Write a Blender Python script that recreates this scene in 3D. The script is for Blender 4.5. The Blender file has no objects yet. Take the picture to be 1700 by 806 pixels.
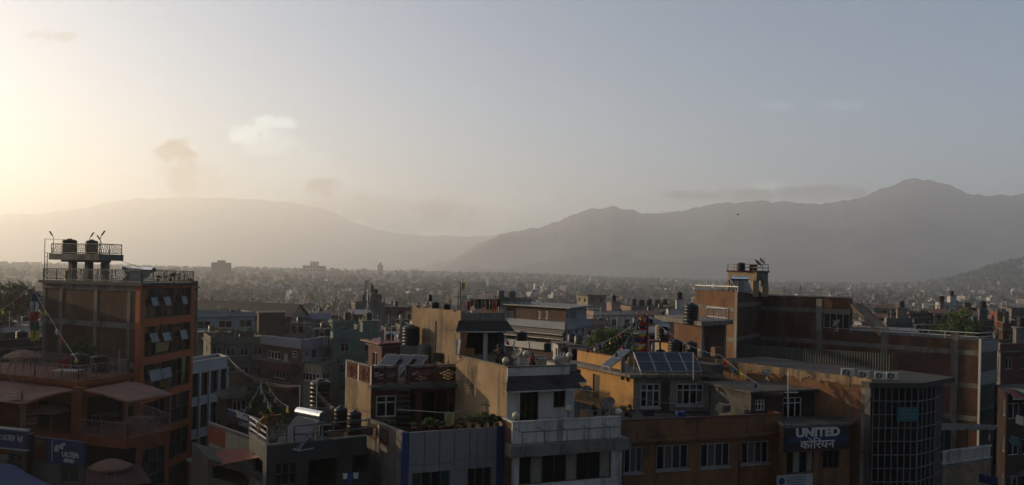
import bpy, bmesh, math, random
from mathutils import Vector, Matrix, noise
R = math.radians
random.seed(7)
SC = bpy.context.scene
COL = SC.collection

# ---------------------------------------------------------------- camera
F, CX, CY, ROLL = 1320.0, 850.0, 458.0, 0.021          # focal length and horizon in photo pixels (1700 wide)
CAMZ = 20.0
cr, sr = math.cos(ROLL), math.sin(ROLL)
cam = bpy.data.cameras.new('camera')
cam.sensor_fit = 'HORIZONTAL'; cam.sensor_width = 36.0
cam.lens = F / 1700 * 36
cam.shift_y = (CY - 403) / 1700
cam.clip_start = 0.5; cam.clip_end = 60000
camo = bpy.data.objects.new('camera', cam); COL.objects.link(camo)
camo.matrix_world = Matrix(((cr, -sr, 0, 0), (0, 0, -1, 0), (sr, cr, 0, CAMZ), (0, 0, 0, 1)))
SC.camera = camo

# ---------------------------------------------------------------- sky, sun, exposure
SUN_AZ, SUN_EL = -71.0, 11.5                            # degrees from the view direction (+Y), minus = left
W = bpy.data.worlds.new('World'); SC.world = W; W.use_nodes = True
wt = W.node_tree; wt.nodes.clear()
def wn(t, **k):
    n = wt.nodes.new(t)
    for a, b in k.items(): setattr(n, a, b)
    return n
wo = wn('ShaderNodeOutputWorld'); wb = wn('ShaderNodeBackground'); wb.inputs['Strength'].default_value = 0.076
sky = wn('ShaderNodeTexSky', sky_type='NISHITA', sun_disc=False)
sky.sun_elevation = R(SUN_EL); sky.sun_rotation = R(SUN_AZ)
sky.air_density = 1.0; sky.dust_density = 1.0; sky.ozone_density = 1.5; sky.altitude = 1400
wt.links.new(wb.outputs[0], wo.inputs[0])
# faint cumulus and veils: soft masks round fixed directions, broken up by noise
geo = wn('ShaderNodeTexCoord')
def direction(px, py):
    a, b = px - CX, py - CY
    return Vector(((a * cr + b * sr) / F, 1.0, -(-a * sr + b * cr) / F))
CLOUDS = [  # px, py, half width, half height (photo px), amount, kind (1 grey, 2 bright)
    (294, 256, 38, 24, 1.0, 1), (300, 292, 42, 36, .7, 1), (330, 305, 50, 40, .3, 1), (312, 250, 20, 14, .5, 2), (412, 224, 36, 18, .9, 2), (455, 203, 44, 12, .9, 2), (450, 238, 56, 28, .5, 2),
    (540, 312, 34, 18, .7, 1), (560, 345, 80, 22, .5, 1), (610, 350, 100, 26, .55, 1), (680, 372, 110, 20, .5, 1), (730, 352, 66, 24, .7, 1), (500, 290, 90, 40, .25, 2), (860, 330, 90, 26, .3, 2), (1275, 312, 30, 16, .8, 2), (1250, 324, 60, 13, .6, 1), (1330, 322, 70, 14, .5, 1),
    (1150, 326, 70, 9, .6, 1), (1395, 318, 50, 16, .55, 1), (1290, 176, 30, 10, .3, 2), (1400, 176, 36, 10, .3, 2), (90, 60, 50, 9, .3, 1)]
nz = wn('ShaderNodeTexNoise'); nz.inputs['Scale'].default_value = 62; nz.inputs['Detail'].default_value = 9; nz.inputs['Roughness'].default_value = .62
wt.links.new(geo.outputs['Generated'], nz.inputs['Vector'])
def wmath(op, a, b=None, c=None, clamp=False):
    n = wn('ShaderNodeMath', operation=op); n.use_clamp = clamp
    for i, v in enumerate((a, b, c)):
        if v is None: continue
        if isinstance(v, (int, float)): n.inputs[i].default_value = v
        else: wt.links.new(v, n.inputs[i])
    return n.outputs[0]
sep = wn('ShaderNodeSeparateXYZ'); wt.links.new(geo.outputs['Generated'], sep.inputs[0])
dx = wmath('DIVIDE', sep.outputs[0], sep.outputs[1]); dz = wmath('DIVIDE', sep.outputs[2], sep.outputs[1])
front = wmath('GREATER_THAN', sep.outputs[1], 0.05)
nzb = wmath('MULTIPLY_ADD', nz.outputs[0], 4.0, -1.95)
masks = {1: None, 2: None}
for px, py, hw, hh, am, kind in CLOUDS:
    d = direction(px, py)
    ex = wmath('MULTIPLY', wmath('SUBTRACT', dx, d.x), F / hw); ez = wmath('MULTIPLY', wmath('SUBTRACT', dz, d.z), F / hh)
    r2 = wmath('ADD', wmath('MULTIPLY', ex, ex), wmath('MULTIPLY', ez, ez))
    m = wmath('MULTIPLY', wmath('ADD', wmath('SUBTRACT', 1.0, r2), nzb), 1.2, clamp=True)
    m = wmath('MULTIPLY', wmath('SMOOTH_MIN', m, 1.0, 0.2), am)
    masks[kind] = m if masks[kind] is None else wmath('MAXIMUM', masks[kind], m)
dark = wmath('MULTIPLY', masks[1], front); lite = wmath('MULTIPLY', masks[2], front)
hsv = wn('ShaderNodeHueSaturation'); hsv.inputs['Saturation'].default_value = 1.0
wt.links.new(sky.outputs[0], hsv.inputs['Color'])
def wscale(col, fac_socket, k):
    # colour * (1 + k * mask)
    s = wmath('MULTIPLY_ADD', fac_socket, k, 1.0)
    n = wn('ShaderNodeVectorMath', operation='SCALE'); wt.links.new(col, n.inputs[0]); wt.links.new(s, n.inputs['Scale'])
    return n.outputs[0]
c1 = wscale(hsv.outputs[0], dark, -1.4); c2 = None
lv = wn('ShaderNodeVectorMath', operation='SCALE'); lv.inputs[0].default_value = (1.3, 1.0, .65); wt.links.new(lite, lv.inputs['Scale'])
l1 = wn('ShaderNodeVectorMath', operation='ADD'); l1.inputs[1].default_value = (1, 1, 1); wt.links.new(lv.outputs[0], l1.inputs[0])
l2 = wn('ShaderNodeVectorMath', operation='MULTIPLY'); wt.links.new(c1, l2.inputs[0]); wt.links.new(l1.outputs[0], l2.inputs[1]); c2 = l2.outputs[0]
cmx = wn('ShaderNodeVectorMath', operation='MAXIMUM'); cmx.inputs[1].default_value = (.02, .02, .02); wt.links.new(c2, cmx.inputs[0]); wt.links.new(cmx.outputs[0], wb.inputs['Color'])

sun = bpy.data.lights.new('sun', 'SUN'); sun.energy = 5.0; sun.angle = R(0.8); sun.color = (1.0, .745, .45)
suno = bpy.data.objects.new('sun', sun); COL.objects.link(suno)
sd = Vector((math.sin(R(SUN_AZ)) * math.cos(R(SUN_EL)), math.cos(R(SUN_AZ)) * math.cos(R(SUN_EL)), math.sin(R(SUN_EL))))
suno.rotation_euler = sd.to_track_quat('Z', 'Y').to_euler(); suno.location = sd * 200

vs = SC.view_settings
vs.view_transform = 'Standard'; vs.look = 'None'; vs.exposure = 1.0; vs.gamma = 1.0; vs.use_curve_mapping = False
cy = SC.cycles
cy.use_denoising = True; cy.max_bounces = 6; cy.diffuse_bounces = 3; cy.glossy_bounces = 3; cy.transmission_bounces = 3
cy.volume_bounces = 1; cy.transparent_max_bounces = 12; cy.caustics_reflective = False; cy.caustics_refractive = False
cy.sample_clamp_indirect = 6
# ---------------------------------------------------------------- helpers
def at(px, py, Y):
    """the point at depth Y (metres in front of the camera) on the sight line of a photo pixel"""
    d = direction(px, py)
    return Vector((d.x * Y, Y, CAMZ + d.z * Y))
def tag(o, label=None, cat=None, group=None, kind=None):
    if label: o['label'] = label
    if cat: o['category'] = cat
    if group: o['group'] = group
    if kind: o['kind'] = kind
    return o
class MB:
    """collects geometry; build() links it as one mesh object"""
    def __init__(s): s.v = []; s.f = []; s.m = []; s.sm = []
    def face(s, pts, mi=0, smooth=False):
        n = len(s.v); s.v += [tuple(p) for p in pts]; s.f.append(tuple(range(n, n + len(pts)))); s.m.append(mi); s.sm.append(smooth)
    def mesh(s, vs_, fs, mi=0, smooth=False):
        n = len(s.v); s.v += [tuple(p) for p in vs_]
        for f in fs: s.f.append(tuple(i + n for i in f)); s.m.append(mi); s.sm.append(smooth)
    def obox(s, c, ax, ay, az, mi=0):
        """box with centre c and half-axis vectors"""
        c = Vector(c); ax = Vector(ax); ay = Vector(ay); az = Vector(az)
        p = [c + i * ax + j * ay + k * az for k in (-1, 1) for j in (-1, 1) for i in (-1, 1)]
        if ax.cross(ay).dot(az) < 0: p = [p[i] for i in (1, 0, 3, 2, 5, 4, 7, 6)]
        s.mesh(p, [(0, 2, 3, 1), (4, 5, 7, 6), (0, 1, 5, 4), (2, 6, 7, 3), (0, 4, 6, 2), (1, 3, 7, 5)], mi)
    def box(s, x0, x1, y0, y1, z0, z1, mi=0):
        s.obox(((x0 + x1) / 2, (y0 + y1) / 2, (z0 + z1) / 2), ((x1 - x0) / 2, 0, 0), (0, (y1 - y0) / 2, 0), (0, 0, (z1 - z0) / 2), mi)
    def bar(s, a, b, w, h=None, mi=0):
        """square bar from a to b"""
        a = Vector(a); b = Vector(b); d = b - a
        if d.length < 1e-6: return
        h = h or w
        up = Vector((0, 0, 1)) if abs(d.normalized().z) < .95 else Vector((0, 1, 0))
        sx = d.cross(up).normalized() * (w / 2); sy = sx.cross(d).normalized() * (h / 2)
        s.obox((a + b) / 2, d / 2, sx, sy, mi)
    def tube(s, pts, r, n=8, mi=0, caps=True, smooth=True):
        """round bar through points; r a number or one per point"""
        pts = [Vector(p) for p in pts]; k = len(pts)
        rs = r if isinstance(r, (list, tuple)) else [r] * k
        vs_, fs = [], []
        for i, p in enumerate(pts):
            d = (pts[min(i + 1, k - 1)] - pts[max(i - 1, 0)])
            d = d.normalized() if d.length > 1e-9 else Vector((0, 0, 1))
            up = Vector((0, 0, 1)) if abs(d.z) < .9 else Vector((0, 1, 0))
            a = d.cross(up).normalized(); b = a.cross(d).normalized()
            for j in range(n):
                t = 2 * math.pi * j / n
                vs_.append(p + (a * math.cos(t) + b * math.sin(t)) * rs[i])
        for i in range(k - 1):
            for j in range(n):
                fs.append((i * n + j, i * n + (j + 1) % n, (i + 1) * n + (j + 1) % n, (i + 1) * n + j))
        s.mesh(vs_, fs, mi, smooth)
        if caps:
            s.face(list(vs_[:n])[::-1], mi); s.face(vs_[-n:], mi)
    def lathe(s, prof, n=20, c=(0, 0, 0), mi=0, smooth=True):
        """profile [(r, z)] turned round the vertical through c"""
        c = Vector(c); vs_, fs = [], []
        for r, z in prof:
            for j in range(n):
                t = 2 * math.pi * j / n
                vs_.append((c.x + r * math.cos(t), c.y + r * math.sin(t), c.z + z))
        for i in range(len(prof) - 1):
            for j in range(n):
                fs.append((i * n + j, i * n + (j + 1) % n, (i + 1) * n + (j + 1) % n, (i + 1) * n + j))
        s.mesh(vs_, fs, mi, smooth)
    def prism(s, poly, z0, z1, mi=0, top=True, bottom=True):
        poly = [Vector((p[0], p[1], 0)) for p in poly]; n = len(poly)
        ar = sum(poly[i].x * poly[(i + 1) % n].y - poly[(i + 1) % n].x * poly[i].y for i in range(n))
        if ar < 0: poly = poly[::-1]
        lo = [(p.x, p.y, z0) for p in poly]; hi = [(p.x, p.y, z1) for p in poly]
        for i in range(n): s.face([lo[i], lo[(i + 1) % n], hi[(i + 1) % n], hi[i]], mi)
        if top: s.face(hi, mi)
        if bottom: s.face(lo[::-1], mi)
    def data(s, name, mats, off=Vector((0, 0, 0))):
        me = bpy.data.meshes.new(name)
        ox, oy, oz = off
        me.from_pydata([(x - ox, y - oy, z - oz) for x, y, z in s.v], [], s.f)
        for m in (mats if isinstance(mats, (list, tuple)) else [mats]): me.materials.append(MAT[m] if isinstance(m, str) else m)
        me.polygons.foreach_set('material_index', s.m); me.polygons.foreach_set('use_smooth', s.sm)
        me.update()
        return me
    def build(s, name, mats, parent=None):
        """mesh written in world metres; parent: a thing or a part whose own root sits at ORG"""
        off = ORG.get(parent.name, Vector((0, 0, 0))) if parent else Vector((0, 0, 0))
        o = bpy.data.objects.new(name, s.data(name, mats, off)); COL.objects.link(o)
        if parent: o.parent = parent; ORG[o.name] = off
        else: ORG[o.name] = Vector((0, 0, 0))
        return o
ORG = {}
def thing(name, label, cat, loc, group=None):
    o = bpy.data.objects.new(name, None); COL.objects.link(o); o.location = loc
    ORG[o.name] = Vector(loc); o.empty_display_size = .5
    return tag(o, label, cat, group)
def single(name, mb, mats, label, cat, group=None, loc=None):
    """a thing that is one mesh, origin at its base"""
    loc = Vector(loc) if loc is not None else Vector((sum(p[0] for p in mb.v) / len(mb.v), sum(p[1] for p in mb.v) / len(mb.v), min(p[2] for p in mb.v)))
    o = bpy.data.objects.new(name, mb.data(name, mats, loc)); COL.objects.link(o); o.location = loc; ORG[o.name] = loc
    return tag(o, label, cat, group)
def structure(name, mb, mats, label=None):
    o = mb.build(name, mats); return tag(o, label, None, None, 'structure')
def copy_tree(o, loc=None, rz=None, scale=None, label=None, group=None, parent=None):
    c = o.copy(); COL.objects.link(c); c.parent = parent
    if loc is not None: c.location = loc
    if rz is not None: c.rotation_euler = (0, 0, rz)
    if scale is not None: c.scale = (scale,) * 3 if isinstance(scale, (int, float)) else scale
    if label: c['label'] = label
    if group: c['group'] = group
    for ch in o.children: copy_tree(ch, parent=c)
    return c
def sample(seq, n):  # n copies at most
    return list(seq)[:n]

# ---------------------------------------------------------------- materials
MAT = {}
SHADE_DIM = .33                                             # darkens most non-metal base colours in place of deeper shade
def mat(name, col, rough=.85, var=.18, scale=1.5, bump=.0, bscale=30, metal=0, spec=.35, stain=None, stain_amt=.0, fine=.1):
    """painted / plastered / metal surface: colour with broad and fine variation, rain streak stains, fine relief"""
    if not metal: col = tuple(c * SHADE_DIM for c in col)
    m = bpy.data.materials.new(name); m.use_nodes = True; t = m.node_tree; N = t.nodes; L = t.links
    b = N['Principled BSDF']; b.inputs['Roughness'].default_value = rough; b.inputs['Metallic'].default_value = metal
    b.inputs['Specular IOR Level'].default_value = spec
    tc = N.new('ShaderNodeTexCoord'); P = tc.outputs['Object']
    n1 = N.new('ShaderNodeTexNoise'); n1.inputs['Scale'].default_value = scale; n1.inputs['Detail'].default_value = 6; n1.inputs['Roughness'].default_value = .6
    L.new(P, n1.inputs['Vector'])
    n2 = N.new('ShaderNodeTexNoise'); n2.inputs['Scale'].default_value = scale * 14; n2.inputs['Detail'].default_value = 3; L.new(P, n2.inputs['Vector'])
    def mth(op, a, b_, cl=False):
        q = N.new('ShaderNodeMath'); q.operation = op; q.use_clamp = cl
        for i, v in enumerate((a, b_)):
            if isinstance(v, (int, float)): q.inputs[i].default_value = v
            else: L.new(v, q.inputs[i])
        return q.outputs[0]
    k = mth('ADD', mth('MULTIPLY', mth('SUBTRACT', n1.outputs[0], .5), var * 5.0), mth('MULTIPLY', mth('SUBTRACT', n2.outputs[0], .5), fine * 2))
    n6 = N.new('ShaderNodeTexNoise'); n6.inputs['Scale'].default_value = scale * .55; n6.inputs['Detail'].default_value = 7; n6.inputs['Roughness'].default_value = .65; n6.inputs['Distortion'].default_value = .6; L.new(P, n6.inputs['Vector'])
    k = mth('ADD', k, mth('MULTIPLY', mth('MULTIPLY', mth('SUBTRACT', n6.outputs[0], .53), 11, True), -var * 1.8))
    k = mth('ADD', k, 1.0)
    sc_ = N.new('ShaderNodeVectorMath'); sc_.operation = 'SCALE'; sc_.inputs[0].default_value = col[:3]; L.new(k, sc_.inputs['Scale'])
    out = sc_.outputs[0]
    if stain_amt:
        mp = N.new('ShaderNodeMapping'); mp.inputs['Scale'].default_value = (1.0, 1.0, .1); L.new(P, mp.inputs['Vector'])
        n3 = N.new('ShaderNodeTexNoise'); n3.inputs['Scale'].default_value = 1.6; n3.inputs['Detail'].default_value = 5; n3.inputs['Roughness'].default_value = .7
        L.new(mp.outputs[0], n3.inputs['Vector'])
        fac = mth('MULTIPLY', mth('MULTIPLY', mth('SUBTRACT', n3.outputs[0], .5), 6.5, True), stain_amt, True)
        mx = N.new('ShaderNodeMix'); mx.data_type = 'RGBA'; L.new(fac, mx.inputs['Factor']); L.new(out, mx.inputs['A'])
        mx.inputs['B'].default_value = (*(stain or (.05, .05, .045)), 1); out = mx.outputs['Result']
    L.new(out, b.inputs['Base Color'])
    if bump:
        n4 = N.new('ShaderNodeTexNoise'); n4.inputs['Scale'].default_value = bscale; n4.inputs['Detail'].default_value = 4; L.new(P, n4.inputs['Vector'])
        bp = N.new('ShaderNodeBump'); bp.inputs['Strength'].default_value = bump; bp.inputs['Distance'].default_value = .03
        L.new(n4.outputs[0], bp.inputs['Height']); L.new(bp.outputs[0], b.inputs['Normal'])
    MAT[name] = m
    return m
def brick_mat(name, c1, c2, mortar, var=.5, stain_amt=.35):
    c1, c2, mortar = (tuple(c * SHADE_DIM for c in q) for q in (c1, c2, mortar))
    m = bpy.data.materials.new(name); m.use_nodes = True; t = m.node_tree; N = t.nodes; L = t.links
    b = N['Principled BSDF']; b.inputs['Roughness'].default_value = .95; b.inputs['Specular IOR Level'].default_value = .15
    tc = N.new('ShaderNodeTexCoord'); sp = N.new('ShaderNodeSeparateXYZ'); L.new(tc.outputs['Object'], sp.inputs[0])
    ad = N.new('ShaderNodeMath'); ad.operation = 'ADD'; L.new(sp.outputs[0], ad.inputs[0]); L.new(sp.outputs[1], ad.inputs[1])
    cb = N.new('ShaderNodeCombineXYZ'); L.new(ad.outputs[0], cb.inputs[0]); L.new(sp.outputs[2], cb.inputs[1])
    br = N.new('ShaderNodeTexBrick'); br.inputs['Scale'].default_value = 1.0; br.inputs['Brick Width'].default_value = .24; br.inputs['Row Height'].default_value = .075
    br.inputs['Mortar Size'].default_value = .009; br.inputs['Color1'].default_value = (*c1, 1); br.inputs['Color2'].default_value = (*c2, 1); br.inputs['Mortar'].default_value = (*mortar, 1)
    L.new(cb.outputs[0], br.inputs['Vector'])
    n1 = N.new('ShaderNodeTexNoise'); n1.inputs['Scale'].default_value = .45; n1.inputs['Detail'].default_value = 8; n1.inputs['Roughness'].default_value = .68; L.new(tc.outputs['Object'], n1.inputs['Vector'])
    mr = N.new('ShaderNodeMapRange'); mr.inputs['From Min'].default_value = .3; mr.inputs['From Max'].default_value = .7; mr.inputs['To Min'].default_value = 1 - var; mr.inputs['To Max'].default_value = 1 + var * .6
    L.new(n1.outputs[0], mr.inputs['Value'])
    sc_ = N.new('ShaderNodeVectorMath'); sc_.operation = 'SCALE'; L.new(br.outputs['Color'], sc_.inputs[0]); L.new(mr.outputs[0], sc_.inputs['Scale'])
    n2 = N.new('ShaderNodeTexNoise'); n2.inputs['Scale'].default_value = .8; n2.inputs['Detail'].default_value = 6
    mp = N.new('ShaderNodeMapping'); mp.inputs['Scale'].default_value = (1.5, 1.5, .25); mp.inputs['Location'].default_value = (3, 7, 1); L.new(tc.outputs['Object'], mp.inputs['Vector']); L.new(mp.outputs[0], n2.inputs['Vector'])
    m2 = N.new('ShaderNodeMapRange'); m2.inputs['From Min'].default_value = .5; m2.inputs['From Max'].default_value = .72; m2.inputs['To Max'].default_value = stain_amt; L.new(n2.outputs[0], m2.inputs['Value'])
    mx = N.new('ShaderNodeMix'); mx.data_type = 'RGBA'; L.new(m2.outputs[0], mx.inputs['Factor']); L.new(sc_.outputs[0], mx.inputs['A']); mx.inputs['B'].default_value = (.12, .1, .085, 1)
    L.new(mx.outputs['Result'], b.inputs['Base Color'])
    bp = N.new('ShaderNodeBump'); bp.inputs['Strength'].default_value = .5; bp.inputs['Distance'].default_value = .02; L.new(br.outputs['Fac'], bp.inputs['Height']); bp.invert = True; L.new(bp.outputs[0], b.inputs['Normal'])
    MAT[name] = m
def glass_mat(name, col, rough=.08, spec=.5):
    mat(name, col, rough, .5, .7, 0, spec=spec, fine=.05)
def leaf_mat(name, col, var=.5):
    m = bpy.data.materials.new(name); m.use_nodes = True; t = m.node_tree; N = t.nodes; L = t.links
    b = N['Principled BSDF']; b.inputs['Roughness'].default_value = .7; b.inputs['Specular IOR Level'].default_value = .2
    tc = N.new('ShaderNodeTexCoord'); n1 = N.new('ShaderNodeTexNoise'); n1.inputs['Scale'].default_value = 1.1; n1.inputs['Detail'].default_value = 5; L.new(tc.outputs['Object'], n1.inputs['Vector'])
    cr_ = N.new('ShaderNodeValToRGB'); e = cr_.color_ramp.elements; e[0].position = .3; e[1].position = .7
    e[0].color = (*(c * (1 - var) for c in col), 1); e[1].color = (*(min(1, c * (1 + var)) for c in col), 1)
    L.new(n1.outputs[0], cr_.inputs[0]); L.new(cr_.outputs[0], b.inputs['Base Color'])
    tr = N.new('ShaderNodeBsdfTranslucent'); L.new(cr_.outputs[0], tr.inputs['Color']); ms = N.new('ShaderNodeMixShader'); ms.inputs[0].default_value = .25
    L.new(b.outputs[0], ms.inputs[1]); L.new(tr.outputs[0], ms.inputs[2]); L.new(ms.outputs[0], N['Material Output'].inputs['Surface'])
    MAT[name] = m
brick_mat('brick', (.21, .092, .052), (.16, .068, .04), (.16, .135, .11))
brick_mat('brick_orange', (.33, .15, .065), (.26, .115, .052), (.27, .22, .17), .45, .25)
brick_mat('brick_red', (.25, .065, .045), (.19, .05, .035), (.13, .1, .09), .35, .2)
mat('concrete', (.32, .3, .27), .95, .26, .6, .35, 18, stain=(.03, .029, .027), stain_amt=.8)
mat('soot_wall', (.075, .071, .065), .95, .3, .6, .3, 14, stain=(.03, .03, .028), stain_amt=.6)  # near-black wall colour that holds the deep shade between the houses
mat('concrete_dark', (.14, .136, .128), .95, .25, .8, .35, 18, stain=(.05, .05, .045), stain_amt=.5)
mat('plaster_tan', (.5, .35, .21), .95, .3, .55, .4, 9, stain=(.055, .045, .035), stain_amt=.8)
mat('plaster_grey', (.27, .25, .225), .95, .28, .5, .35, 10, stain=(.035, .033, .03), stain_amt=.75)
mat('white_wall', (.95, .92, .86), .92, .16, .5, .15, 20, stain=(.075, .072, .066), stain_amt=.75)
mat('white_clean', (.85, .85, .85), .85, .08, .8, .1, 20, stain=(.3, .3, .29), stain_amt=.2)
mat('white_blue', (.5, .56, .62), .9, .12, .8, .1, 20, stain=(.2, .21, .22), stain_amt=.3)
mat('lavender_wall', (.47, .46, .53), .9, .1, .8, .1, 20, stain=(.2, .2, .2), stain_amt=.2)
mat('cream_wall', (.52, .46, .34), .9, .18, .5, .1, 20, stain=(.09, .08, .065), stain_amt=.65)
mat('yellow_wall', (.85, .47, .15), .9, .18, .5, .12, 20, stain=(.16, .095, .045), stain_amt=.55)
mat('orange_wall', (.33, .15, .06), .9, .22, .5, .12, 20, stain=(.035, .02, .014), stain_amt=.8)  # orange darkened in place of the deep shade on the low fronts
mat('frame_orange', (.72, .17, .045), .8, .16, .7, .1, 20, stain=(.16, .05, .02), stain_amt=.4)
mat('deep_orange', (.4, .09, .022), .8, .14, .7, .1, 20, stain=(.2, .06, .03), stain_amt=.25)  # the restaurant's shade is put into this darker orange
mat('green_wall', (.2, .32, .27), .9, .14, .7, .1, 20, stain=(.12, .17, .14), stain_amt=.3)
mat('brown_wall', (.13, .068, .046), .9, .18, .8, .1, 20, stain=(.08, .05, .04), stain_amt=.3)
mat('dark_brown', (.075, .04, .03), .85, .2, .8, .1, 20)
mat('maroon', (.16, .035, .03), .85, .15, .8, .1, 20, stain=(.07, .03, .025), stain_amt=.3)
mat('pink_wall', (.5, .36, .32), .9, .12, .8, .1, 20, stain=(.2, .15, .14), stain_amt=.3)
mat('grey_panel', (.32, .32, .33), .45, .06, .6, 0, spec=.4)
mat('blue_paint', (.02, .06, .24), .5, .1, .8, 0)
mat('roof_dark', (.07, .068, .064), .95, .3, .5, .3, 12, stain=(.05, .05, .045), stain_amt=.3)
mat('shingle', (.075, .062, .056), .9, .3, 1.5, .3, 20)
mat('tin_grey', (.12, .12, .115), .55, .2, .6, 0, metal=.3, stain=(.15, .1, .07), stain_amt=.3)
mat('tin_red', (.42, .1, .07), .6, .2, .6, 0, stain=(.12, .06, .045), stain_amt=.35)
mat('tin_green', (.08, .09, .085), .6, .2, .6, 0, stain=(.1, .1, .08), stain_amt=.3)
mat('canopy_skin', (.36, .15, .105), .75, .16, .6, .1, 20, stain=(.2, .1, .08), stain_amt=.25)
mat('tarp_blue', (.015, .055, .2), .85, .16, 1.2, .4, 5)
mat('metal_dark', (.05, .05, .052), .5, .15, 2, 0, metal=.4)
mat('metal_grey', (.32, .32, .32), .45, .15, 2, 0, metal=.6)
mat('dish_grey', (.2, .2, .2), .55, .15, 2, 0)
mat('mullion', (.26, .26, .27), .5, .15, 2, 0)
mat('tin_rust', (.22, .1, .06), .75, .25, .8, 0, stain=(.1, .05, .035), stain_amt=.4)
mat('metal_white', (.6, .6, .58), .5, .1, 2, 0)
mat('metal_pink', (.42, .26, .23), .6, .15, 2, 0)
mat('chrome', (.75, .74, .72), .16, .05, 2, 0, metal=1.0)
mat('tank_black', (.014, .014, .016), .42, .2, 1, 0, spec=.28)
mat('tank_grey', (.2, .21, .21), .5, .15, 1, 0)
mat('tank_concrete', (.27, .27, .26), .9, .15, 1, .3, 20)
mat('window_white', (.85, .85, .82), .6, .08, 2, 0)
mat('window_wood', (.1, .055, .035), .7, .2, 3, 0)
mat('window_grey', (.45, .46, .47), .5, .1, 2, 0)
glass_mat('glass', (.012, .014, .018), .1, .3)
glass_mat('glass_blue', (.03, .07, .1), .12)
glass_mat('glass_teal', (.02, .06, .065), .12)
glass_mat('glass_grey', (.05, .056, .06), .2, .35)
mat('sash_blue', (.12, .26, .36), .4, .15, 2, 0)
mat('tower_cream', (.56, .43, .25), .9, .2, .6, .12, 20, stain=(.25, .2, .13), stain_amt=.4)
mat('curtain_dim', (.14, .12, .1), .95, .3, 3, 0)
mat('curtain', (.38, .36, .3), .95, .2, 2, 0)
mat('curtain_yellow', (.5, .43, .16), .95, .2, 2, 0)
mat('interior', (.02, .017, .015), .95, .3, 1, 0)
mat('door_wood', (.1, .055, .03), .7, .2, 3, 0)
mat('door_orange', (.55, .25, .08), .7, .2, 3, 0)
mat('solar_cell', (.025, .04, .06), .22, .15, 1.2, 0, spec=.5)
mat('solar_tube', (.14, .17, .22), .25, .1, 3, 0, spec=.6)
mat('globe', (.95, .88, .7), .35, .06, 2, 0)
mat('sign_blue', (.008, .03, .16), .6, .1, 1, 0)
mat('sign_navy', (.006, .007, .014), .5, .1, 1, 0)
mat('sign_teal', (.03, .17, .22), .5, .15, 1, 0)
mat('sign_white', (.55, .58, .6), .6, .08, 1, 0)
mat('letter_white', (.95, .95, .95), .6, .05, 1, 0)
mat('letter_blue', (.012, .04, .17), .6, .05, 1, 0)
mat('letter_red', (.4, .06, .04), .6, .05, 1, 0)
mat('food_green', (.1, .17, .03), .7, .5, 3, 0); mat('food_red', (.2, .045, .02), .7, .5, 3, 0)
mat('flag_blue', (.02, .04, .2), .9, .15, 2, 0); mat('flag_white', (.9, .9, .88), .9, .1, 2, 0); mat('flag_red', (.6, .03, .035), .9, .15, 2, 0)
mat('flag_green', (.03, .14, .05), .9, .15, 2, 0); mat('flag_yellow', (.85, .68, .05), .9, .15, 2, 0)
mat('cloth_orange', (.85, .15, .08), .9, .2, 2, 0); mat('cloth_khaki', (.24, .19, .09), .9, .2, 2, 0); mat('cloth_dark', (.03, .03, .035), .9, .2, 2, 0)
mat('cloth_towel', (.47, .42, .17), .95, .15, 2, .3, 40); mat('cloth_tan', (.3, .22, .15), .9, .2, 2, 0); mat('cloth_blue', (.03, .09, .3), .9, .2, 2, 0)
mat('umbrella', (.4, .22, .15), .9, .12, 1, 0); mat('umbrella_red', (.13, .03, .03), .9, .15, 1, 0)
mat('skin', (.28, .15, .09), .6, .05, 3, 0); mat('hair', (.012, .01, .01), .7, .1, 3, 0); mat('shirt_black', (.015, .015, .017), .9, .2, 3, 0)
mat('trousers', (.022, .022, .026), .9, .2, 3, 0); mat('shirt_red', (.7, .03, .025), .9, .15, 3, 0); mat('shirt_white', (.9, .9, .9), .9, .1, 3, 0)
mat('pot', (.22, .08, .045), .9, .2, 2, 0); mat('bark', (.1, .075, .055), .95, .3, 2, .5, 12)
mat('wood_plank', (.42, .2, .09), .8, .25, 2, 0)
leaf_mat('leaf', (.055, .085, .028)); leaf_mat('leaf_dark', (.035, .055, .022)); leaf_mat('leaf_dry', (.15, .085, .03)); leaf_mat('leaf_far', (.04, .055, .03), .3)
# ---------------------------------------------------------------- terrain, mountains, haze
def ground_z(x, y):
    d = math.hypot(x, y); az = math.degrees(math.atan2(x, y)) if d > 1 else 0
    def ss(a, b, t):
        t = min(1, max(0, (t - a) / (b - a))); return t * t * (3 - 2 * t)
    z = -9 * ss(90, 420, d) + 26 * ss(500, 3000, d) - 6 * ss(3000, 5200, d)
    z -= 9 * ss(-2, 18, az) * ss(700, 2600, d)
    z += 88 * math.exp(-(((az - 33.5) / 4.2) ** 2)) * math.exp(-(((d - 2700) / 520) ** 2))
    z += 5 * ss(500, 1500, d) * noise.noise((x / 420, y / 420, .3))
    return z
mat('soil', (.06, .07, .045), .95, .35, .02, 0)
mat('forest', (.045, .058, .04), .95, .35, .004, 0, fine=.2)
mb = MB()
rad = [0, 25, 60, 100, 160, 240, 330, 430, 560, 720, 920, 1160, 1450, 1800, 2250, 2800, 3500, 4400, 5600, 7500, 10500]
NA = 96
vv = []
for r in rad:
    for j in range(NA):
        t = 2 * math.pi * j / NA
        x, y = r * math.sin(t), r * math.cos(t); vv.append((x, y, ground_z(x, y)))
ff = [(i * NA + j, (i + 1) * NA + j, (i + 1) * NA + (j + 1) % NA, i * NA + (j + 1) % NA)[::-1] for i in range(len(rad) - 1) for j in range(NA)]
mb.mesh(vv, ff, 0, True)
structure('ground', mb, 'soil')

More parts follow.
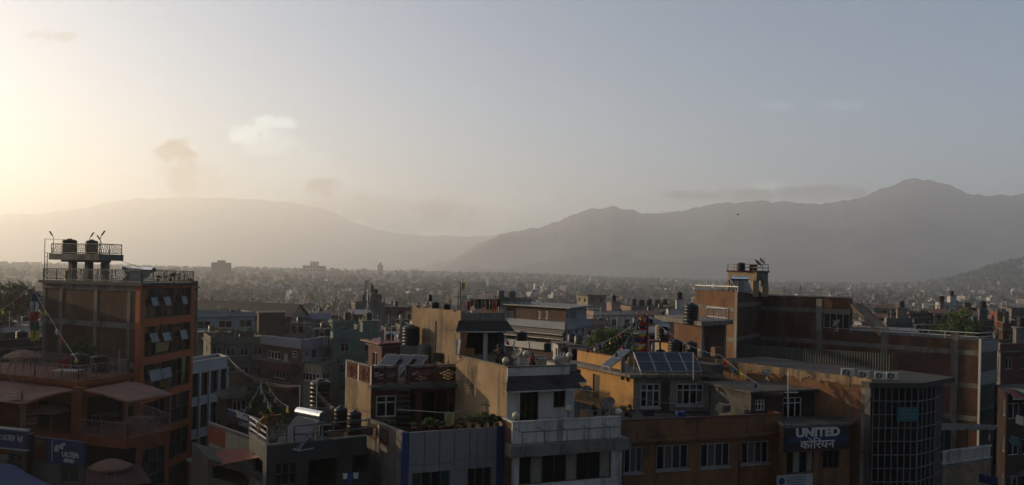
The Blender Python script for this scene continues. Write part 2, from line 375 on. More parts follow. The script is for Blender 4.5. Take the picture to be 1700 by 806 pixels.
def mountain(name, prof, D0, D1, D2, seed, amp):
    """ridge whose skyline runs through photo points; foot at D0, crest at D1, far foot at D2"""
    mb = MB(); xs = [p[0] for p in prof]; n = int((xs[-1] - xs[0]) / 4); K = 60
    vs_, fs = [], []
    for i in range(n + 1):
        px = xs[0] + (xs[-1] - xs[0]) * i / n
        k = max(j for j in range(len(prof)) if prof[j][0] <= px + 1e-6); k = min(k, len(prof) - 2)
        t = (px - xs[k]) / (xs[k + 1] - xs[k]); ys = [p[1] for p in prof]
        y0, y1, y2, y3 = ys[max(k - 1, 0)], ys[k], ys[k + 1], ys[min(k + 2, len(ys) - 1)]
        py = .5 * (2 * y1 + (y2 - y0) * t + (2 * y0 - 5 * y1 + 4 * y2 - y3) * t * t + (3 * y1 - y0 - 3 * y2 + y3) * t ** 3)
        az = math.atan2((px - CX) / F, 1)
        wob = 260 * noise.noise((px / 130, seed, 0))
        d = direction(px, py); zc = CAMZ + d.z * D1
        zc += amp * (noise.noise((px / 40, seed, 5)) * .5 + noise.noise((px / 17, seed, 5)) * .34 + noise.noise((px / 8, seed, 9)) * .16 + noise.noise((px / 4.3, seed, 2)) * .1)
        for q in range(K + 1):
            s = q / K
            if s < .7:
                u = s / .7; D = D0 + (D1 + wob - D0) * u; h = u ** 1.35
            else:
                u = (s - .7) / .3; D = D1 + wob + (D2 - D1 - wob) * u; h = 1 - u
            e = 4 * min(1, u if s < .7 else 1 - u) * (1 - (u if s < .7 else 1 - u))
            x, y = math.sin(az) * D / math.cos(az), D
            sp = .5 * noise.fractal((x / 1500, y / 1500, seed), .8, 2.1, 6) + .7 * (.5 - abs(noise.noise((x / 800, y / 800, seed + 4))) * 2) + .3 * (.5 - abs(noise.noise((x / 330, y / 330, seed + 2))) * 2); z = -25 + (zc + 25) * h + e * amp * 3.0 * sp
            vs_.append((x, y, z))
    for i in range(n):
        for q in range(K):
            a = i * (K + 1) + q; fs.append((a, a + K + 1, a + K + 2, a + 1))
    mb.mesh(vs_, fs, 0, True)
    return structure(name, mb, 'forest')
mountain('mountain_ridge_far', [(-500, 372), (-250, 350), (0, 357), (110, 350), (200, 334), (300, 328), (420, 331), (490, 337), (540, 350), (620, 380), (700, 392), (790, 392), (900, 385), (1000, 400), (1150, 425), (1300, 440)], 6600, 10200, 10900, 3.1, 40)
mountain('mountain_ridge', [(600, 462), (680, 450), (740, 430), (800, 405), (860, 382), (920, 366), (985, 346), (1030, 345), (1075, 352), (1130, 349), (1200, 338), (1300, 333), (1380, 337), (1440, 325), (1468, 313), (1492, 303), (1520, 302), (1550, 305), (1580, 314), (1605, 322), (1650, 324), (1700, 318), (1800, 312), (1950, 330), (2200, 350)], 3300, 6000, 7600, 8.4, 45)
HAZE = 2.4e-4
hm = bpy.data.materials.new('haze_air'); hm.use_nodes = True; hn = hm.node_tree; hn.nodes.clear()
ho = hn.nodes.new('ShaderNodeOutputMaterial'); hv = hn.nodes.new('ShaderNodeVolumePrincipled')
hv.inputs['Density'].default_value = HAZE; hv.inputs['Color'].default_value = (.9, .93, .97, 1); hv.inputs['Anisotropy'].default_value = .52
hn.links.new(hv.outputs[0], ho.inputs['Volume']); MAT['haze_air'] = hm
mb = MB(); mb.box(-11200, 11200, -11200, 11200, -90, 1010)
tag(mb.build('haze', 'haze_air'), 'pale evening haze over the valley', None, None, 'stuff')
# ---------------------------------------------------------------- building kit
def V2(px, py, Y):
    p = at(px, py, Y); return Vector((p.x, p.y))
def zat(px, py, Y): return at(px, py, Y).z
class Wall:
    def __init__(s, A, B):
        s.A, s.B = Vector(A), Vector(B); s.len = (s.B - s.A).length; s.d = (s.B - s.A).normalized(); s.n = Vector((s.d.y, -s.d.x)); s.ops = []
    def uz(s, px, py):
        r = direction(px, py); r2 = Vector((r.x, r.y))          # plan ray from the camera
        t = s.A.dot(s.n) / r2.dot(s.n); p = r2 * t
        return (p - s.A).dot(s.d), CAMZ + r.z * t
    def rect(s, x0, y0, x1, y1):
        xm, ym = (x0 + x1) / 2, (y0 + y1) / 2
        u0, u1 = s.uz(x0, ym)[0], s.uz(x1, ym)[0]; zt, zb = s.uz(xm, y0)[1], s.uz(xm, y1)[1]
        return max(.02, u0), min(s.len - .02, u1), zb, zt
    def P(s, u, z, off=0):
        p = s.A + s.d * u + s.n * off; return Vector((p.x, p.y, z))
    def box(s, mb, u0, u1, z0, z1, o0, o1, mi=0):
        c = s.P((u0 + u1) / 2, (z0 + z1) / 2, (o0 + o1) / 2)
        mb.obox(c, Vector((s.d.x, s.d.y, 0)) * (u1 - u0) / 2, Vector((s.n.x, s.n.y, 0)) * (o1 - o0) / 2, (0, 0, (z1 - z0) / 2), mi)
    def mesh(s, mb, z0, z1, rev=.14, mi=0):
        us = sorted({0, s.len, *[v for o in s.ops for v in o[:2]]}); zs = sorted({z0, z1, *[min(max(v, z0), z1) for o in s.ops for v in o[2:4]]})
        for i in range(len(us) - 1):
            for j in range(len(zs) - 1):
                u, z = (us[i] + us[i + 1]) / 2, (zs[j] + zs[j + 1]) / 2
                if any(o[0] < u < o[1] and o[2] < z < o[3] for o in s.ops): continue
                mb.face([s.P(us[i], zs[j]), s.P(us[i + 1], zs[j]), s.P(us[i + 1], zs[j + 1]), s.P(us[i], zs[j + 1])], mi)
        for u0, u1, a, b in [o[:4] for o in s.ops]:
            a, b = max(a, z0), min(b, z1)
            q = [s.P(u0, a), s.P(u1, a), s.P(u1, b), s.P(u0, b)]; w = [s.P(u0, a, -rev), s.P(u1, a, -rev), s.P(u1, b, -rev), s.P(u0, b, -rev)]
            for k in range(4): mb.face([q[k], q[(k + 1) % 4], w[(k + 1) % 4], w[k]], mi)
MESHES = {}
def cached(key, make, mats):
    if key not in MESHES:
        mb = MB(); make(mb); MESHES[key] = mb.data(key[0], mats)
    return MESHES[key]
def child(name, data, parent, loc=(0, 0, 0), rz=0):
    o = bpy.data.objects.new(name, data); COL.objects.link(o); o.parent = parent; o.location = loc; o.rotation_euler = (0, 0, rz); ORG[o.name] = ORG.get(parent.name, Vector((0, 0, 0)))
    return o
def window(root, wall, u0, u1, z0, z1, cols=2, tr=0, frame='window_white', glass='glass', fw=.06, off=-.09, sill=None, name='window', split=True, rows=1):
    w, h = round(u1 - u0, 2), round(z1 - z0, 2); loc = wall.P(u0, z0, off) - ORG[root.name]; rz = math.atan2(wall.d.y, wall.d.x)
    hy = [0] + ([h * (1 - tr)] if tr else [h * k / rows for k in range(1, rows)]) + [h]
    def mk_frame(mb):
        mb.box(0, w, -.03, .05, 0, fw); mb.box(0, w, -.03, .05, h - fw, h)
        for i in range(cols + 1):
            x = min(max(w * i / cols, fw / 2), w - fw / 2); mb.box(x - fw / 2, x + fw / 2, -.034, .046, fw, h - fw)
        for y in hy[1:-1]: mb.box(fw, w - fw, -.026, .04, y - fw / 2, y + fw / 2)
        if sill: mb.box(-.08, w + .08, -.2, .03, -.08, -.003)
    o = child(name, cached(('window', w, h, cols, tr, rows, frame, fw, sill), mk_frame, frame), root, loc, rz)
    if split:
        for i in range(cols):
            for j in range(len(hy) - 1):
                a, b, c, d = w * i / cols + fw / 3, w * (i + 1) / cols - fw / 3, hy[j] + fw / 3, hy[j + 1] - fw / 3
                g = glass[(i + j) % len(glass)] if isinstance(glass, (list, tuple)) else glass
                tl = random.choice((-.012, -.004, .0, .006, .013))
                def mk(mb): mb.mesh([(0, tl, 0), (b - a, -tl, 0), (b - a, -tl, d - c), (0, tl, d - c), (0, .012 + tl, 0), (b - a, .012 - tl, 0), (b - a, .012 - tl, d - c), (0, .012 + tl, d - c)],
                                    [(0, 1, 2, 3), (5, 4, 7, 6), (0, 3, 7, 4), (1, 5, 6, 2), (3, 2, 6, 7), (0, 4, 5, 1)])
                child('pane', cached(('pane', round(b - a, 3), round(d - c, 3), g, tl), mk, g), o, (a, 0, c))
    else:
        def mk(mb): mb.box(fw / 2, w - fw / 2, .0, .012, fw / 2, h - fw / 2)
        child('pane', cached(('pane', w, h, glass), mk, glass), o)
    return o
class Bld:
    """a house from three plan corners as the camera sees them (left, nearest, right); z1 is roof level"""
    def __init__(s, name, label, cat, L, M, Rr, z1, z0=0, wl='white_wall', wf='white_wall', group=None):
        s.L, s.M, s.R = Vector(L), Vector(M), Vector(Rr); s.N = s.L + s.R - s.M
        s.poly = [s.L, s.M, s.R, s.N]; c = (s.L + s.R) / 2; s.z0, s.z1 = z0, z1
        s.root = thing(name, label, cat, (c.x, c.y, z0), group)
        s.l, s.f = Wall(s.L, s.M), Wall(s.M, s.R); s.wl, s.wf = wl, wf
        s.r, s.b = Wall(s.R, s.N), Wall(s.N, s.L)
    def win(s, w, x0, y0, x1, y1, **k):
        r = w.rect(x0, y0, x1, y1); return s.winu(w, *r, **k)
    def winu(s, w, u0, u1, z0, z1, **k):
        if u1 - u0 < .1 or z1 - z0 < .1: return None
        w.ops.append((u0, u1, z0, z1)); return window(s.root, w, u0, u1, z0, z1, **k)
    def door(s, w, x0, y0, x1, y1, m='door_wood', off=-.1):
        u0, u1, z0, z1 = w.rect(x0, y0, x1, y1); w.ops.append((u0, u1, z0, z1))
        mb = MB(); w.box(mb, u0, u1, z0, z1, off - .03, off); n = 3
        for k in range(2):
            a = u0 + (u1 - u0) * (.08 + .46 * k); b = a + (u1 - u0) * .38
            for q in range(n):
                c = z0 + (z1 - z0) * (.06 + .31 * q); w.box(mb, a, b, c, c + (z1 - z0) * .25, off, off + .018)
        o = mb.build('door', m, s.root)
        mb = MB(); w.box(mb, u1 - (u1 - u0) * .1, u1 - (u1 - u0) * .06, z0 + (z1 - z0) * .45, z0 + (z1 - z0) * .53, off + .018, off + .05); mb.build('handle', 'metal_grey', o)
        return o
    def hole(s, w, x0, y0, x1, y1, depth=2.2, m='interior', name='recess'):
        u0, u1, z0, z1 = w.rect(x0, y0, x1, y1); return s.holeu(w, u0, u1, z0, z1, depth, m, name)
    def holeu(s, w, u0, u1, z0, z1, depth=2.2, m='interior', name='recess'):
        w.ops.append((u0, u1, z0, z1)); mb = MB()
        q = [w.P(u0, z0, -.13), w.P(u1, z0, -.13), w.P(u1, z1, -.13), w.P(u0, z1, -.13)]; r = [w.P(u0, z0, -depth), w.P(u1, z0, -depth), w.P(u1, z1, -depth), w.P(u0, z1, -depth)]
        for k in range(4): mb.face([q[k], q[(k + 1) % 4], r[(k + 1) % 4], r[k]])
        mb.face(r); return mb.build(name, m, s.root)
    def auto(s, w, floors, n, ww=1.2, wh=1.25, sillh=.95, fh=2.95, top=None, **k):
        top = s.z1 if top is None else top
        k.setdefault('cols', 2); k.setdefault('split', False)
        for f in range(floors):
            zb = top - fh * (f + 1) + sillh
            for i in range(n):
                uc = w.len * (i + .5) / n + random.uniform(-.08, .08); s.winu(w, uc - ww / 2, uc + ww / 2, zb, zb + wh, **k)
    def slab(s, name, z0, z1, ov=.3, m='concrete', poly=None, parent=None):
        P = poly or s.poly; c = sum(P, Vector((0, 0))) / len(P)
        q = []
        for i, p in enumerate(P):
            a = (P[i] - P[i - 1]).normalized(); b = (P[(i + 1) % len(P)] - P[i]).normalized()
            na, nb = Vector((a.y, -a.x)), Vector((b.y, -b.x))
            if na.dot(p - c) < 0 and False: na = -na
            m_ = (na + nb); m_ = m_ / max(.3, m_.dot(na)) if m_.length > 1e-6 else na
            q.append(p + m_ * ov)
        mb = MB(); mb.prism(q, z0, z1); return mb.build(name, m, parent or s.root)
    def beam(s, w, u0, u1, z0, z1, m='concrete', proud=.03, name='beam'):
        mb = MB(); w.box(mb, u0, u1, z0, z1, -.05, proud); return mb.build(name, m, s.root)
    def finish(s, par=.9, roof='roof_dark', parm=None, coping='concrete', th=.12, sides='lfrb', slab=None, rev=.14):
        for k, w, m in (('l', s.l, s.wl), ('f', s.f, s.wf), ('r', s.r, s.wf), ('b', s.b, s.wl)):
            mb = MB(); w.mesh(mb, s.z0, s.z1, rev); mb.build('wall', m, s.root)
        s.slab('roof', s.z1 - .12, s.z1, -.05, roof)
        if slab: s.slab('roof_slab', s.z1 - .16, s.z1 - .02, slab)
        if par:
            for k, w, m in (('l', s.l, s.wl), ('f', s.f, s.wf), ('r', s.r, s.wf), ('b', s.b, s.wl)):
                if k not in sides: continue
                mb = MB(); w.box(mb, .0, w.len - th, s.z1 + .002, s.z1 + par, -th, -.001); o = mb.build('parapet', parm or m, s.root)
                mb = MB(); w.box(mb, -.03, w.len - th + .0, s.z1 + par + .001, s.z1 + par + .07, -th - .03, .035); mb.build('coping', coping, o)
        return s
def railing(root, pts, h=.95, m='metal_grey', rails=(1.0, .12), step=.16, post=1.6, r=.022, br=.01, name='railing', wave=False):
    mb = MB()
    for a, b in zip(pts, pts[1:]):
        a, b = Vector(a), Vector(b); ln = (b - a).length
        for k in rails: mb.bar(a + Vector((0, 0, h * k)), b + Vector((0, 0, h * k)), r * 2)
        n = max(1, round(ln / post))
        for i in range(n + 1):
            p = a.lerp(b, i / n); mb.bar(p, p + Vector((0, 0, h)), r * 2)
        if step:
            n = max(1, round(ln / step)); d = (b - a) / n
            for i in range(n):
                p = a + d * (i + .5); lo, hi = h * min(rails), h * max(rails)
                if wave:
                    q = [p + Vector((0, 0, lo)), p + d * .45 + Vector((0, 0, lo + (hi - lo) * .3)), p - d * .45 + Vector((0, 0, lo + (hi - lo) * .65)), p + Vector((0, 0, hi))]
                    for e, g in zip(q, q[1:]): mb.bar(e, g, br * 2)
                else: mb.bar(p + Vector((0, 0, lo)), p + Vector((0, 0, hi)), br * 2)
    return mb.build(name, m, root)
def corrugated(mb, p00, p10, p01, p11, n, amp=.03, th=.012, mi=0):
    """ribbed sheet; ribs run from the 0-edge (p00-p10) to the 1-edge"""
    p00, p10, p01, p11 = map(Vector, (p00, p10, p01, p11)); nn = (p10 - p00).cross(p01 - p00).normalized()
    vs_, fs = [], []; k = n * 4
    for i in range(k + 1):
        t = i / k; o = nn * amp * math.sin(t * n * 2 * math.pi)
        for e in (0, -1):
            vs_ += [p00.lerp(p10, t) + o + nn * th * e, p01.lerp(p11, t) + o + nn * th * e]
    for i in range(k):
        a = i * 4; b = a + 4
        fs += [(a, b, b + 1, a + 1), (a + 2, a + 3, b + 3, b + 2), (a, a + 2, b + 2, b), (a + 1, b + 1, b + 3, a + 3)]
    fs += [(0, 1, 3, 2), (k * 4, k * 4 + 2, k * 4 + 3, k * 4 + 1)]
    mb.mesh(vs_, fs, mi)

# ---------------------------------------------------------------- props, built once and copied
PROTO = {}
def place(kind, make, loc, rz=0, scale=1, label=None, group=None):
    if kind not in PROTO:
        o = make(); PROTO[kind] = o; o.location = loc; o.rotation_euler = (0, 0, rz); o.scale = (scale,) * 3 if isinstance(scale, (int, float)) else scale
        if label: o['label'] = label
        if group: o['group'] = group
        return o
    return copy_tree(PROTO[kind], loc, rz, scale, label, group)
def mk_tank(m, r=.55, h=1.3, ribs=5):
    def mk():
        t = thing('water_tank', '-', 'water tank', (0, 0, 0), 'rooftop water tanks')
        pr = [(0, 0), (r * .96, 0), (r, .04)]
        z = .04; hh = (h * .84 - .04) / ribs
        for i in range(ribs): pr += [(r, z + hh * .1), (r * .955, z + hh * .22), (r * .955, z + hh * .34), (r, z + hh * .46), (r, z + hh * .95)]; z += hh
        pr += [(r * .97, h * .86), (r * .8, h * .92), (r * .36, h * .95), (0, h * .955)]
        mb = MB(); mb.lathe(pr, 22); mb.build('body', m, t)
        mb = MB(); mb.lathe([(r * .36, h * .94), (r * .36, h * .985), (r * .31, h), (0, h * 1.005)], 16); mb.build('lid', m, t)
        mb = MB(); mb.tube([(r * .98, 0, .15), (r * 1.2, 0, .15), (r * 1.2, 0, -.1)], .03, 6); mb.build('outlet_pipe', 'metal_white', t)
        return t
    return mk
def tank(px, py, Y, hpx, label, m='tank_black', ar=1.0, group='rooftop water tanks', rz=None):
    """water tank standing on the point seen at (px, py), hpx photo pixels tall"""
    h = hpx / F * Y; p = at(px, py, Y); k = h / 1.3
    return place('tank_' + m, mk_tank(m), p, random.uniform(0, 6) if rz is None else rz, (k * ar, k * ar, k), label, group)
def mk_dish():
    t = thing('satellite_dish', '-', 'satellite dish', (0, 0, 0), 'satellite dishes')
    mb = MB(); mb.tube([(0, 0, 0), (0, 0, .75)], .035, 8); mb.tube([(-.3, -.3, 0), (0, 0, .4)], .02, 6); mb.tube([(.3, -.3, 0), (0, 0, .4)], .02, 6); mb.build('mast', 'metal_grey', t)
    rot = Matrix.Rotation(R(48), 4, 'X'); c = Vector((0, -.08, .85)); mb = MB(); n = 24; vs_, fs = [], []
    rr = [0.001, .15, .3, .42, .5, .52]
    for e in (0, -.012):
        for r in rr:
            for j in range(n):
                a = 2 * math.pi * j / n; vs_.append(c + rot @ Vector((r * math.cos(a), r * math.sin(a), r * r * .55 + e)))
    K = len(rr)
    for i in range(K - 1):
        for j in range(n):
            a, b = i * n + j, i * n + (j + 1) % n; fs.append((a, b, b + n, a + n)); q = K * n; fs.append((a + q, a + n + q, b + n + q, b + q))
    for j in range(n): a, b = (K - 1) * n + j, (K - 1) * n + (j + 1) % n; fs.append((a, b, b + K * n, a + K * n))
    mb.mesh(vs_, fs, 0, True); d = mb.build('reflector', 'dish_grey', t)
    mb = MB(); f = c + rot @ Vector((0, 0, .48))
    for a in (90, 210, 330): mb.tube([c + rot @ Vector((.48 * math.cos(R(a)), .48 * math.sin(R(a)), .13)), f], .012, 5)
    mb.build('feed_arm', 'metal_grey', t); mb = MB(); mb.tube([f - rot @ Vector((0, 0, .06)), f + rot @ Vector((0, 0, .06))], .045, 8); mb.build('receiver', 'metal_white', t)
    return t
def dish(px, py, Y, dpx, label, rz=0):
    k = dpx / F * Y / 1.04; return place('dish', mk_dish, at(px, py, Y), rz, k, label, 'satellite dishes')
def mk_globe():
    t = thing('globe_lamp', '-', 'lamp', (0, 0, 0), 'globe lamps along the parapets')
    mb = MB(); mb.lathe([(.07, 0), (.07, .03), (.03, .05), (.03, .2), (.07, .22), (.07, .25), (0, .25)], 12); mb.build('post', 'metal_dark', t)
    mb = MB(); mb.lathe([(.18 * math.sin(math.pi * i / 12) + .0005, .41 - .18 * math.cos(math.pi * i / 12)) for i in range(13)], 18); mb.build('lamp_globe', 'globe', t)
    return t
def globe(px, py, Y, label): return place('globe', mk_globe, at(px, py, Y), 0, 1, label)
def mk_umbrella(m):
    def mk():
        t = thing('parasol', '-', 'parasol', (0, 0, 0), 'parasols on the restaurant terraces')
        mb = MB(); mb.tube([(0, 0, .05), (0, 0, 2.32)], .03, 8); mb.build('pole', 'metal_pink', t)
        mb = MB(); mb.lathe([(.28, 0), (.28, .07), (.06, .1), (.05, .25)], 14); mb.build('base', 'concrete_dark', t)
        mb = MB(); n = 8; ap = Vector((0, 0, 2.35)); P = []
        for k, (r, z) in enumerate(((.0, 2.36), (.35, 2.29), (.75, 2.15), (1.1, 1.98), (1.1, 1.86))):
            ring = []
            for j in range(n * 4):
                a = 2 * math.pi * j / (n * 4); s = abs(((j % 4) / 4) - .0); sag = .035 * math.sin(math.pi * (j % 4) / 4) * r
                ring.append((r * (1 - sag) * math.cos(a), r * (1 - sag) * math.sin(a), z - sag))
            P += ring
        q = n * 4; mb.mesh(P, [(i * q + j, i * q + (j + 1) % q, (i + 1) * q + (j + 1) % q, (i + 1) * q + j) for i in range(4) for j in range(q)]); mb.build('canopy', m, t)
        mb = MB()
        for j in range(n):
            a = 2 * math.pi * j / n; mb.bar((0, 0, 2.3), (1.08 * math.cos(a), 1.08 * math.sin(a), 1.96), .015); mb.bar((0, 0, 1.75), (.55 * math.cos(a), .55 * math.sin(a), 2.13), .012)
        mb.build('ribs', 'metal_pink', t); return t
    return mk
def mk_ac():
    t = thing('air_conditioner', '-', 'air conditioner', (0, 0, 0), 'air conditioner units on the flat roof')
    mb = MB(); mb.box(-.42, .42, -.16, .16, .08, .68); mb.build('casing', 'window_white', t)
    mb = MB(); mb.tube([(-.1, -.175, .38), (-.1, -.155, .38)], .25, 24); f = mb.build('fan_grille', 'metal_dark', t)
    mb = MB()
    for k in range(5):
        a = 2 * math.pi * k / 5; mb.bar((-.1, -.185, .38), (-.1 + .22 * math.cos(a), -.185, .38 + .22 * math.sin(a)), .05, .01)
    mb.tube([(-.1, -.2, .38), (-.1, -.17, .38)], .05, 10); mb.build('fan', 'metal_grey', f)
    mb = MB()
    for k in range(7): mb.box(.2, .38, -.175, -.16, .15 + k * .07, .18 + k * .07)
    mb.build('vent', 'metal_grey', t)
    for x in (-.32, .32):
        mb = MB(); mb.box(x - .04, x + .04, -.18, .18, 0, .08); mb.build('foot', 'metal_dark', t)
    return t
def mk_heater():
    """solar water heater: glass tubes leaning on a stand under a horizontal drum; faces -Y"""
    t = thing('solar_water_heater', '-', 'solar heater', (0, 0, 0), 'solar water heaters')
    mb = MB(); mb.tube([(-.95, .62, 1.5), (.95, .62, 1.5)], .24, 24); mb.build('drum', 'chrome', t)
    for s in (-1, 1):
        mb = MB(); mb.tube([(s * .945, .62, 1.5), (s * 1.0, .62, 1.5)], [.235, .2], 20); mb.build('drum_cap', 'metal_dark', t)
    mb = MB()
    for k in range(18):
        x = -.85 + k * .1; mb.tube([(x, -.72, .14), (x, .55, 1.4)], .036, 7)
    mb.build('glass_tubes', 'solar_tube', t)
    mb = MB(); mb.bar((-.95, -.78, .1), (.95, -.78, .1), .1, .08)
    for x in (-.9, .9): mb.bar((x, -.74, .06), (x, .58, 1.33), .05)
    mb.build('tray', 'metal_white', t)
    for x in (-.9, .9):
        for y0, y1, z1 in ((.62, .62, 1.28), (-.7, -.7, .12)):
            mb = MB(); mb.bar((x, y0, 0), (x, y1, z1), .05); mb.build('leg', 'metal_grey', t)
        mb = MB(); mb.bar((x, -.7, .05), (x, .62, .05), .045); mb.bar((x, .62, .1), (x, -.1, .68), .035); mb.build('brace', 'metal_grey', t)
    return t
def mk_collector():
    """flat solar collector 1 x 2 m lying on a sloping stand; faces -Y"""
    t = thing('solar_collector', '-', 'solar panel', (0, 0, 0), 'flat solar panels on the roofs')
    a, b = Vector((0, -.75, .18)), Vector((0, .75, 1.2)); d = (b - a).normalized(); n = Vector((0, -d.z, d.y))
    mb = MB(); c = (a + b) / 2; mb.obox(c, (.48, 0, 0), d * (b - a).length / 2, n * .05); mb.build('casing', 'metal_grey', t)
    mb = MB(); mb.obox(c + n * .055, (.44, 0, 0), d * ((b - a).length / 2 - .04), n * .006); g = mb.build('glass_cover', 'solar_cell', t)
    mb = MB()
    for k in range(1, 2): mb.obox(c + n * .064 , (.44, 0, 0), d * .012, n * .004)
    mb.build('divider', 'metal_grey', g)
    for x in (-.42, .42):
        mb = MB(); mb.bar((x, .72, 0), (x, .72, 1.12), .04); mb.build('leg', 'metal_grey', t)
        mb = MB(); mb.bar((x, -.72, 0), (x, -.72, .16), .04); mb.build('leg', 'metal_grey', t)
    return t
def leaves(mb, c, rx, ry, rz, n, size, seed=0, hollow=.45, mi=0, clump=0):
    """n leaf-shaped faces through an uneven ellipsoid, gathered in clumps"""
    rnd = random.Random(seed); c = Vector(c)
    cl = []
    for _ in range(clump or max(5, n // 45)):
        while True:
            p = Vector((rnd.uniform(-1, 1), rnd.uniform(-1, 1), rnd.uniform(-1, 1)))
            if hollow < p.length < 1: break
        cl.append(p * rnd.uniform(.72, 1.0))
    for i in range(n):
        q = rnd.choice(cl); s = .36 if clump == 0 else .3
        p = q + Vector((rnd.gauss(0, s * .55), rnd.gauss(0, s * .55), rnd.gauss(0, s * .42)))
        p = c + Vector((p.x * rx, p.y * ry, p.z * rz)); u = Vector((rnd.gauss(0, 1), rnd.gauss(0, 1), rnd.gauss(0, .6))).normalized()
        v = u.cross(Vector((rnd.gauss(0, 1), rnd.gauss(0, 1), rnd.gauss(0, 1)))).normalized(); k = size * rnd.uniform(.6, 1.4)
        mb.face([p - u * k, p + v * k * .55, p + u * k, p - v * k * .55], mi)
def tree(name, label, base, h, rx, rz, leaf='leaf', n=2600, size=.16, seed=1, group=None, trunk_h=None):
    base = Vector(base); t = thing(name, label, 'tree', base, group); rnd = random.Random(seed); th = trunk_h or h - rz * 1.2
    mb = MB(); top = base + Vector((rnd.uniform(-.2, .2), rnd.uniform(-.2, .2), th)); mb.tube([base, base.lerp(top, .5) + Vector((.1, 0, 0)), top], [h * .035, h * .026, h * .018], 9)
    for k in range(7):
        a = k * .9 + rnd.random(); s = base.lerp(top, rnd.uniform(.6, 1)); e = base + Vector((math.cos(a) * rx * .65, math.sin(a) * rx * .65, h - rz * rnd.uniform(.5, 1.2)))
        mb.tube([s, s.lerp(e, .5) + Vector((0, 0, .25)), e], [h * .014, h * .009, h * .004], 6)
    mb.build('trunk', 'bark', t)
    mb = MB(); leaves(mb, base + Vector((0, 0, h - rz)), rx, rx, rz, n, size, seed, clump=26); mb.build('crown', leaf, t)
    return t
def plant(px, py, Y, hpx, label, leaf='leaf', wide=.8, seed=0, pot=True, group='potted plants', n=260):
    p = at(px, py, Y); h = hpx / F * Y; t = thing('potted_plant' if pot else 'shrub', label, 'plant', p, group); ph = h * .28 if pot else 0
    if pot:
        mb = MB(); r = max(.12, h * .16); mb.lathe([(0, 0), (r * .7, 0), (r, ph), (r * 1.1, ph), (r * 1.1, ph + .03), (r * .9, ph + .03), (0, ph + .01)], 12, p); mb.build('pot', 'pot', t)
    mb = MB(); c = p + Vector((0, 0, ph + (h - ph) * .5)); leaves(mb, c, h * wide * .5, h * wide * .5, (h - ph) * .5, n, h * .085, seed, hollow=.1); mb.build('foliage', leaf, t)
    mb = MB()
    rnd = random.Random(seed)
    for k in range(4): mb.tube([p + Vector((0, 0, ph * .9)), p + Vector((rnd.uniform(-.2, .2) * h, rnd.uniform(-.2, .2) * h, h * .8))], [h * .02, h * .008], 5)
    mb.build('stem', 'bark', t)
    return t
def cloth_mesh(mb, a, b, drop, seed=0, wav=.05, n=6, m=5, mi=0):
    """cloth hanging from the line a-b"""
    a, b = Vector(a), Vector(b); d = (b - a); nn = d.cross(Vector((0, 0, 1))).normalized(); vs_, fs = [], []; rnd = random.Random(seed); ph = rnd.random() * 6
    for j in range(m + 1):
        for i in range(n + 1):
            u, v = i / n, j / m; o = math.sin(u * 7 + ph + v * 2) * wav * (.3 + v); sk = (rnd.random() - .5) * .03
            vs_.append(a + d * (u * (1 - .12 * v) + .06 * v) + nn * (o + sk * v) - Vector((0, 0, drop * v * (1 + .08 * math.sin(u * 5 + ph)))))
    for j in range(m):
        for i in range(n): k = j * (n + 1) + i; fs.append((k, k + 1, k + n + 2, k + n + 1))
    mb.mesh(vs_, fs, mi, True)
def flag_string(a, b, n, label, sag=.4, size=.22, start=0, group='strings of prayer flags', cols=('flag_blue', 'flag_white', 'flag_red', 'flag_green', 'flag_yellow')):
    a, b = Vector(a), Vector(b); t = thing('prayer_flags', label, 'prayer flags', a, group)
    pts = [a.lerp(b, i / 24) - Vector((0, 0, sag * 4 * (i / 24) * (1 - i / 24))) for i in range(25)]
    mb = MB(); mb.tube(pts, .012, 5); mb.build('string', 'flag_white', t)
    d = (b - a).normalized()
    for k in range(n):
        u = (k + .6 + .3 * math.sin(k * 2.3)) / (n + .3); i = min(23, int(u * 24)); p = pts[i].lerp(pts[i + 1], u * 24 - i)
        mb = MB(); cloth_mesh(mb, p - d * size / 2, p + d * size / 2, size * 1.1, k + start, .07, 4, 3); mb.build('flag', cols[(k + start) % 5], t)
    return t
def text_mesh(body, size, depth=.02, bold=0.0, sx=1.0):
    c = bpy.data.curves.new('lettering', 'FONT'); c.body = body; c.size = size; c.extrude = depth / 2; c.offset = bold; c.align_x = 'CENTER'; c.align_y = 'CENTER'; c.resolution_u = 3
    o = bpy.data.objects.new('lettering', c); COL.objects.link(o); bpy.context.view_layer.update()
    me = bpy.data.meshes.new_from_object(o.evaluated_get(bpy.context.evaluated_depsgraph_get())); bpy.data.objects.remove(o); bpy.data.curves.remove(c)
    me.transform(Matrix.Diagonal((sx, 1, 1, 1))); return me
def lettering(root, wall, u, z, off, body, size, m, name='lettering', **k):
    """text lying on a wall plane, centred at (u, z)"""
    me = text_mesh(body, size, **k); me.materials.clear(); me.materials.append(MAT[m])
    o = bpy.data.objects.new(name, me); COL.objects.link(o); o.parent = root
    o.rotation_euler = (R(90), 0, math.atan2(wall.d.y, wall.d.x)); o.location = wall.P(u, z, off) - ORG[root.name]; ORG[o.name] = ORG[root.name]
    return o
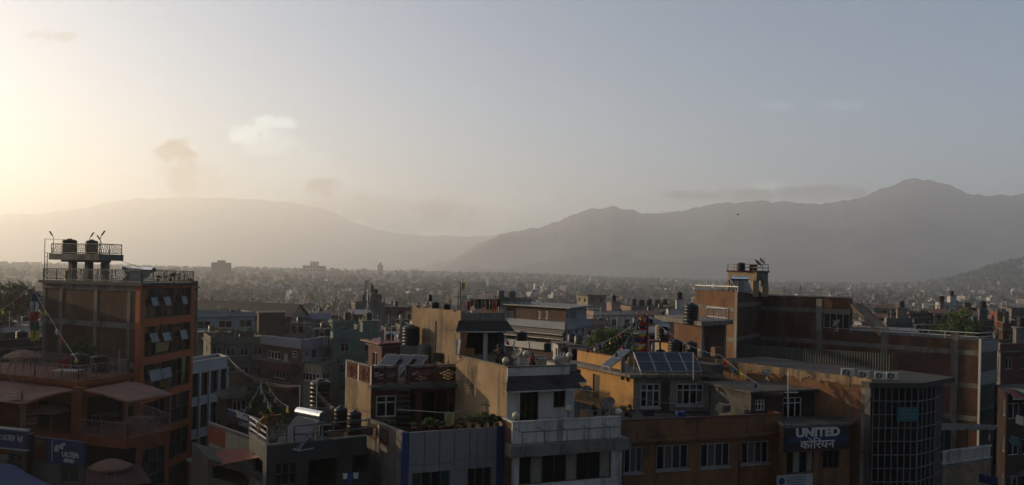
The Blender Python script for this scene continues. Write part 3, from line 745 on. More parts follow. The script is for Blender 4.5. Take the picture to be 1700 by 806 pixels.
# ================================================================ near buildings, left to right
# ---------------------------------------------------------------- brick and orange glass corner building
A = Bld('corner_building', 'five storey brick building with orange framed dark glass front and rooftop tank platform', 'building',
        V2(72, 463, 65), V2(235, 471, 60), V2(321, 466, 68.6), zat(235, 473, 60), 0, 'brick', 'interior')
ZA = A.z1
for px, w_ in ((101, .42), (159, .4), (214, .36)):
    u = A.l.uz(px, 520)[0]; A.beam(A.l, u - w_ / 2, u + w_ / 2, 0, ZA - .45, 'concrete', .04, 'column')
A.beam(A.l, 0, .35, 0, ZA - .45, 'concrete', .035, 'column')
for k in range(5):
    zt = ZA - .02 - 2.95 * k
    A.beam(A.l, -.02, A.l.len - .5, zt - (.5 if k == 0 else .42), zt, 'concrete', .07)
A.beam(A.l, A.l.len - .5, A.l.len + .0, 0, ZA - .15, 'frame_orange', .08, 'orange_pier')
fl = A.f.len
A.beam(A.f, -.08, .42, 0, ZA - .15, 'frame_orange', .1, 'orange_pier'); A.beam(A.f, fl - .5, fl, 0, ZA - .15, 'frame_orange', .1, 'orange_pier')
tops = [471, 535, 598, 660, 717]
gl = []
for k in range(5):
    zt = ZA - .3 - 2.93 * k; zb = zt - 2.35
    A.beam(A.f, .42, fl - .5, zb - .58, zb, 'frame_orange', .08, 'orange_band')
    gl.append((zb, zt)); A.f.ops.append((.42, fl - .5, zb, zt))
    window(A.root, A.f, .42, fl - .5, zb, zt, cols=8, rows=2, frame='metal_dark', glass=('glass', 'glass', 'interior'), fw=.05, off=-.12)
A.beam(A.f, .42, fl - .5, ZA - .3, ZA - .15, 'frame_orange', .08, 'orange_band')
def sash(w, x0, y0, x1, y1, tilt=.3, m='sash_blue'):
    u0, u1, z0, z1 = w.rect(x0, y0, x1, y1); mb = MB(); h = z1 - z0
    a = w.P(u0, z1, .04); b = w.P(u1, z1, .04); c = w.P(u1, z0, .04 + h * tilt); d = w.P(u0, z0, .04 + h * tilt)
    mb.face([a, d, c, b]); q = [p - Vector((w.n.x, w.n.y, 0)) * .03 for p in (a, d, c, b)]; mb.face(q[::-1])
    for i in range(4): p = (a, d, c, b); mb.face([p[i], q[i], q[(i + 1) % 4], p[(i + 1) % 4]])
    o = mb.build('open_sash', m, A.root); mb = MB()
    for e, g in ((a, b), (b, c), (c, d), (d, a)): mb.bar(e, g, .05)
    mb.build('sash_frame', 'metal_dark', o)
for r in ((249, 494, 260, 508), (270, 493, 281, 507), (300, 492, 308, 505), (247, 553, 260, 568), (268, 552, 281, 566), (297, 548, 308, 563), (245, 614, 265, 632), (266, 611, 281, 627)): sash(A.f, *r)
for r in ((256, 568, 280, 584), (300, 592, 306, 634)):
    u0, u1, z0, z1 = A.f.rect(*r); mb = MB(); cloth_mesh(mb, A.f.P(u0, z1, .06), A.f.P(u1, z1, .06), z1 - z0, 3, .06, 8); mb.build('curtain', 'curtain_yellow', A.root)
A.finish(par=0)
A.slab('roof_slab', ZA - .12, ZA + .12, .28, 'concrete_dark')
P3 = lambda p, z: Vector((p[0], p[1], z))
railing(A.root, [P3(A.N, ZA + .12), P3(A.L, ZA + .12), P3(A.M, ZA + .12), P3(A.R, ZA + .12), P3(A.N, ZA + .12)], .95, 'metal_dark', step=.22, wave=True, r=.025, br=.012)
# tank platform
pl0, pl1 = A.l.uz(83, 425)[0], A.l.uz(166, 425)[0]; zp0, zp1 = zat(130, 432, 63), zat(130, 421.5, 63)
for px in (102, 129, 156):
    u = A.l.uz(px, 450)[0]
    for q in (-.75,):
        mb = MB(); A.l.box(mb, u - .23, u + .23, ZA + .12, zp0, q - .45, q); mb.build('platform_column', 'concrete', A.root)
mb = MB(); A.l.box(mb, pl0, pl1, zp0, zp1, -2.1, .1); mb.build('platform_slab', 'concrete', A.root)
mb = MB(); A.l.box(mb, pl0 + .3, pl1 - .3, zp0 - .16, zp0 - .002, -1.2, -.75); mb.build('platform_beam', 'concrete', A.root)
pc = [A.l.P(pl0 + .1, zp1, -.05), A.l.P(pl1 - .1, zp1, -.05), A.l.P(pl1 - .1, zp1, -2.0), A.l.P(pl0 + .1, zp1, -2.0)]
railing(A.root, pc + [pc[0]], .8, 'metal_dark', step=.2, wave=True, r=.022, br=.012, name='platform_railing')
for (u, q, lean) in ((pl0 + .25, -.1, -1), (A.l.uz(112, 420)[0], -1.9, 1), (A.l.uz(132, 420)[0], -1.9, -1), (pl1 - .15, -.1, 1)):
    b = A.l.P(u, zp1, q); d = Vector((A.l.d.x, A.l.d.y, 0)) * lean; mb = MB()
    hh = 1.25 if lean > 0 or u < pl0 + 1 else 1.0
    mb.tube([b, b + Vector((0, 0, hh)), b + Vector((0, 0, hh + .25)) + d * .2], .025, 6); mb.build('lamp_pole', 'metal_dark', A.root)
    mb = MB(); mb.bar(b + Vector((0, 0, hh + .22)) + d * .17, b + Vector((0, 0, hh + .55)) + d * .5, .11, .06); mb.build('lamp_head', 'metal_dark', A.root)
mb = MB()
for dx_ in (0, .35):
    for p0 in (A.l.P(.1 + dx_, ZA + .12, .0), ): mb.bar(p0, p0 + Vector((0, 0, 3.35 - dx_ * 3.2)), .04)
mb.bar(A.l.P(.1, ZA + 3.47, 0), A.l.P(pl0 + 2.2, ZA + 3.4, 0), .035); mb.bar(A.l.P(.1, ZA + 2.35, 0), A.l.P(pl0 + .3, ZA + 2.3, 0), .035)
for k in range(6): mb.bar(A.l.P(.1, ZA + .4 + k * .32, 0), A.l.P(.45, ZA + .4 + k * .32, 0), .03)
mb.build('access_ladder', 'metal_dark', A.root)
tank(115, 421.5, 65, 25, 'larger dark water tank on the concrete platform of the orange glass building', ar=1.1)
tank(152, 422, 64.2, 24, 'smaller dark water tank with a domed lid on the orange glass building platform', ar=.95)
tank(113, 466, 66, 17, 'dark water drum standing below the concrete tank platform', ar=.8)
place('heater', mk_heater, at(228, 470, 63), R(-18), (1.15, .9, .72), 'solar water heater on the roof edge of the orange glass building')
dish(170, 464, 63, 20, 'dark satellite dish beside the right column of the tank platform', R(100))
dish(207, 466, 63, 18, 'satellite dish next to the roof solar heater of the orange glass building', R(80))
plant(283, 467, 64, 15, 'dark bushy plant on the roof corner of the orange glass building', 'leaf_dark', 1.4, 5, pot=True)
plant(262, 467, 64, 10, 'small plant between solar heater and bush on the orange glass building', 'leaf_dark', 1.2, 6, pot=True)

# ---------------------------------------------------------------- restaurant with vaulted canopies
zt1, zt2 = zat(130, 641, 50), zat(211, 731, 48)
LM, LR, LL = V2(130, 641, 50), V2(212, 628, 54), V2(-70, 620, 55)
La = Bld('restaurant', 'orange restaurant building with two vaulted canopies, terraces and railings', 'building', LL, LM, LR, zt1, 0, 'deep_orange', 'deep_orange')
T2 = [V2(128, 722, 49.2), V2(211, 731, 48), V2(283, 714, 51.3), V2(225, 700, 56), V2(120, 705, 53)]
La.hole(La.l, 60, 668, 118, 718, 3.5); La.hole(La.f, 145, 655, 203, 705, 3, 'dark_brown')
La.finish(par=0, roof='maroon')
La.slab('terrace_slab', zt1 - .02, zt1 + .3, .25, 'deep_orange')
zr = zt1 + .3
railing(La.root, [P3(LL, zr), P3(LM, zr), P3(LR, zr), P3(La.N, zr)], .95, 'metal_pink', step=.25, wave=True, r=.024, br=.013)
mb = MB(); mb.prism(T2, zt2 - .55, zt2); mb.build('lower_terrace', 'deep_orange', La.root)
railing(La.root, [P3(p, zt2) for p in T2[:4]], .98, 'metal_pink', step=.25, wave=True, r=.024, br=.013, name='terrace_railing')
G = Wall(T2[1] + Vector((.3, .5)), T2[2] + Vector((-.1, .1)))
mb = MB(); G.mesh(mb, 0, zt2 - .55); u0, u1, z0, z1 = G.rect(232, 742, 280, 799); G.ops = [(.55, G.len - .35, zt2 - 3.4, zt2 - .85)]
mb = MB(); G.mesh(mb, 0, zt2 - .56); mb.build('wall', 'deep_orange', La.root)
window(La.root, G, .55, G.len - .35, zt2 - 3.4, zt2 - .85, cols=3, rows=3, frame='metal_dark', glass=('glass_grey', 'glass_teal'), fw=.05)
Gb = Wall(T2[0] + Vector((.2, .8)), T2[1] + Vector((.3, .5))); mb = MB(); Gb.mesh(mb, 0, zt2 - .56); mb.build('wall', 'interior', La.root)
def vault(pa, pb, pc, pd, drop, name):
    """curved sheet with slack between its ribs: crown edge pa-pb, low edge pc-pd"""
    mb = MB(); n, K = 18, 24; vs_, fs = [], []
    def pos(t, s):
        p, q = pa.lerp(pb, s), pc.lerp(pd, s); v = p.lerp(q, t); z = p.z + (q.z - p.z) * t ** 1.9
        z -= .07 * abs(math.sin(s * 3 * math.pi)) * math.sin(math.pi * min(1, t * 1.05)) + .025 * noise.noise((v.x * 2.3, v.y * 2.3, 4))
        return Vector((v.x, v.y, z))
    for e in (0, -.04):
        for i in range(n + 1):
            for k in range(K + 1): p = pos(i / n, k / K); vs_.append((p.x, p.y, p.z + e))
    q = K + 1; m_ = q * (n + 1)
    for i in range(n):
        for k in range(K): a = i * q + k; fs += [(a, a + 1, a + q + 1, a + q), (m_ + a, m_ + a + q, m_ + a + q + 1, m_ + a + 1)]
        for a, b in ((i * q, i * q + q), (i * q + K + q, i * q + K)): fs.append((a, b, m_ + b, m_ + a))
    for k in range(K): a = n * q + k; fs.append((a, a + 1, m_ + a + 1, m_ + a)); fs.append((k + 1, k, m_ + k, m_ + k + 1))
    mb.mesh(vs_, fs, 0, True); o = mb.build(name, 'canopy_skin', La.root)
    for s in (0, 1 / 3, 2 / 3, 1):
        mb = MB(); mb.tube([pos(i / n, s) - Vector((0, 0, .08)) for i in range(n + 1)], .03, 6); mb.build('canopy_rib', 'deep_orange', o)
zc = zt1 - .12
ca = at(137, 643, 49.2); ca.z = zc; cb = at(214, 634, 53.4); cb.z = zc
vault(ca, cb, at(211, 668, 47.6), at(286, 655, 51.4), .9, 'canopy')
ca2 = at(131, 643, 49.3); ca2.z = zc; cb2 = at(-60, 632, 55); cb2.z = zc
vault(cb2, ca2, at(-130, 655, 51.5), at(40, 671, 46.6), .9, 'canopy')
for px, py, Y in ((209, 728, 48.1), (282, 712, 51.2), (40, 735, 46.8)):
    b = at(px, py, Y); mb = MB(); tp = {209: zat(209, 668, 48), 282: zat(284, 656, 51.3), 40: zat(40, 672, 46.8)}[px]; mb.bar(P3(b, zt2), P3(b, tp), .06); mb.build('canopy_post', 'metal_pink', La.root)
mb = MB(); p = at(131, 690, 49.4); mb.obox(P3(p, (zt2 + zt1) / 2), (.33, 0, 0), (0, .25, 0), (0, 0, (zt1 - zt2) / 2)); mb.build('orange_pier', 'deep_orange', La.root)
mb = MB(); Lw = Wall(V2(-70, 700, 50), V2(128, 722, 49.2)); Lw.box(mb, 0, Lw.len, zt2 - .5, zt2 - .02, -4, -.2); mb.build('lower_terrace', 'deep_orange', La.root)
# spiral stair
mb = MB(); sc_ = at(36, 690, 47.5)
mb.tube([P3(sc_, zt2), P3(sc_, zt1)], .06, 8)
for k in range(12):
    a = k * .52 - 1.4; z = zt2 + .24 * (k + 1); d = Vector((math.cos(a), math.sin(a), 0)); e = Vector((-d.y, d.x, 0))
    mb.obox(P3(sc_, z) + d * .45, d * .4, e * .13, (0, 0, .02))
mb.build('spiral_stair', 'metal_pink', La.root)
mb = MB(); pp = at(38, 640, 50.2)
for k in range(10):
    a0, a1 = math.pi * (.5 + k * .1), math.pi * (.5 + (k + 1) * .1); c = P3(pp, zr + .5)
    mb.bar(c + Vector((.7 * math.cos(a0), 0, .55 * math.sin(a0))) * 1.4, c + Vector((.7 * math.cos(a1), 0, .55 * math.sin(a1))) * 1.4, .05)
mb.build('stair_arch', 'metal_pink', La.root)
tank(131, 616, 53, 31, 'glossy black tank behind the railing on the upper restaurant terrace, the taller one', ar=.95)
tank(166, 616, 54.5, 27, 'glossy black tank behind the railing on the upper restaurant terrace, the squat one', ar=1.25)
place('umbrella', mk_umbrella('umbrella'), at(38, 644, 51.5), .3, 1.05, 'tan parasol on the upper restaurant terrace beside the flag pole')
place('umbrella', mk_umbrella('umbrella'), at(84, 730, 50), .1, .95, 'tan parasol under the left vaulted canopy')
place('umbrella', mk_umbrella('umbrella'), P3(at(182, 806, 45.5), zat(182, 762, 45.5) - 2.47), .5, 1.05, 'tan parasol at street level below the lower terrace')
def table(px, py, Y, label, m='window_white', r=.6):
    p = at(px, py, Y); t = thing('terrace_table', label, 'table', p, 'terrace tables')
    mb = MB(); mb.obox(p + Vector((0, 0, .74)), (r, 0, 0), (0, r * .7, 0), (0, 0, .02)); mb.build('table_top', m, t)
    for i, j in ((-1, -1), (-1, 1), (1, -1), (1, 1)):
        mb = MB(); q = p + Vector((i * r * .85, j * r * .55, 0)); mb.bar(q, q + Vector((0, 0, .72)), .04); mb.build('leg', 'metal_dark', t)
table(112, 634, 51.5, 'pale table behind the upper restaurant railing', r=.8)
table(238, 712, 51.5, 'pale table at the right end of the lower restaurant terrace', 'metal_pink', .6)
table(180, 708, 51, 'long table under the right vaulted canopy', 'door_wood', .9)
mb = MB(); a, b = at(97, 600, 53.5), at(116, 594, 53.5); cloth_mesh(mb, a, b, .75, 5, .1); single('red_cloth', mb, 'flag_red', 'red cloth hung beside the glossy black terrace tanks', 'cloth')
for k, px in enumerate((139, 147, 155, 163)): plant(px, 637.5 - k * 1.2, 50.8 + k * .35, 12, ['whitish potted plant at the terrace corner', 'whitish potted plant, second from the terrace corner', 'whitish potted plant, third from the terrace corner', 'whitish potted plant nearest the terrace post'][k], 'leaf_dry', 1.2, 20 + k, n=120)
mb = MB(); p = at(197.5, 629, 53); mb.tube([P3(p, zr), P3(p, zr + 1.6)], .06, 8); mb.tube([P3(p, zr + 1.6), P3(p, zr + 1.72)], [.09, .04], 8); single('terrace_post', mb, 'curtain', 'pale pipe post standing at the upper terrace railing', 'post')
# prayer flag pole
fp = at(58, 640, 51.5); ft = at(57, 474, 51.5); t = thing('flag_pole', 'tall pole with blue, white, red, green and yellow prayer flag panels', 'flag pole', fp)
mb = MB(); mb.tube([fp, ft], [.05, .03], 8); mb.build('pole', 'metal_dark', t)
ys = [488, 501, 518, 534, 549, 566]
for k, m in enumerate(('flag_blue', 'flag_white', 'flag_red', 'flag_green', 'flag_yellow')):
    a, b = at(50.5, ys[k], 51.5), at(66.5 - (k % 2), ys[k] + .5, 51.5); mb = MB(); cloth_mesh(mb, a, b, a.z - zat(58, ys[k + 1], 51.5), k, .09, 7, 5); mb.build('flag', m, t)
flag_string(at(52, 474, 51.5), at(-30, 528, 44), 6, 'prayer flag string running left from the tall flag pole', .3, .28, 1)
flag_string(at(59, 486, 51.5), at(130, 600, 47), 7, 'prayer flag string running down right from the tall flag pole', .15, .28, 3)
# signs and the frontage below the restaurant
S1 = Wall(V2(-40, 706, 44), V2(46, 720, 43)); S2 = Wall(V2(56, 730, 44.2), V2(140, 740, 43))
def sign(name, label, w, x0, y0, x1, y1, m, frame=None):
    u0, u1, z0, z1 = (*[w.uz(x, (y0 + y1) / 2)[0] for x in (x0, x1)], w.uz((x0 + x1) / 2, y1)[1], w.uz((x0 + x1) / 2, y0)[1])
    t = thing(name, label, 'sign', w.P(u0, z0)); mb = MB(); w.box(mb, u0, u1, z0, z1, -.12, 0); mb.build('panel', m, t)
    if frame:
        mb = MB(); w.box(mb, u0 - .04, u1 + .04, z1, z1 + .1, -.14, .05); w.box(mb, u0 - .04, u1 + .04, z0 - .06, z0, -.14, .05); mb.build('frame', frame, t)
    return t, u0, u1, z0, z1
t, u0, u1, z0, z1 = sign('restaurant_sign', 'blue restaurant sign with white edge at the picture’s left border', S1, -40, 713, 45, 743, 'sign_blue', 'metal_white')
zc_ = (z0 + z1) / 2
lettering(t, S1, S1.uz(14.5, 728)[0], zc_ + .06, .012, 'LALTEEN', .42, 'letter_white', sx=.52)
lettering(t, S1, S1.uz(33.5, 731)[0], zc_ + .04, .012, 'रेस्टो', .42, 'letter_white', sx=.5)
lettering(t, S1, S1.uz(-1, 725)[0], zc_ + .06, .012, 'ट', .42, 'letter_white', bold=.006)
t, u0, u1, z0, z1 = sign('restaurant_sign', 'bright blue restaurant sign with a picture of food, beside the orange terrace', S2, 57, 730, 140, 770, 'sign_blue')
zc_ = (z0 + z1) / 2; U = lambda px: S2.uz(px, 750)[0]
mb = MB(); S2.box(mb, U(57), U(76), z0 + .02, z1 - .02, 0, .008); mb.build('photo_print', 'food_red', t)
mb = MB(); mb.lathe([(0, 0), (.22, .02), (.16, .25), (.02, .3)], 8, S2.P(U(66), zc_ + .15, .01)); S2.box(mb, U(59), U(74), z1 - .4, z1 - .1, .009, .014); mb.build('photo_print', 'food_green', t)
mb = MB(); S2.box(mb, U(86), U(86.8), z0 + .08, z1 - .08, 0, .01); mb.build('divider', 'letter_white', t)
lettering(t, S2, U(117), zc_ - .12, .012, 'LALTEEN', .4, 'letter_white', bold=.006, sx=.74)
lettering(t, S2, U(115), zc_ - .45, .012, 'RESTRO', .25, 'letter_white', bold=.008, sx=.8)
lettering(t, S2, U(102), zc_ + .27, .012, 'दि', .36, 'letter_white', bold=.01)
mb = MB()
for x_, hh in ((90.5, .32), (93, .46), (95.8, .42)): S2.box(mb, U(x_), U(x_ + 1.5), zc_ - .02, zc_ + hh * .8, 0, .012)
mb.build('lantern_emblem', 'letter_white', t)
fr = Bld('corner_shop', 'grey shop frontage below the two blue restaurant signs', 'building', V2(-60, 750, 46), V2(-40, 745, 44.4), V2(140, 776, 43.4), zat(60, 764, 44.2) - .05, 0, 'concrete_dark', 'concrete_dark')
fr.win(fr.f, 12, 752, 38, 795, cols=2, frame='metal_dark', glass='glass_grey'); fr.win(fr.f, 100, 772, 130, 802, cols=2, frame='metal_dark', glass='glass_grey'); fr.finish(par=0)
mb = MB(); S3 = Wall(V2(46, 745, 43.3), V2(57, 750, 44)); S3.box(mb, 0, S3.len, zat(50, 790, 43.5), zat(50, 722, 43.5), -.2, -.02); single('sign_bracket', mb, 'sign_navy', 'dark vertical panel joining the two blue restaurant signs', 'panel')
mb = MB(); n = 12; vs_, fs = [], []
a0, a1, b0, b1 = at(-60, 762, 41), at(25, 774, 41), at(-60, 840, 36), at(112, 812, 38.5)
for i in range(n + 1):
    for j in range(n + 1):
        u, v = i / n, j / n; p = a0.lerp(a1, u).lerp(b0.lerp(b1, u), v); p.z += .12 * math.sin(u * 9 + v * 3) * .4 - .25 * math.sin(math.pi * v) * .5; vs_.append(p)
fs = [(i * (n + 1) + j, (i + 1) * (n + 1) + j, (i + 1) * (n + 1) + j + 1, i * (n + 1) + j + 1) for i in range(n) for j in range(n)]
mb.mesh(vs_, fs, 0, True); o = single('tarpaulin', mb, 'tarp_blue', 'blue tarpaulin stretched below the restaurant signs', 'tarpaulin')
sm = o.modifiers.new('thickness', 'SOLIDIFY'); sm.thickness = .02
mb = MB(); corrugated(mb, at(142, 780, 44.5), at(232, 770, 47), at(140, 812, 42), at(252, 802, 44.5), 14, .02); single('red_awning', mb, 'umbrella_red', 'dark red awning under the street level parasol', 'awning')

# ---------------------------------------------------------------- white framed glass building with an ochre side wall
D = Bld('white_frame_building', 'white concrete framed building with tall dark windows beside the orange glass building', 'building',
        V2(300, 604, 74), V2(314, 603, 71.5), V2(378, 593, 77), zat(378, 593, 77) - .9, 0, 'white_blue', 'white_clean')
ln = D.f.len; zz = D.z1
nb = 4
for k in range(3):
    for i in range(nb):
        u0 = ln * i / nb + .18; D.winu(D.f, u0, ln * (i + 1) / nb - .12, zz - 2.35 - 2.95 * k, zz - .15 - 2.95 * k, cols=2, frame='metal_dark', glass='glass', fw=.05, off=-.12)
for i in range(nb + 1):
    u = min(ln - .1, max(.1, ln * i / nb)); D.beam(D.f, u - .12, u + .12, 0, zz, 'white_clean', .16, 'column')
for k in range(4): D.beam(D.f, .0, ln, zz - 2.98 * k - .16, zz - 2.98 * k, 'white_clean', .12, 'ledge')
D.finish(par=.9, coping='white_clean')
Dw = Bld('ochre_building', 'plain ochre side wall standing right of the white framed building', 'building', V2(379, 618, 77.1), V2(380, 618, 77.0), V2(403, 613, 79), zat(390, 616, 78), 0, 'orange_wall', 'orange_wall')
Dw.finish(par=0, slab=.12)

# ---------------------------------------------------------------- low hip roofed house
Hh = Bld('hip_roof_house', 'small dark house with hipped shingle roof and a row of white windows', 'house', V2(362, 660, 69), V2(378, 664, 66), V2(448, 655, 68), zat(400, 658, 67), 0, 'dark_brown', 'dark_brown')
Hh.win(Hh.f, 386, 664, 415, 682, cols=4, tr=.0); Hh.win(Hh.f, 423, 661, 444, 679, cols=3)
Hh.finish(par=0)
c = (Hh.L + Hh.R) / 2; zt = zat(395, 637, 70)
mb = MB(); e = [p + (p - c).normalized() * .6 for p in Hh.poly]; r0, r1 = c.lerp((e[0] + e[1]) / 2, .45), c.lerp((e[2] + e[3]) / 2, .45); zb = Hh.z1 - .05
A3 = [P3(p, zb) for p in e]; q0, q1 = P3(r0, zt), P3(r1, zt)
for f in ([A3[1], A3[2], q1, q0], [A3[0], A3[1], q0], [A3[2], A3[3], q1], [A3[3], A3[0], q0, q1], A3): mb.face(f)
mb.build('roof', 'shingle', Hh.root)

# ---------------------------------------------------------------- terrace house with solar heater
zE = zat(443, 741, 36)
E = Bld('terrace_house', 'dark concrete house whose flat roof carries a railing, tanks and a solar heater', 'house', V2(414, 723, 38.6), V2(443, 741, 36), V2(613, 726, 38.6), zE - .75, 0, 'concrete_dark', 'soot_wall')  # both visible walls take darker colours in place of shade
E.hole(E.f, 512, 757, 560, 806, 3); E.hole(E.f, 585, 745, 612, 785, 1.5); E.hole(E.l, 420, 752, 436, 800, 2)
E.win(E.f, 456, 768, 492, 806, cols=3, rows=2, frame='window_wood')
E.finish(par=.75, sides='lf')
railing(E.root, [P3(E.L, zE), P3(E.M, zE)], .85, 'metal_grey', rails=(1, .68, .36), step=0, post=1.4, r=.03)
ga, gb = E.f.P(1.0, zE, -.05), E.f.P(E.f.len, zE, -.05)
railing(E.root, [E.f.P(1.25, zE, -.05), gb], .8, 'metal_dark', rails=(1, .5), step=0, post=1.5, r=.03)
railing(E.root, [E.f.P(0, zE, -.05), E.f.P(.9, zE, -.05)], .85, 'metal_dark', rails=(1, .5), step=0, post=.9, r=.03)
place('heater', mk_heater, at(497, 742, 37.6), R(-38), .98, 'solar water heater with a shining drum on the dark concrete terrace house')
tank(532, 674, 43.5, 45, 'tall black ribbed tank on a steel stand behind the shining solar heater', ar=.92)
tank(565, 716, 39.8, 42, 'black tank left of two on the terrace house roof', ar=.62); tank(588, 722, 39.2, 41, 'black tank right of two on the terrace house roof, next to the brick wall', ar=.66)
mb = MB(); st = at(533, 677, 43.5)
for i, j in ((-1, -1), (1, -1), (-1, 1), (1, 1)): mb.bar(st + Vector((i * .5, j * .5, 0)), st + Vector((i * .5, j * .5, -1.7)), .07)
mb.box(st.x - .6, st.x + .6, st.y - .6, st.y + .6, st.z - .1, st.z - .003); single('tank_stand', mb, 'metal_dark', 'dark steel stand under the tall black ribbed tank', 'stand')
for px, y0, y1, Y, lb in ((498.5, 640, 690, 41, 'thin pale pole left of the tall black ribbed tank'), (526.5, 628, 682, 41, 'thin pale pole in front of the tall black ribbed tank')):
    mb = MB(); a, b = at(px, y0, Y), at(px, y1, Y); mb.tube([P3(a, E.z1), a], .03, 6); single('pole', mb, 'metal_white', lb, 'pole', loc=P3(a, E.z1))
def palm(px, py, Y, h, label):
    p = at(px, py, Y); t = thing('palm', label, 'plant', p); mb = MB(); top = p + Vector((-.12, 0, h)); mb.lathe([(0, 0), (.2, 0), (.26, .32), (.22, .32), (0, .3)], 12, p); mb.build('pot', 'concrete_dark', t)
    mb = MB(); mb.tube([p + Vector((.1, 0, .2)), p + Vector((.03, 0, h * .5)), top], [.1, .075, .05], 9); mb.build('trunk', 'curtain', t)
    mb = MB(); rnd = random.Random(3)
    for k in range(17):
        a = rnd.random() * 6.28; l = rnd.uniform(.2, .7); dr = rnd.uniform(-.35, .9); e = Vector((math.cos(a), math.sin(a), 0)); s = Vector((-e.y, e.x, 0)); pts = [top, top + e * l * .4 + Vector((0, 0, .22)), top + e * l * .8 + Vector((0, 0, .22 - dr * .6)), top + e * l + Vector((0, 0, .1 - dr))]
        for i in range(3):
            w0, w1 = .02 + .07 * (i > 0), .09 * (i < 2); mb.face([pts[i] - s * w0, pts[i] + s * w0, pts[i + 1] + s * w1, pts[i + 1] - s * w1])
            for j in range(4):
                q = pts[i].lerp(pts[i + 1], j / 4); mb.face([q, q + s * .16 + Vector((0, 0, -.12)), q + e * .06]); mb.face([q, q - s * .16 + Vector((0, 0, -.12)), q + e * .06])
    mb.build('crown', 'leaf_dry', t)
palm(452, 738, 36.8, 1.15, 'dry potted palm with brown fronds and pale trunk beside the solar heater')
# lower roofs in front of it
Ew = Bld('low_wing', 'low cream and orange walled wing carrying a dark advertising banner', 'building', V2(346, 706, 49), V2(348, 708, 48.5), V2(416, 718, 44.5), zat(380, 711, 46.8) - .02, 0, 'deep_orange', 'cream_wall')
Ew.beam(Ew.f, 0, Ew.f.uz(374, 720)[0], Ew.z1 - 1.2, Ew.z1 - .01, 'deep_orange', .02, 'orange_panel'); Ew.finish(par=0, slab=.1, roof='tin_grey')
S4 = Wall(V2(377, 700, 47), V2(444, 712, 43.2)); t, u0, u1, z0, z1 = sign('advertising_banner', 'dark banner reading Delicious Coffee above the cream wing', S4, 377, 689, 438, 711, 'sign_navy')
zm = (z0 + z1) / 2; mb = MB(); S4.box(mb, u0 + .02, u1 - .02, zm + .05, z1 - .02, 0, .006); mb.build('blue_band', 'letter_blue', t); uu = lambda px: S4.uz(px, 700)[0]
lettering(t, S4, uu(402), zm + .22, .012, 'Delicious', .42, 'letter_white', bold=.012, sx=.95); lettering(t, S4, uu(408), zm - .2, .012, 'C O F F E E', .34, 'metal_grey', bold=.01, sx=1.0)
mb = MB(); mb.lathe([(0, 0), (.05, .0), (.22, .12), (.2, .14), (0, .1)], 14, S4.P(uu(432), zm + .1, .05)); mb.build('cup_emblem', 'letter_white', t)
mb = MB(); corrugated(mb, at(415, 742, 39.5), at(332, 753, 43), at(440, 758, 36.8), at(350, 775, 40), 26, .022); single('tin_canopy', mb, 'tin_red', 'red corrugated tin roof below the terrace house', 'roof')
mb = MB(); q = [at(310, 748, 45.5), at(352, 735, 47.5), at(414, 741, 43), at(345, 752, 43.6)]; mb.prism([(p.x, p.y) for p in q], q[0].z - .6, q[0].z - .5); single('sheet_canopy', mb, 'plaster_grey', 'flat grey sheet roof between the white framed building and the red tin roof', 'roof')
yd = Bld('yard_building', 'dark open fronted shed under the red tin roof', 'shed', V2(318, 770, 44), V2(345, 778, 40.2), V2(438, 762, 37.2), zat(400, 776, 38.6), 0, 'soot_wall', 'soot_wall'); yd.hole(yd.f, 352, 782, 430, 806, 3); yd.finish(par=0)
ws = at(560, 806, 36.4)
for px, py, m, lb, Y in ((574, 786, 'flag_white', 'white laundry hung in front of the dark terrace house wall', 36.2), (582, 786, 'cloth_blue', 'blue laundry hung between two white pieces', 36.2), (591, 785, 'flag_white', 'small white laundry piece next to the blue one', 36.3)):
    mb = MB(); cloth_mesh(mb, at(px - 5, py, Y), at(px + 4, py, Y), .28 if m == 'flag_white' else .5, px); single('laundry', mb, m, lb, 'laundry', 'laundry at the dark wall')

# ---------------------------------------------------------------- brick house with lattice parapet
zF = zat(617, 609, 44)
Fh = Bld('lattice_house', 'red brick house with pierced brick parapet and pale plaster side wall', 'house', V2(574, 598, 47), V2(617, 609, 44), V2(769, 604, 45.9), zF - 1.02, 8.4, 'plaster_tan', 'brick_red')
Fh.win(Fh.f, 624, 657, 658, 693, cols=2, tr=.32, fw=.08); Fh.hole(Fh.f, 700, 650, 742, 712, 2.5); Fh.win(Fh.f, 745, 668, 764, 700, cols=2, frame='window_wood'); Fh.hole(Fh.f, 671, 652, 690, 712, 1.2)
Fh.finish(par=0); zf1 = Fh.z1
mb = MB(); Fh.f.box(mb, -.1, Fh.f.len + .1, zf1 - .22, zf1 - .02, -.3, .55); mb.build('ledge', 'concrete_dark', Fh.root)
def jali(w, u0, u1, z0, z1, root, m='brick_red', th=.09):
    """pierced brick panel: solid courses with a diamond of gaps"""
    mb = MB(); bw, bh = .2, .085; ny = int((z1 - z0) / bh); nx = max(2, int((u1 - u0) / bw)); bw = (u1 - u0) / nx
    for j in range(ny):
        for i in range(nx):
            cu, cv = (i + .5) / nx - .5, (j + .5) / ny - .5
            if abs(cu) * 1.15 + abs(cv) < .45 and (i + j) % 2 == 0 and abs(cv) < .36: continue
            e = .012 * ((i * 7 + j * 3) % 3); w.box(mb, u0 + i * bw + .004, u0 + (i + 1) * bw - .004, z0 + j * bh + .004, z0 + (j + 1) * bh - .004, -th, -.02 + e)
    return mb.build('lattice_panel', m, root)
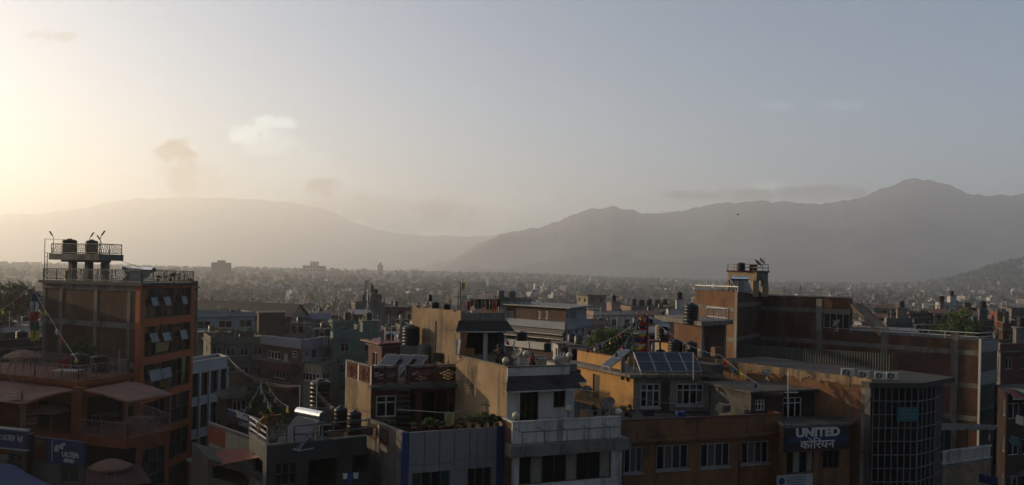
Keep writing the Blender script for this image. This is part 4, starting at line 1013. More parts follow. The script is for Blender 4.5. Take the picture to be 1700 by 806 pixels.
for w, posts in ((Fh.l, (574, 595, 616)), (Fh.f, (619, 640, 659, None, 676, 722, 766))):
    prev = None
    for px in posts:
        if px is None: prev = None; continue
        u = max(.08, min(w.len - .08, w.uz(px, 612 if w is Fh.f else 603)[0])); mb = MB(); w.box(mb, u - .08, u + .08, zf1 + .002, zF + .02, -.17, .0); mb.build('parapet_post', 'white_wall' if w is Fh.l else 'brick_red', Fh.root)
        if prev is not None: jali(w, prev + .085, u - .085, zf1 + .08, zF - .06, Fh.root); mb = MB(); w.box(mb, prev + .08, u - .08, zF - .055, zF + .03, -.16, .03); mb.build('coping', 'concrete', Fh.root); mb = MB(); w.box(mb, prev + .08, u - .08, zf1, zf1 + .075, -.13, .0); mb.build('parapet_base', 'concrete', Fh.root)
        prev = u
mb = MB(); sx = Fh.f.uz(668, 620)[0]
for k in range(9): Fh.f.box(mb, sx - .3, sx + .35, zf1 - .3 * k - .3, zf1 - .3 * k - .25, .05 + .0 * k, .62)
Fh.f.box(mb, sx - .34, sx - .3, zf1 - 2.9, zf1 + .9, .05, .1); Fh.f.box(mb, sx + .35, sx + .39, zf1 - 2.9, zf1 + .9, .05, .1); mb.build('iron_stair', 'metal_dark', Fh.root)
for k, px in enumerate((640, 663, 686)):
    q = at(px, 612 - k, 46.6); place('collector', mk_collector, P3(q, zf1 + .02), R(-28), 1.1, ['left', 'middle', 'right'][k] + ' of three grey solar panels tilted behind the pierced brick parapet')
pb = at(681, 600, 49)
mb = MB(); mb.box(pb.x - .55, pb.x + .55, pb.y - .5, pb.y + .5, zf1, zat(681, 573, 49)); single('tank_plinth', mb, 'concrete', 'square concrete block under the big dark tank on the brick house', 'plinth')
tank(682, 572.5, 49, 33, 'big dark tank on a concrete block above the brick house', ar=1.05)
tank(704, 600, 48.6, 29, 'pale concrete cylinder tank beside the tan wall', 'tank_concrete', .93)

# ---------------------------------------------------------------- grey panel building with terrace plants
zG = zat(668, 719, 37.5)
Gh = Bld('panel_building', 'building clad in grey metal panels with dark blue corner strips', 'building', V2(607, 697, 40.9), V2(668, 719, 37.5), V2(836, 708, 39.6), zG - 1.0, 0, 'plaster_grey', 'grey_panel')
Gh.win(Gh.f, 684, 776, 747, 820, cols=4, frame='metal_dark', glass=('glass_teal', 'glass', 'glass')); Gh.win(Gh.f, 776, 771, 816, 820, cols=3, frame='metal_dark', glass='glass')
Gh.finish(par=0, sides='')
zg1 = Gh.z1
for a, b in ((.3, .36), (.36, None)): pass
us = [Gh.f.uz(px, 745)[0] for px in (678, 704, 729.5, 754, 779, 791, 807, 824)]
for a, b in zip(us, us[1:]):
    mb = MB(); Gh.f.box(mb, a + .015, b - .015, zG - 1.55, zG, -.1, .05); mb.build('panel', 'grey_panel', Gh.root); mb = MB(); Gh.f.box(mb, a + .015, b - .015, zG - 1.95, zG - 1.58, -.06, .05); mb.build('panel', 'grey_panel', Gh.root)
mb = MB(); Gh.f.box(mb, us[0], us[-1], zG - 1.95, zG - .03, -.14, -.04); mb.build('backing', 'metal_dark', Gh.root)
for a, b in ((-.02, us[0] - .02), (us[-1] + .02, Gh.f.len)):
    mb = MB(); Gh.f.box(mb, a, b, 0, zG + .01, -.2, .07); mb.build('blue_strip', 'blue_paint', Gh.root)
mb = MB(); Gh.l.box(mb, 0, Gh.l.len - .02, zg1, zG - .02, -.15, -.02); mb.build('parapet', 'plaster_grey', Gh.root)
for px0, px1 in ((613, 627), (631, 645)):
    u0, u1 = Gh.l.uz(px0, 712)[0], Gh.l.uz(px1, 716)[0]; jali(Gh.l, u0, u1, zg1 + .1, zG - .08, Gh.root, 'brick_red', .005)
mb = MB(); u = Gh.l.uz(629, 712)[0]; Gh.l.box(mb, u - .07, u + .07, zg1, zG + .0, -.1, .03); mb.build('parapet_post', 'white_wall', Gh.root)
mb = MB(); Gh.l.box(mb, -.02, Gh.l.len, zG - .018, zG + .05, -.19, .04); mb.build('coping', 'concrete', Gh.root)
for k, (px, h, w_, lf) in enumerate(((688, 9, 1.0, 'leaf'), (702, 13, 1.1, 'leaf_dark'), (716, 15, 1.2, 'leaf'), (733, 8, 1.0, 'leaf_dark'), (757, 9, 1.0, 'leaf_dark'), (771, 15, 1.2, 'leaf_dark'), (785, 20, 1.2, 'leaf_dark'), (800, 24, 1.2, 'leaf'), (815, 22, 1.2, 'leaf_dark'), (825, 16, 1.0, 'leaf_dark'))):
    plant(px, 716 - (px - 688) * .035 - 1, 38.7 + (px - 688) * .012, h + 6, 'potted plant number %s from the blue corner along the grey panel parapet' % ['one', 'two', 'three', 'four', 'five', 'six', 'seven', 'eight', 'nine', 'ten'][k], lf, w_, 40 + k, group='plants along the grey panel parapet')
for k, px in enumerate((628, 640, 652)): plant(px, 712 + k * 2, 40.6 - k * .5, 20, ['dark potted plant at the far end of the brick lattice terrace wall', 'dark potted plant in the middle of the brick lattice terrace wall', 'dark potted plant nearest the blue corner strip'][k], 'leaf_dark', 1.1, 60 + k)
t = thing('towel', 'yellow towel hanging on a line above the terrace plants', 'towel', at(747, 702, 39.4)); mb = MB(); cloth_mesh(mb, at(737.5, 686, 39.4), at(755.5, 684, 39.4), .66, 2, .05); mb.build('cloth', 'cloth_towel', t)
mb = MB(); mb.tube([at(660, 680, 41), at(737, 685.5, 39.4), at(756, 684.3, 39.4), at(806, 672, 41)], .01, 5); single('washing_line', mb, 'metal_grey', 'thin washing line carrying the yellow towel', 'line')
mb = MB(); b = at(807, 700, 40); mb.tube([P3(b, zg1), P3(b, zat(807, 668, 40))], .03, 6); mb.bar(at(800, 671, 40), at(814, 674, 40), .05); single('line_post', mb, 'metal_dark', 'dark T shaped post among the terrace plants', 'post')
# ---------------------------------------------------------------- white house with shingle eaves, tall tan stair wall
zH = zat(843, 611, 40)
Hu = Bld('white_house', 'dirty white house with shingle eaves and a roof terrace', 'house', V2(757, 592, 45.5), V2(843, 611, 40), V2(946, 612, 41.4), zH - .75, 9.5, 'plaster_tan', 'white_wall')
Hu.win(Hu.f, 863, 650, 894, 703, cols=3, frame='window_wood', glass='glass'); Hu.win(Hu.f, 919, 645, 939, 677, cols=2, frame='window_wood', glass='glass')
Hu.finish(par=.75, coping='concrete')
def eave(root, w, u0, u1, ztop, drop, out, m='shingle', rows=6, name='shingle_eave'):
    mb = MB()
    for k in range(rows):
        a, b = k / rows, (k + 1) / rows; z0_, z1_ = ztop - drop * a, ztop - drop * b; o0, o1 = .02 + out * a, .02 + out * b
        P = [w.P(u0 - o0 * .5, z0_, o0), w.P(u1 + o0 * .5, z0_, o0), w.P(u1 + o1 * .5, z1_ + .03, o1), w.P(u0 - o1 * .5, z1_ + .03, o1)]; Q = [p - Vector((0, 0, .05)) for p in P]
        mb.face(P[::-1]); mb.face(Q); mb.face([P[3], P[2], Q[2], Q[3]][::1]); mb.face([P[0], P[3], Q[3], Q[0]]); mb.face([P[2], P[1], Q[1], Q[2]])
    o = mb.build(name, m, root); mb = MB(); z = ztop - drop; w.box(mb, u0 - out * .5, u1 + out * .5, z - .1, z - .02, out - .12, out + .03); mb.build('fascia', 'white_wall', o); return o
ue = Hu.f.uz(925, 620)[0]
eave(Hu.root, Hu.f, .0, Hu.f.len - .0, Hu.z1 + .32, .62, .75)
mb = MB(); eb = Wall(V2(928, 606, 42.5), V2(958, 606, 43.2)); eb.box(mb, 0, eb.len, zat(940, 620, 42.6), zat(940, 606, 42.6), -1.5, 0); mb.build('parapet', 'concrete', Hu.root); eave(Hu.root, eb, 0, eb.len, zat(940, 618, 42.6), .5, .5, rows=4)
mb = MB(); eb.box(mb, .1, eb.len - .1, 9.5, zat(940, 621, 42.6), -2.5, -.05); mb.build('wall', 'white_wall', Hu.root)
# tall tan stair tower
zT = zat(765, 518, 45.6)
TL, TM, TR = V2(684, 514, 50.5), V2(765, 518, 45.6), V2(838, 520, 46.4)
Tw = Bld('stair_tower', 'tall tan plastered stair wall with an open shingle roofed room on the white house', 'building', TL, TM, TR, zat(800, 533, 46), 9.5, 'plaster_tan', 'concrete')
mb = MB()
n = 22
for i in range(n):
    u0, u1 = Tw.l.len * i / n, Tw.l.len * (i + 1) / n; w_ = .16 * noise.noise((i * .5, 1, 0)) + .05 * noise.noise((i * 2.1, 4, 0)); Tw.l.box(mb, u0, u1, Tw.z1, zT + .04 + w_, -.22, -.001)
mb.build('parapet', 'plaster_tan', Tw.root)
Tw.hole(Tw.f, 769, 551, 836, 612, 2.2, 'dark_brown', 'open_room')
Tw.finish(par=0)
mb = MB(); Tw.f.box(mb, 0, Tw.f.len, Tw.z1, zT - .06, -.2, -.002); mb.build('parapet', 'concrete', Tw.root)
eave(Tw.root, Tw.f, -.1, Tw.f.len + .1, Tw.z1 + .02, .55, .6)
mb = MB(); u = Tw.f.uz(806, 570)[0]; Tw.f.box(mb, u - .12, u + .12, 14, Tw.z1 - .4, -.1, .05); mb.build('column', 'white_wall', Tw.root)
mb = MB(); v0, v1 = Tw.l.uz(722, 560)[0], Tw.l.uz(724, 560)[0]; Tw.l.box(mb, v0, v1, 14.2, zT - .7, .0, .05); mb.build('drain_pipe', 'plaster_grey', Tw.root)
mb = MB(); p = at(771, 592, 45); mb.obox(at(769.5, 573, 44.9), (.16, 0, 0), (0, .03, 0), (.06, 0, .75)); single('leaning_board', mb, 'wood_plank', 'orange wooden board leaning in the open roof room', 'board')
mb = MB(); q = at(780, 597, 44.8)
for i, j in ((-1, -1), (1, -1), (-1, 1), (1, 1)): mb.bar(q + Vector((i * .2, j * .2, -.5)), q + Vector((i * .2, j * .2, .05)), .05)
mb.box(q.x - .24, q.x + .24, q.y - .24, q.y + .24, q.z, q.z + .05); mb.box(q.x - .24, q.x + .24, q.y + .2, q.y + .24, q.z + .1, q.z + .62); single('wooden_chair', mb, 'wood_plank', 'orange wooden chair beside the leaning board', 'chair')
mb = MB(); cloth_mesh(mb, at(757, 563, 45.4), at(766, 564, 45.2), .9, 8, .04); single('white_sheet', mb, 'flag_white', 'white sheet hanging at the end of the tan wall', 'cloth')
# clothes line on the tower roof
ga, gb = at(764, 494, 46.6), at(829, 494, 48)
for p, lb in ((ga, 'left post of the roof clothes line with a prayer flag'), (gb, 'right post of the roof clothes line')):
    mb = MB(); mb.tube([P3(p, Tw.z1), P3(p, p.z + (.9 if p is ga else .3))], .035, 6); mb.bar(p + Vector((-.35, 0, .02)), p + Vector((.35, 0, .02)), .05); single('line_post', mb, 'metal_dark', lb, 'post', 'posts of the roof clothes line', loc=P3(p, Tw.z1))
gm = ('flag_red', 'cloth_tan', 'cloth_khaki', 'cloth_dark', 'cloth_tan', 'cloth_dark', 'cloth_khaki', 'cloth_orange', 'cloth_dark')
gn = ('red garment hanging low at the left end of the roof clothes line', 'tan shirt second on the roof clothes line', 'khaki trousers third on the roof clothes line', 'dark garment left of the middle of the roof clothes line', 'tan garment in the middle of the roof clothes line', 'dark garment right of the middle of the roof clothes line', 'khaki garment left of the bright orange one', 'bright orange garment on the roof clothes line', 'dark garment at the right end of the roof clothes line')
for k in range(9):
    px = 778 + k * 6.2; py = 497 + (4 if k == 0 else 0) + .3 * k * 0; Y = 46.9 + k * .12; mb = MB(); cloth_mesh(mb, at(px - 2.8, py, Y), at(px + 3.2, py, Y), [.5, .42, .55, .6, .5, .62, .6, .75, .45][k], k, .07, 5, 6); single('garment', mb, gm[k], gn[k], 'garment', 'clothes on the roof line')
mb = MB(); mb.tube([ga + Vector((0, 0, -.08)), ga.lerp(gb, .5) + Vector((0, 0, -.16)), gb + Vector((0, 0, -.08))], .01, 5); single('clothes_line', mb, 'metal_dark', 'thin line holding the clothes on the tower roof', 'line')
mb = MB(); p = ga + Vector((.08, 0, .85)); cloth_mesh(mb, p, p + Vector((.2, 0, .05)), .4, 3, .08); single('prayer_flag', mb, 'flag_yellow', 'small yellow prayer flag on the left clothes line post', 'flag')
tank(722, 517, 49, 16, 'dark tank on the tan stair tower roof, left of two', ar=1.15); tank(741, 518, 48.5, 14, 'dark tank on the tan stair tower roof, right of two', ar=1.25)
tank(714, 501, 52, 12, 'small dark tank raised above the two tanks on the tan tower', ar=.7)
# lower storey, balcony and rack
zL = zat(851, 703, 38.6)
Lo = Bld('white_lower_house', 'stained white lower storey with balcony parapet and a long dark window', 'house', V2(834, 700, 39.8), V2(851, 703, 38.6), V2(1034, 694, 40.9), zL - .95, 0, 'brick', 'white_wall')
Lo.win(Lo.f, 862, 752, 1015, 800, cols=8, frame='window_wood', glass=('glass', 'curtain', 'glass'), fw=.05, off=-.12)
Lo.finish(par=.95, sides='lf', coping='white_wall')
mb = MB(); Lo.f.box(mb, -.25, Lo.f.len + .2, Lo.z1 - .62, Lo.z1 - .06, -.3, .5); mb.build('ledge', 'concrete', Lo.root)
mb = MB()
zq = Lo.z1 + .55
mb.tube([Lo.f.P(.35, zq, .35), Lo.f.P(Lo.f.len + .3, zq, .35)], .022, 6)
for k in range(6):
    u = .35 + (Lo.f.len - .1) * k / 5; mb.tube([Lo.f.P(u, zq - 1.2, .5), Lo.f.P(u, zq, .35), Lo.f.P(u - .3, zq + .16, -.05)], .02, 6)
mb.build('awning_frame', 'metal_dark', Lo.root)
for px, py, Y, lb in ((839, 612.5, 40.3, 'globe lamp on the parapet corner next to the tan wall'), (923, 609, 41.3, 'globe lamp on the parapet right of the satellite dish'), (945, 603, 43, 'globe lamp at the right end of the roof terrace wall'), (943, 692, 40.6, 'globe lamp on the balcony below the shingle eave'), (856, 704, 38.8, 'globe lamp at the left end of the stained balcony'), (1027, 697, 41.2, 'globe lamp at the right end of the stained balcony'), (873, 600, 42.6, 'globe lamp behind the satellite dish')): globe(px, py, Y, lb)
dish(861, 606, 42.0, 22, 'shining satellite dish on the white house roof terrace', R(-55))
mb = MB(); rb = Wall(V2(838, 575, 47), V2(944, 597, 43.8)); rb.box(mb, 0, rb.len, Hu.z1, zat(890, 590, 45.4), -.15, 0); single('boundary_wall', mb, 'cream_wall', 'cream low wall closing the roof terrace behind the standing man', 'wall')
tank(866, 566, 49.5, 16, 'teal covered tank on legs behind the roof terrace', ar=1.4); tank(909, 585, 49, 16, 'dark rounded tank behind the roof terrace wall', ar=.95)
mb = MB(); p = at(866, 567, 49.5)
for i in (-1, 1):
    for j in (-1, 1): mb.bar(p + Vector((i * .45, j * .4, 0)), p + Vector((i * .6, j * .5, -1.2)), .06)
single('tank_stand', mb, 'metal_white', 'pale legs carrying the teal covered tank', 'stand')
# people
def person(label, p, h, arms, top, legs, rz=0, sit=False, cut=False):
    """standing figure: one skinned body, hair and clothes as children"""
    p = Vector(p); root = thing('person', label, 'person', p); k = h / 1.72
    J = dict(pel=(0, 0, .93), waist=(0, -.01, 1.06), chest=(0, 0, 1.27), neck=(0, 0, 1.46), head=(0, -.01, 1.56), crown=(0, 0, 1.69))
    for s, n_ in ((-1, 'l'), (1, 'r')):
        J['hip' + n_] = (s * .1, 0, .9); J['knee' + n_] = (s * .11, -.02, .49); J['ank' + n_] = (s * .12, .02, .09); J['toe' + n_] = (s * .14, -.13, .04)
        J['sho' + n_] = (s * .19, 0, 1.4); e, w_ = arms[0 if s < 0 else 1]; J['elb' + n_] = e; J['wri' + n_] = w_; J['pal' + n_] = tuple(Vector(w_) + (Vector(w_) - Vector(e)).normalized() * .1)
    E_ = [('pel', 'waist'), ('waist', 'chest'), ('chest', 'neck'), ('neck', 'head'), ('head', 'crown')]
    for n_ in 'lr': E_ += [('pel', 'hip' + n_), ('hip' + n_, 'knee' + n_), ('knee' + n_, 'ank' + n_), ('ank' + n_, 'toe' + n_), ('chest', 'sho' + n_), ('sho' + n_, 'elb' + n_), ('elb' + n_, 'wri' + n_), ('wri' + n_, 'pal' + n_)]
    rad = dict(pel=.14, waist=.125, chest=.155, neck=.055, head=.095, crown=.075)
    for n_ in 'lr': rad.update({'hip' + n_: .1, 'knee' + n_: .062, 'ank' + n_: .042, 'toe' + n_: .035, 'sho' + n_: .062, 'elb' + n_: .045, 'wri' + n_: .03, 'pal' + n_: .035})
    def skin(name, keys, grow, m, parent):
        ks = [q for q in J if q in keys]; me = bpy.data.meshes.new(name); rot = Matrix.Rotation(rz, 3, 'Z')
        me.from_pydata([rot @ (Vector(J[q]) * k) for q in ks], [(ks.index(a), ks.index(b)) for a, b in E_ if a in ks and b in ks], [])
        o = bpy.data.objects.new(name, me); COL.objects.link(o); o.parent = parent
        md = o.modifiers.new('skin', 'SKIN'); md.use_smooth_shade = True
        for i, q in enumerate(ks): v = me.skin_vertices[0].data[i]; r = (rad[q] + grow) * k; v.radius = (r, r * (.78 if q in ('chest', 'waist', 'pel') else 1)); v.use_root = (i == 0)
        o.modifiers.new('sub', 'SUBSURF').levels = 1; o.modifiers['sub'].render_levels = 2; me.materials.append(MAT[m]); return o
    body = skin('body', list(J), 0, 'skin', root)
    skin('shirt', ['waist', 'chest', 'shol', 'shor', 'elbl', 'elbr', 'pel'], .018, top, root); skin('trousers', ['pel', 'hipl', 'hipr', 'kneel', 'kneer', 'ankl', 'ankr'], .02, legs, root)
    mb = MB(); hc = p + Matrix.Rotation(rz, 3, 'Z') @ Vector((0, .02, 1.615)) * k; mb.lathe([(.001, .105 * k)] + [(.098 * k * math.sin(a), .105 * k * math.cos(a)) for a in (.3, .6, .9, 1.2, 1.5, 1.8, 2.0)], 14, hc); mb.build('hair', 'hair', root)
    for s in (-1, 1):
        mb = MB(); f = p + Matrix.Rotation(rz, 3, 'Z') @ Vector((s * .035, -.1, 1.6)) * k; mb.lathe([(.001, -.012), (.012, 0), (.001, .012)], 8, f); mb.build('eye', 'hair', root)
    return root
zr_ = Hu.z1
person('man in dark shirt and trousers standing on the white house roof, seen from behind', P3(at(827, 600, 42.5), zr_), 1.72, (((-.27, -.02, 1.12), (-.22, -.14, .93)), ((.27, -.02, 1.12), (.22, -.14, .93))), 'shirt_black', 'trousers', R(170))
person('person in a red top behind the roof terrace parapet', P3(at(884, 600, 44), zat(884, 584.5, 44) - 1.42), 1.42, (((-.25, .02, 1.14), (-.24, -.1, .9)), ((.25, .02, 1.14), (.24, -.1, .9))), 'shirt_red', 'trousers', R(60))
person('person in a white shirt at the far end of the roof terrace', P3(at(934, 600, 44.6), zat(934, 578, 44.6) - 1.6), 1.6, (((-.25, .02, 1.14), (-.24, -.1, .9)), ((.25, .02, 1.14), (.24, -.1, .9))), 'shirt_white', 'cloth_dark', R(120))
flag_string(at(832, 548, 46), at(860, 585, 44), 5, 'short prayer flag string beside the standing man', .1, .2, 0)

# ---------------------------------------------------------------- yellow house on the orange block
zI = zat(1052, 625, 52)
Y_ = Bld('yellow_house', 'small yellow house with overhanging flat roof carrying dark solar panels', 'house', V2(951, 604, 58.8), V2(1052, 625, 52), V2(1178, 626, 52.8), zI, 10.9, 'yellow_wall', 'cream_wall')
Y_.wf = 'cream_wall'
Y_.win(Y_.f, 1063, 637, 1096, 677, cols=3, tr=.3, fw=.09, sill=1, glass=('glass', 'curtain_dim', 'glass')); Y_.win(Y_.f, 1123, 637, 1168, 674, cols=4, tr=.3, fw=.09, sill=1, glass=('curtain_dim', 'glass', 'glass')); Y_.door(Y_.f, 1097, 634, 1112, 690)
Y_.door(Y_.l, 984, 622, 996, 662); Y_.win(Y_.l, 957, 613, 964, 634, cols=1, frame='window_wood')
Y_.finish(par=0, roof='concrete')
Y_.slab('roof_slab', zI - .02, zI + .16, .6, 'concrete')
mb = MB(); Y_.l.box(mb, -.3, Y_.l.len - 2.0, zI + .16, zI + .95, -.7, -.55); mb.build('parapet', 'yellow_wall', Y_.root); mb = MB(); Y_.l.box(mb, -.32, Y_.l.len - 1.98, zI + .95, zI + 1.02, -.73, -.52); mb.build('coping', 'maroon', Y_.root)
mb = MB(); Y_.f.box(mb, 1.0, Y_.f.len, zI + .16, zI + .8, -4.6, -4.45); mb.build('parapet', 'yellow_wall', Y_.root)
for k in range(4): 
    q = Y_.f.P(.75 + k * 1.05, zI + .17, -.1); place('collector', mk_collector, q, math.atan2(Y_.f.d.y, Y_.f.d.x), 1.08, ['first', 'second', 'third', 'fourth'][k] + ' of four dark solar panels on the yellow house roof, counted from the left')
place('collector', mk_collector, Y_.l.P(Y_.l.len - 2.3, zI + .17, -.15), math.atan2(Y_.l.d.y, Y_.l.d.x), 1.1, 'solar panel turned to the left at the corner of the yellow house roof')
q = Y_.l.P(Y_.l.len - .9, zI + .17, .25); mb = MB(); mb.box(q.x - .12, q.x + .12, q.y - .12, q.y + .12, q.z - .5, q.z + .95); mb.build('concrete_post', 'concrete', Y_.root)
# orange block
zJ = zat(1034, 700, 43)
J_ = Bld('orange_block', 'orange rendered block with four wide sliding windows and a roof parapet', 'building', V2(1031, 699, 43.2), V2(1034, 700, 43), V2(1299, 688, 46.3), zJ - .95, 0, 'orange_wall', 'orange_wall')
J_.L = J_.M + Vector((-1.5, 9.5)); J_.N = J_.L + J_.R - J_.M; J_.poly = [J_.L, J_.M, J_.R, J_.N]; J_.l = Wall(J_.L, J_.M); J_.r = Wall(J_.R, J_.N); J_.b = Wall(J_.N, J_.L)
for r in ((1036, 743, 1067, 786), (1090, 739, 1143, 780), (1163, 736, 1212, 776), (1231, 733, 1276, 770)): J_.win(J_.f, *r, cols=4 if r[0] > 1040 else 3, frame='window_grey', glass=('glass', 'curtain_dim', 'glass_grey', 'glass'), fw=.07, sill=1)
J_.finish(par=.95, coping='maroon', sides='fr')
mb = MB(); J_.f.box(mb, -.1, J_.f.len + .15, J_.z1 - .2, J_.z1 - .03, -.2, .28); mb.build('cornice', 'orange_wall', J_.root)
mb = MB(); J_.f.box(mb, J_.f.uz(1227, 770)[0] - .05, J_.f.uz(1227, 770)[0] + .05, 6, zat(1227, 763, 45), .0, .08); mb.build('drain_pipe', 'maroon', J_.root)
t = thing('iron_fence', 'dark spiked iron fence in front of the yellow wall', 'fence', at(955, 670, 50)); fa, fb = P3(at(953, 668, 50.5), zat(953, 668, 50.5)), at(1012, 678, 46.6)
railing(t, [fa, fb], 1.0, 'metal_dark', rails=(.85, .2), step=.18, post=.18, r=.015, br=.012, name='bars')
dish(974, 662, 49.8, 17, 'dark round satellite dish above the iron fence', R(10)); dish(1011, 693, 44.5, 26, 'large dark mesh dish lying on the balcony behind the globe lamp', R(-40))
for k, (px, py, Y, h) in enumerate(((988, 690, 45, 20), (1002, 690, 45.2, 17), (1040, 692, 46, 24), (1046, 694, 46, 18))): plant(px, py, Y, h, ['leafy pot plant left of the mesh dish', 'leafy pot plant right behind the mesh dish', 'thin flowering plant at the yellow house corner', 'short flowering plant at the yellow house corner'][k], 'leaf_dark' if k < 2 else 'leaf', .8, 80 + k, n=140)
# flag mast with bundles of prayer flags
mp, mt = at(1072, 640, 54), at(1070, 508, 54); t = thing('flag_mast', 'mast wrapped in red, white and yellow prayer flags behind the solar panels', 'flag pole', P3(mp, zI + .16))
mb = MB(); mb.tube([P3(mp, zI + .16), mt], [.06, .03], 8); mb.build('pole', 'metal_dark', t)
for k in range(16):
    y = 524 + k * 4.4; m = ('flag_red', 'flag_white', 'flag_yellow', 'flag_red', 'flag_blue')[k % 5]; w_ = 5 + 5 * (k % 3 == 0) + k * .25; mb = MB(); cloth_mesh(mb, at(1068 - w_ * .9 - k * .25, y, 53.9 + .05 * (k % 3)), at(1072 + (k % 2) * 2, y - 2, 53.9), .22, k, .08, 5, 3); mb.build('flag', m, t)
mb = MB(); cloth_mesh(mb, at(1073, 524, 53.8), at(1077, 524, 53.8), zat(1075, 524, 53.8) - zat(1075, 588, 53.8), 4, .12, 4, 14); mb.build('long_banner', 'flag_red', t)
mt2 = at(1070, 522, 54)
flag_string(mt2, at(985, 572, 50), 8, 'prayer flag string from the mast down left over the green tree', .35, .28, 0); flag_string(mt2, at(1020, 588, 50), 7, 'prayer flag string from the mast steeply down to the yellow roof', .2, .28, 2); flag_string(mt2 + Vector((0, 0, .2)), at(965, 580, 47), 9, 'longest prayer flag string from the mast towards the far terrace', .5, .26, 4)
flag_string(at(1072, 520, 54), at(1195, 590, 50), 6, 'prayer flag string from the mast across to the brick block', .5, .24, 1, cols=('flag_white', 'flag_blue', 'flag_white', 'flag_red', 'flag_white'))
mb = MB(); cloth_mesh(mb, at(1074, 523, 54), at(1110, 538, 56), .35, 2, .2, 8, 4); single('tarpaulin', mb, 'flag_white', 'pale cloth stretched from the flag mast to the black tank', 'cloth')

# ---------------------------------------------------------------- orange brick tank house behind
zO = zat(1165, 541, 62)
O_ = Bld('tank_house', 'orange lit brick roof house with thick slab and big black tanks', 'building', V2(1096, 536, 70), V2(1165, 545, 62), V2(1206, 544, 65), zO, 9, 'brick_orange', 'brick')
O_.door(O_.f, 1168, 560, 1174, 590, 'metal_dark'); O_.finish(par=0); O_.slab('roof_slab', zO, zO + .35, .45, 'concrete')
for w in (O_.f,): O_.beam(w, 0, .3, 9, zO, 'concrete', .03, 'column'); O_.beam(w, w.len - .4, w.len - .05, 9, zO, 'concrete', .03, 'column')
railing(O_.root, [O_.f.P(.4, zO + .35, .2), O_.f.P(O_.f.len, zO + .35, .2), O_.r.P(4, zO + .35, .2)], .9, 'metal_grey', step=.3, r=.03)
tank(1147, 538, 63, 35, 'tall black tank with a rope round it on the thick roof slab', ar=.82)
tank(1100, 565, 57, 27, 'black tank on an iron frame beside the flag mast', ar=.9); tank(1121, 593, 56, 30, 'black ribbed tank at the orange wall, left of two', ar=.95); tank(1146, 594, 55.5, 28, 'black ribbed tank at the orange wall, right of two', ar=.95); tank(1096, 596, 57, 16, 'low dark drum under the iron tank frame', ar=1.2)
mb = MB()
for px in (1080, 1096): a = at(px, 565, 57); mb.bar(a, P3(a, 11.5), .12)
a = at(1100, 565.5, 57); mb.box(a.x - 1.1, a.x + .7, a.y - .6, a.y + .6, a.z - .1, a.z - .004); single('iron_rack', mb, 'maroon', 'rusty iron frame carrying a black tank beside the flag mast', 'frame')
mb = MB(); O2 = Wall(V2(1078, 566, 58.5), V2(1120, 572, 56)); O2.box(mb, 0, O2.len, 10.9, zat(1100, 568, 57) - .2, -1.5, -.9); single('boundary_wall', mb, 'yellow_wall', 'plain orange wall below the iron tank frame', 'wall')
mb = MB(); O3 = Wall(V2(1088, 530, 60.5), V2(1098, 532, 59)); O3.box(mb, 0, O3.len, 11, zat(1090, 533, 60), -1, 0); single('yellow_pillar', mb, 'cream_wall', 'pale square pillar behind the black tank on iron frame', 'pillar')

# ---------------------------------------------------------------- long brick wall, curved glass building
zK = zat(1447, 628, 46)
KL, KM, KB, KR = V2(1160, 592, 57), V2(1447, 628, 46), V2(1524, 626, 46.3), V2(1563, 620, 49.2)
K_ = Bld('glass_building', 'dark curtain walled building with a long worn brick side wall', 'building', KL, KM, KR, zK - .25, 0, 'brick_orange', 'interior')
K_.poly = [KL, KM, KB, KR, KL + (KR - KM)]; K_.N = KL + (KR - KM)
for w, m in ((K_.l, 'brick_orange'), (Wall(KR, K_.N), 'brick'), (Wall(K_.N, KL), 'brick')):
    mb = MB(); w.mesh(mb, 0, K_.z1); mb.build('wall', m, K_.root)
mb = MB(); mb.prism(K_.poly, K_.z1 - .1, K_.z1); mb.build('roof', 'roof_dark', K_.root)
mb = MB(); n = 60
for i in range(n):                                      # ragged plaster remains along the wall head
    u0, u1 = K_.l.len * i / n, K_.l.len * (i + 1) / n; h = .28 + .3 * noise.noise((i * .33, 2, 0)) + .12 * noise.noise((i * 1.3, 7, 0)); K_.l.box(mb, u0, u1 + .001 * (i % 2), K_.z1 - max(.12, h), K_.z1 + .18 + .07 * noise.noise((i * .7, 5, 1)), -.2, .05 + .03 * noise.noise((i * .9, 3, 3)))
mb.build('plaster_remains', 'plaster_tan', K_.root)
u = K_.l.uz(1437, 680)[0]; K_.beam(K_.l, u - .25, u + .25, 0, K_.z1 - .4, 'concrete', .04, 'column'); K_.beam(K_.l, K_.l.len - .35, K_.l.len, 0, K_.z1 - .02, 'metal_dark', .08, 'dark_corner')
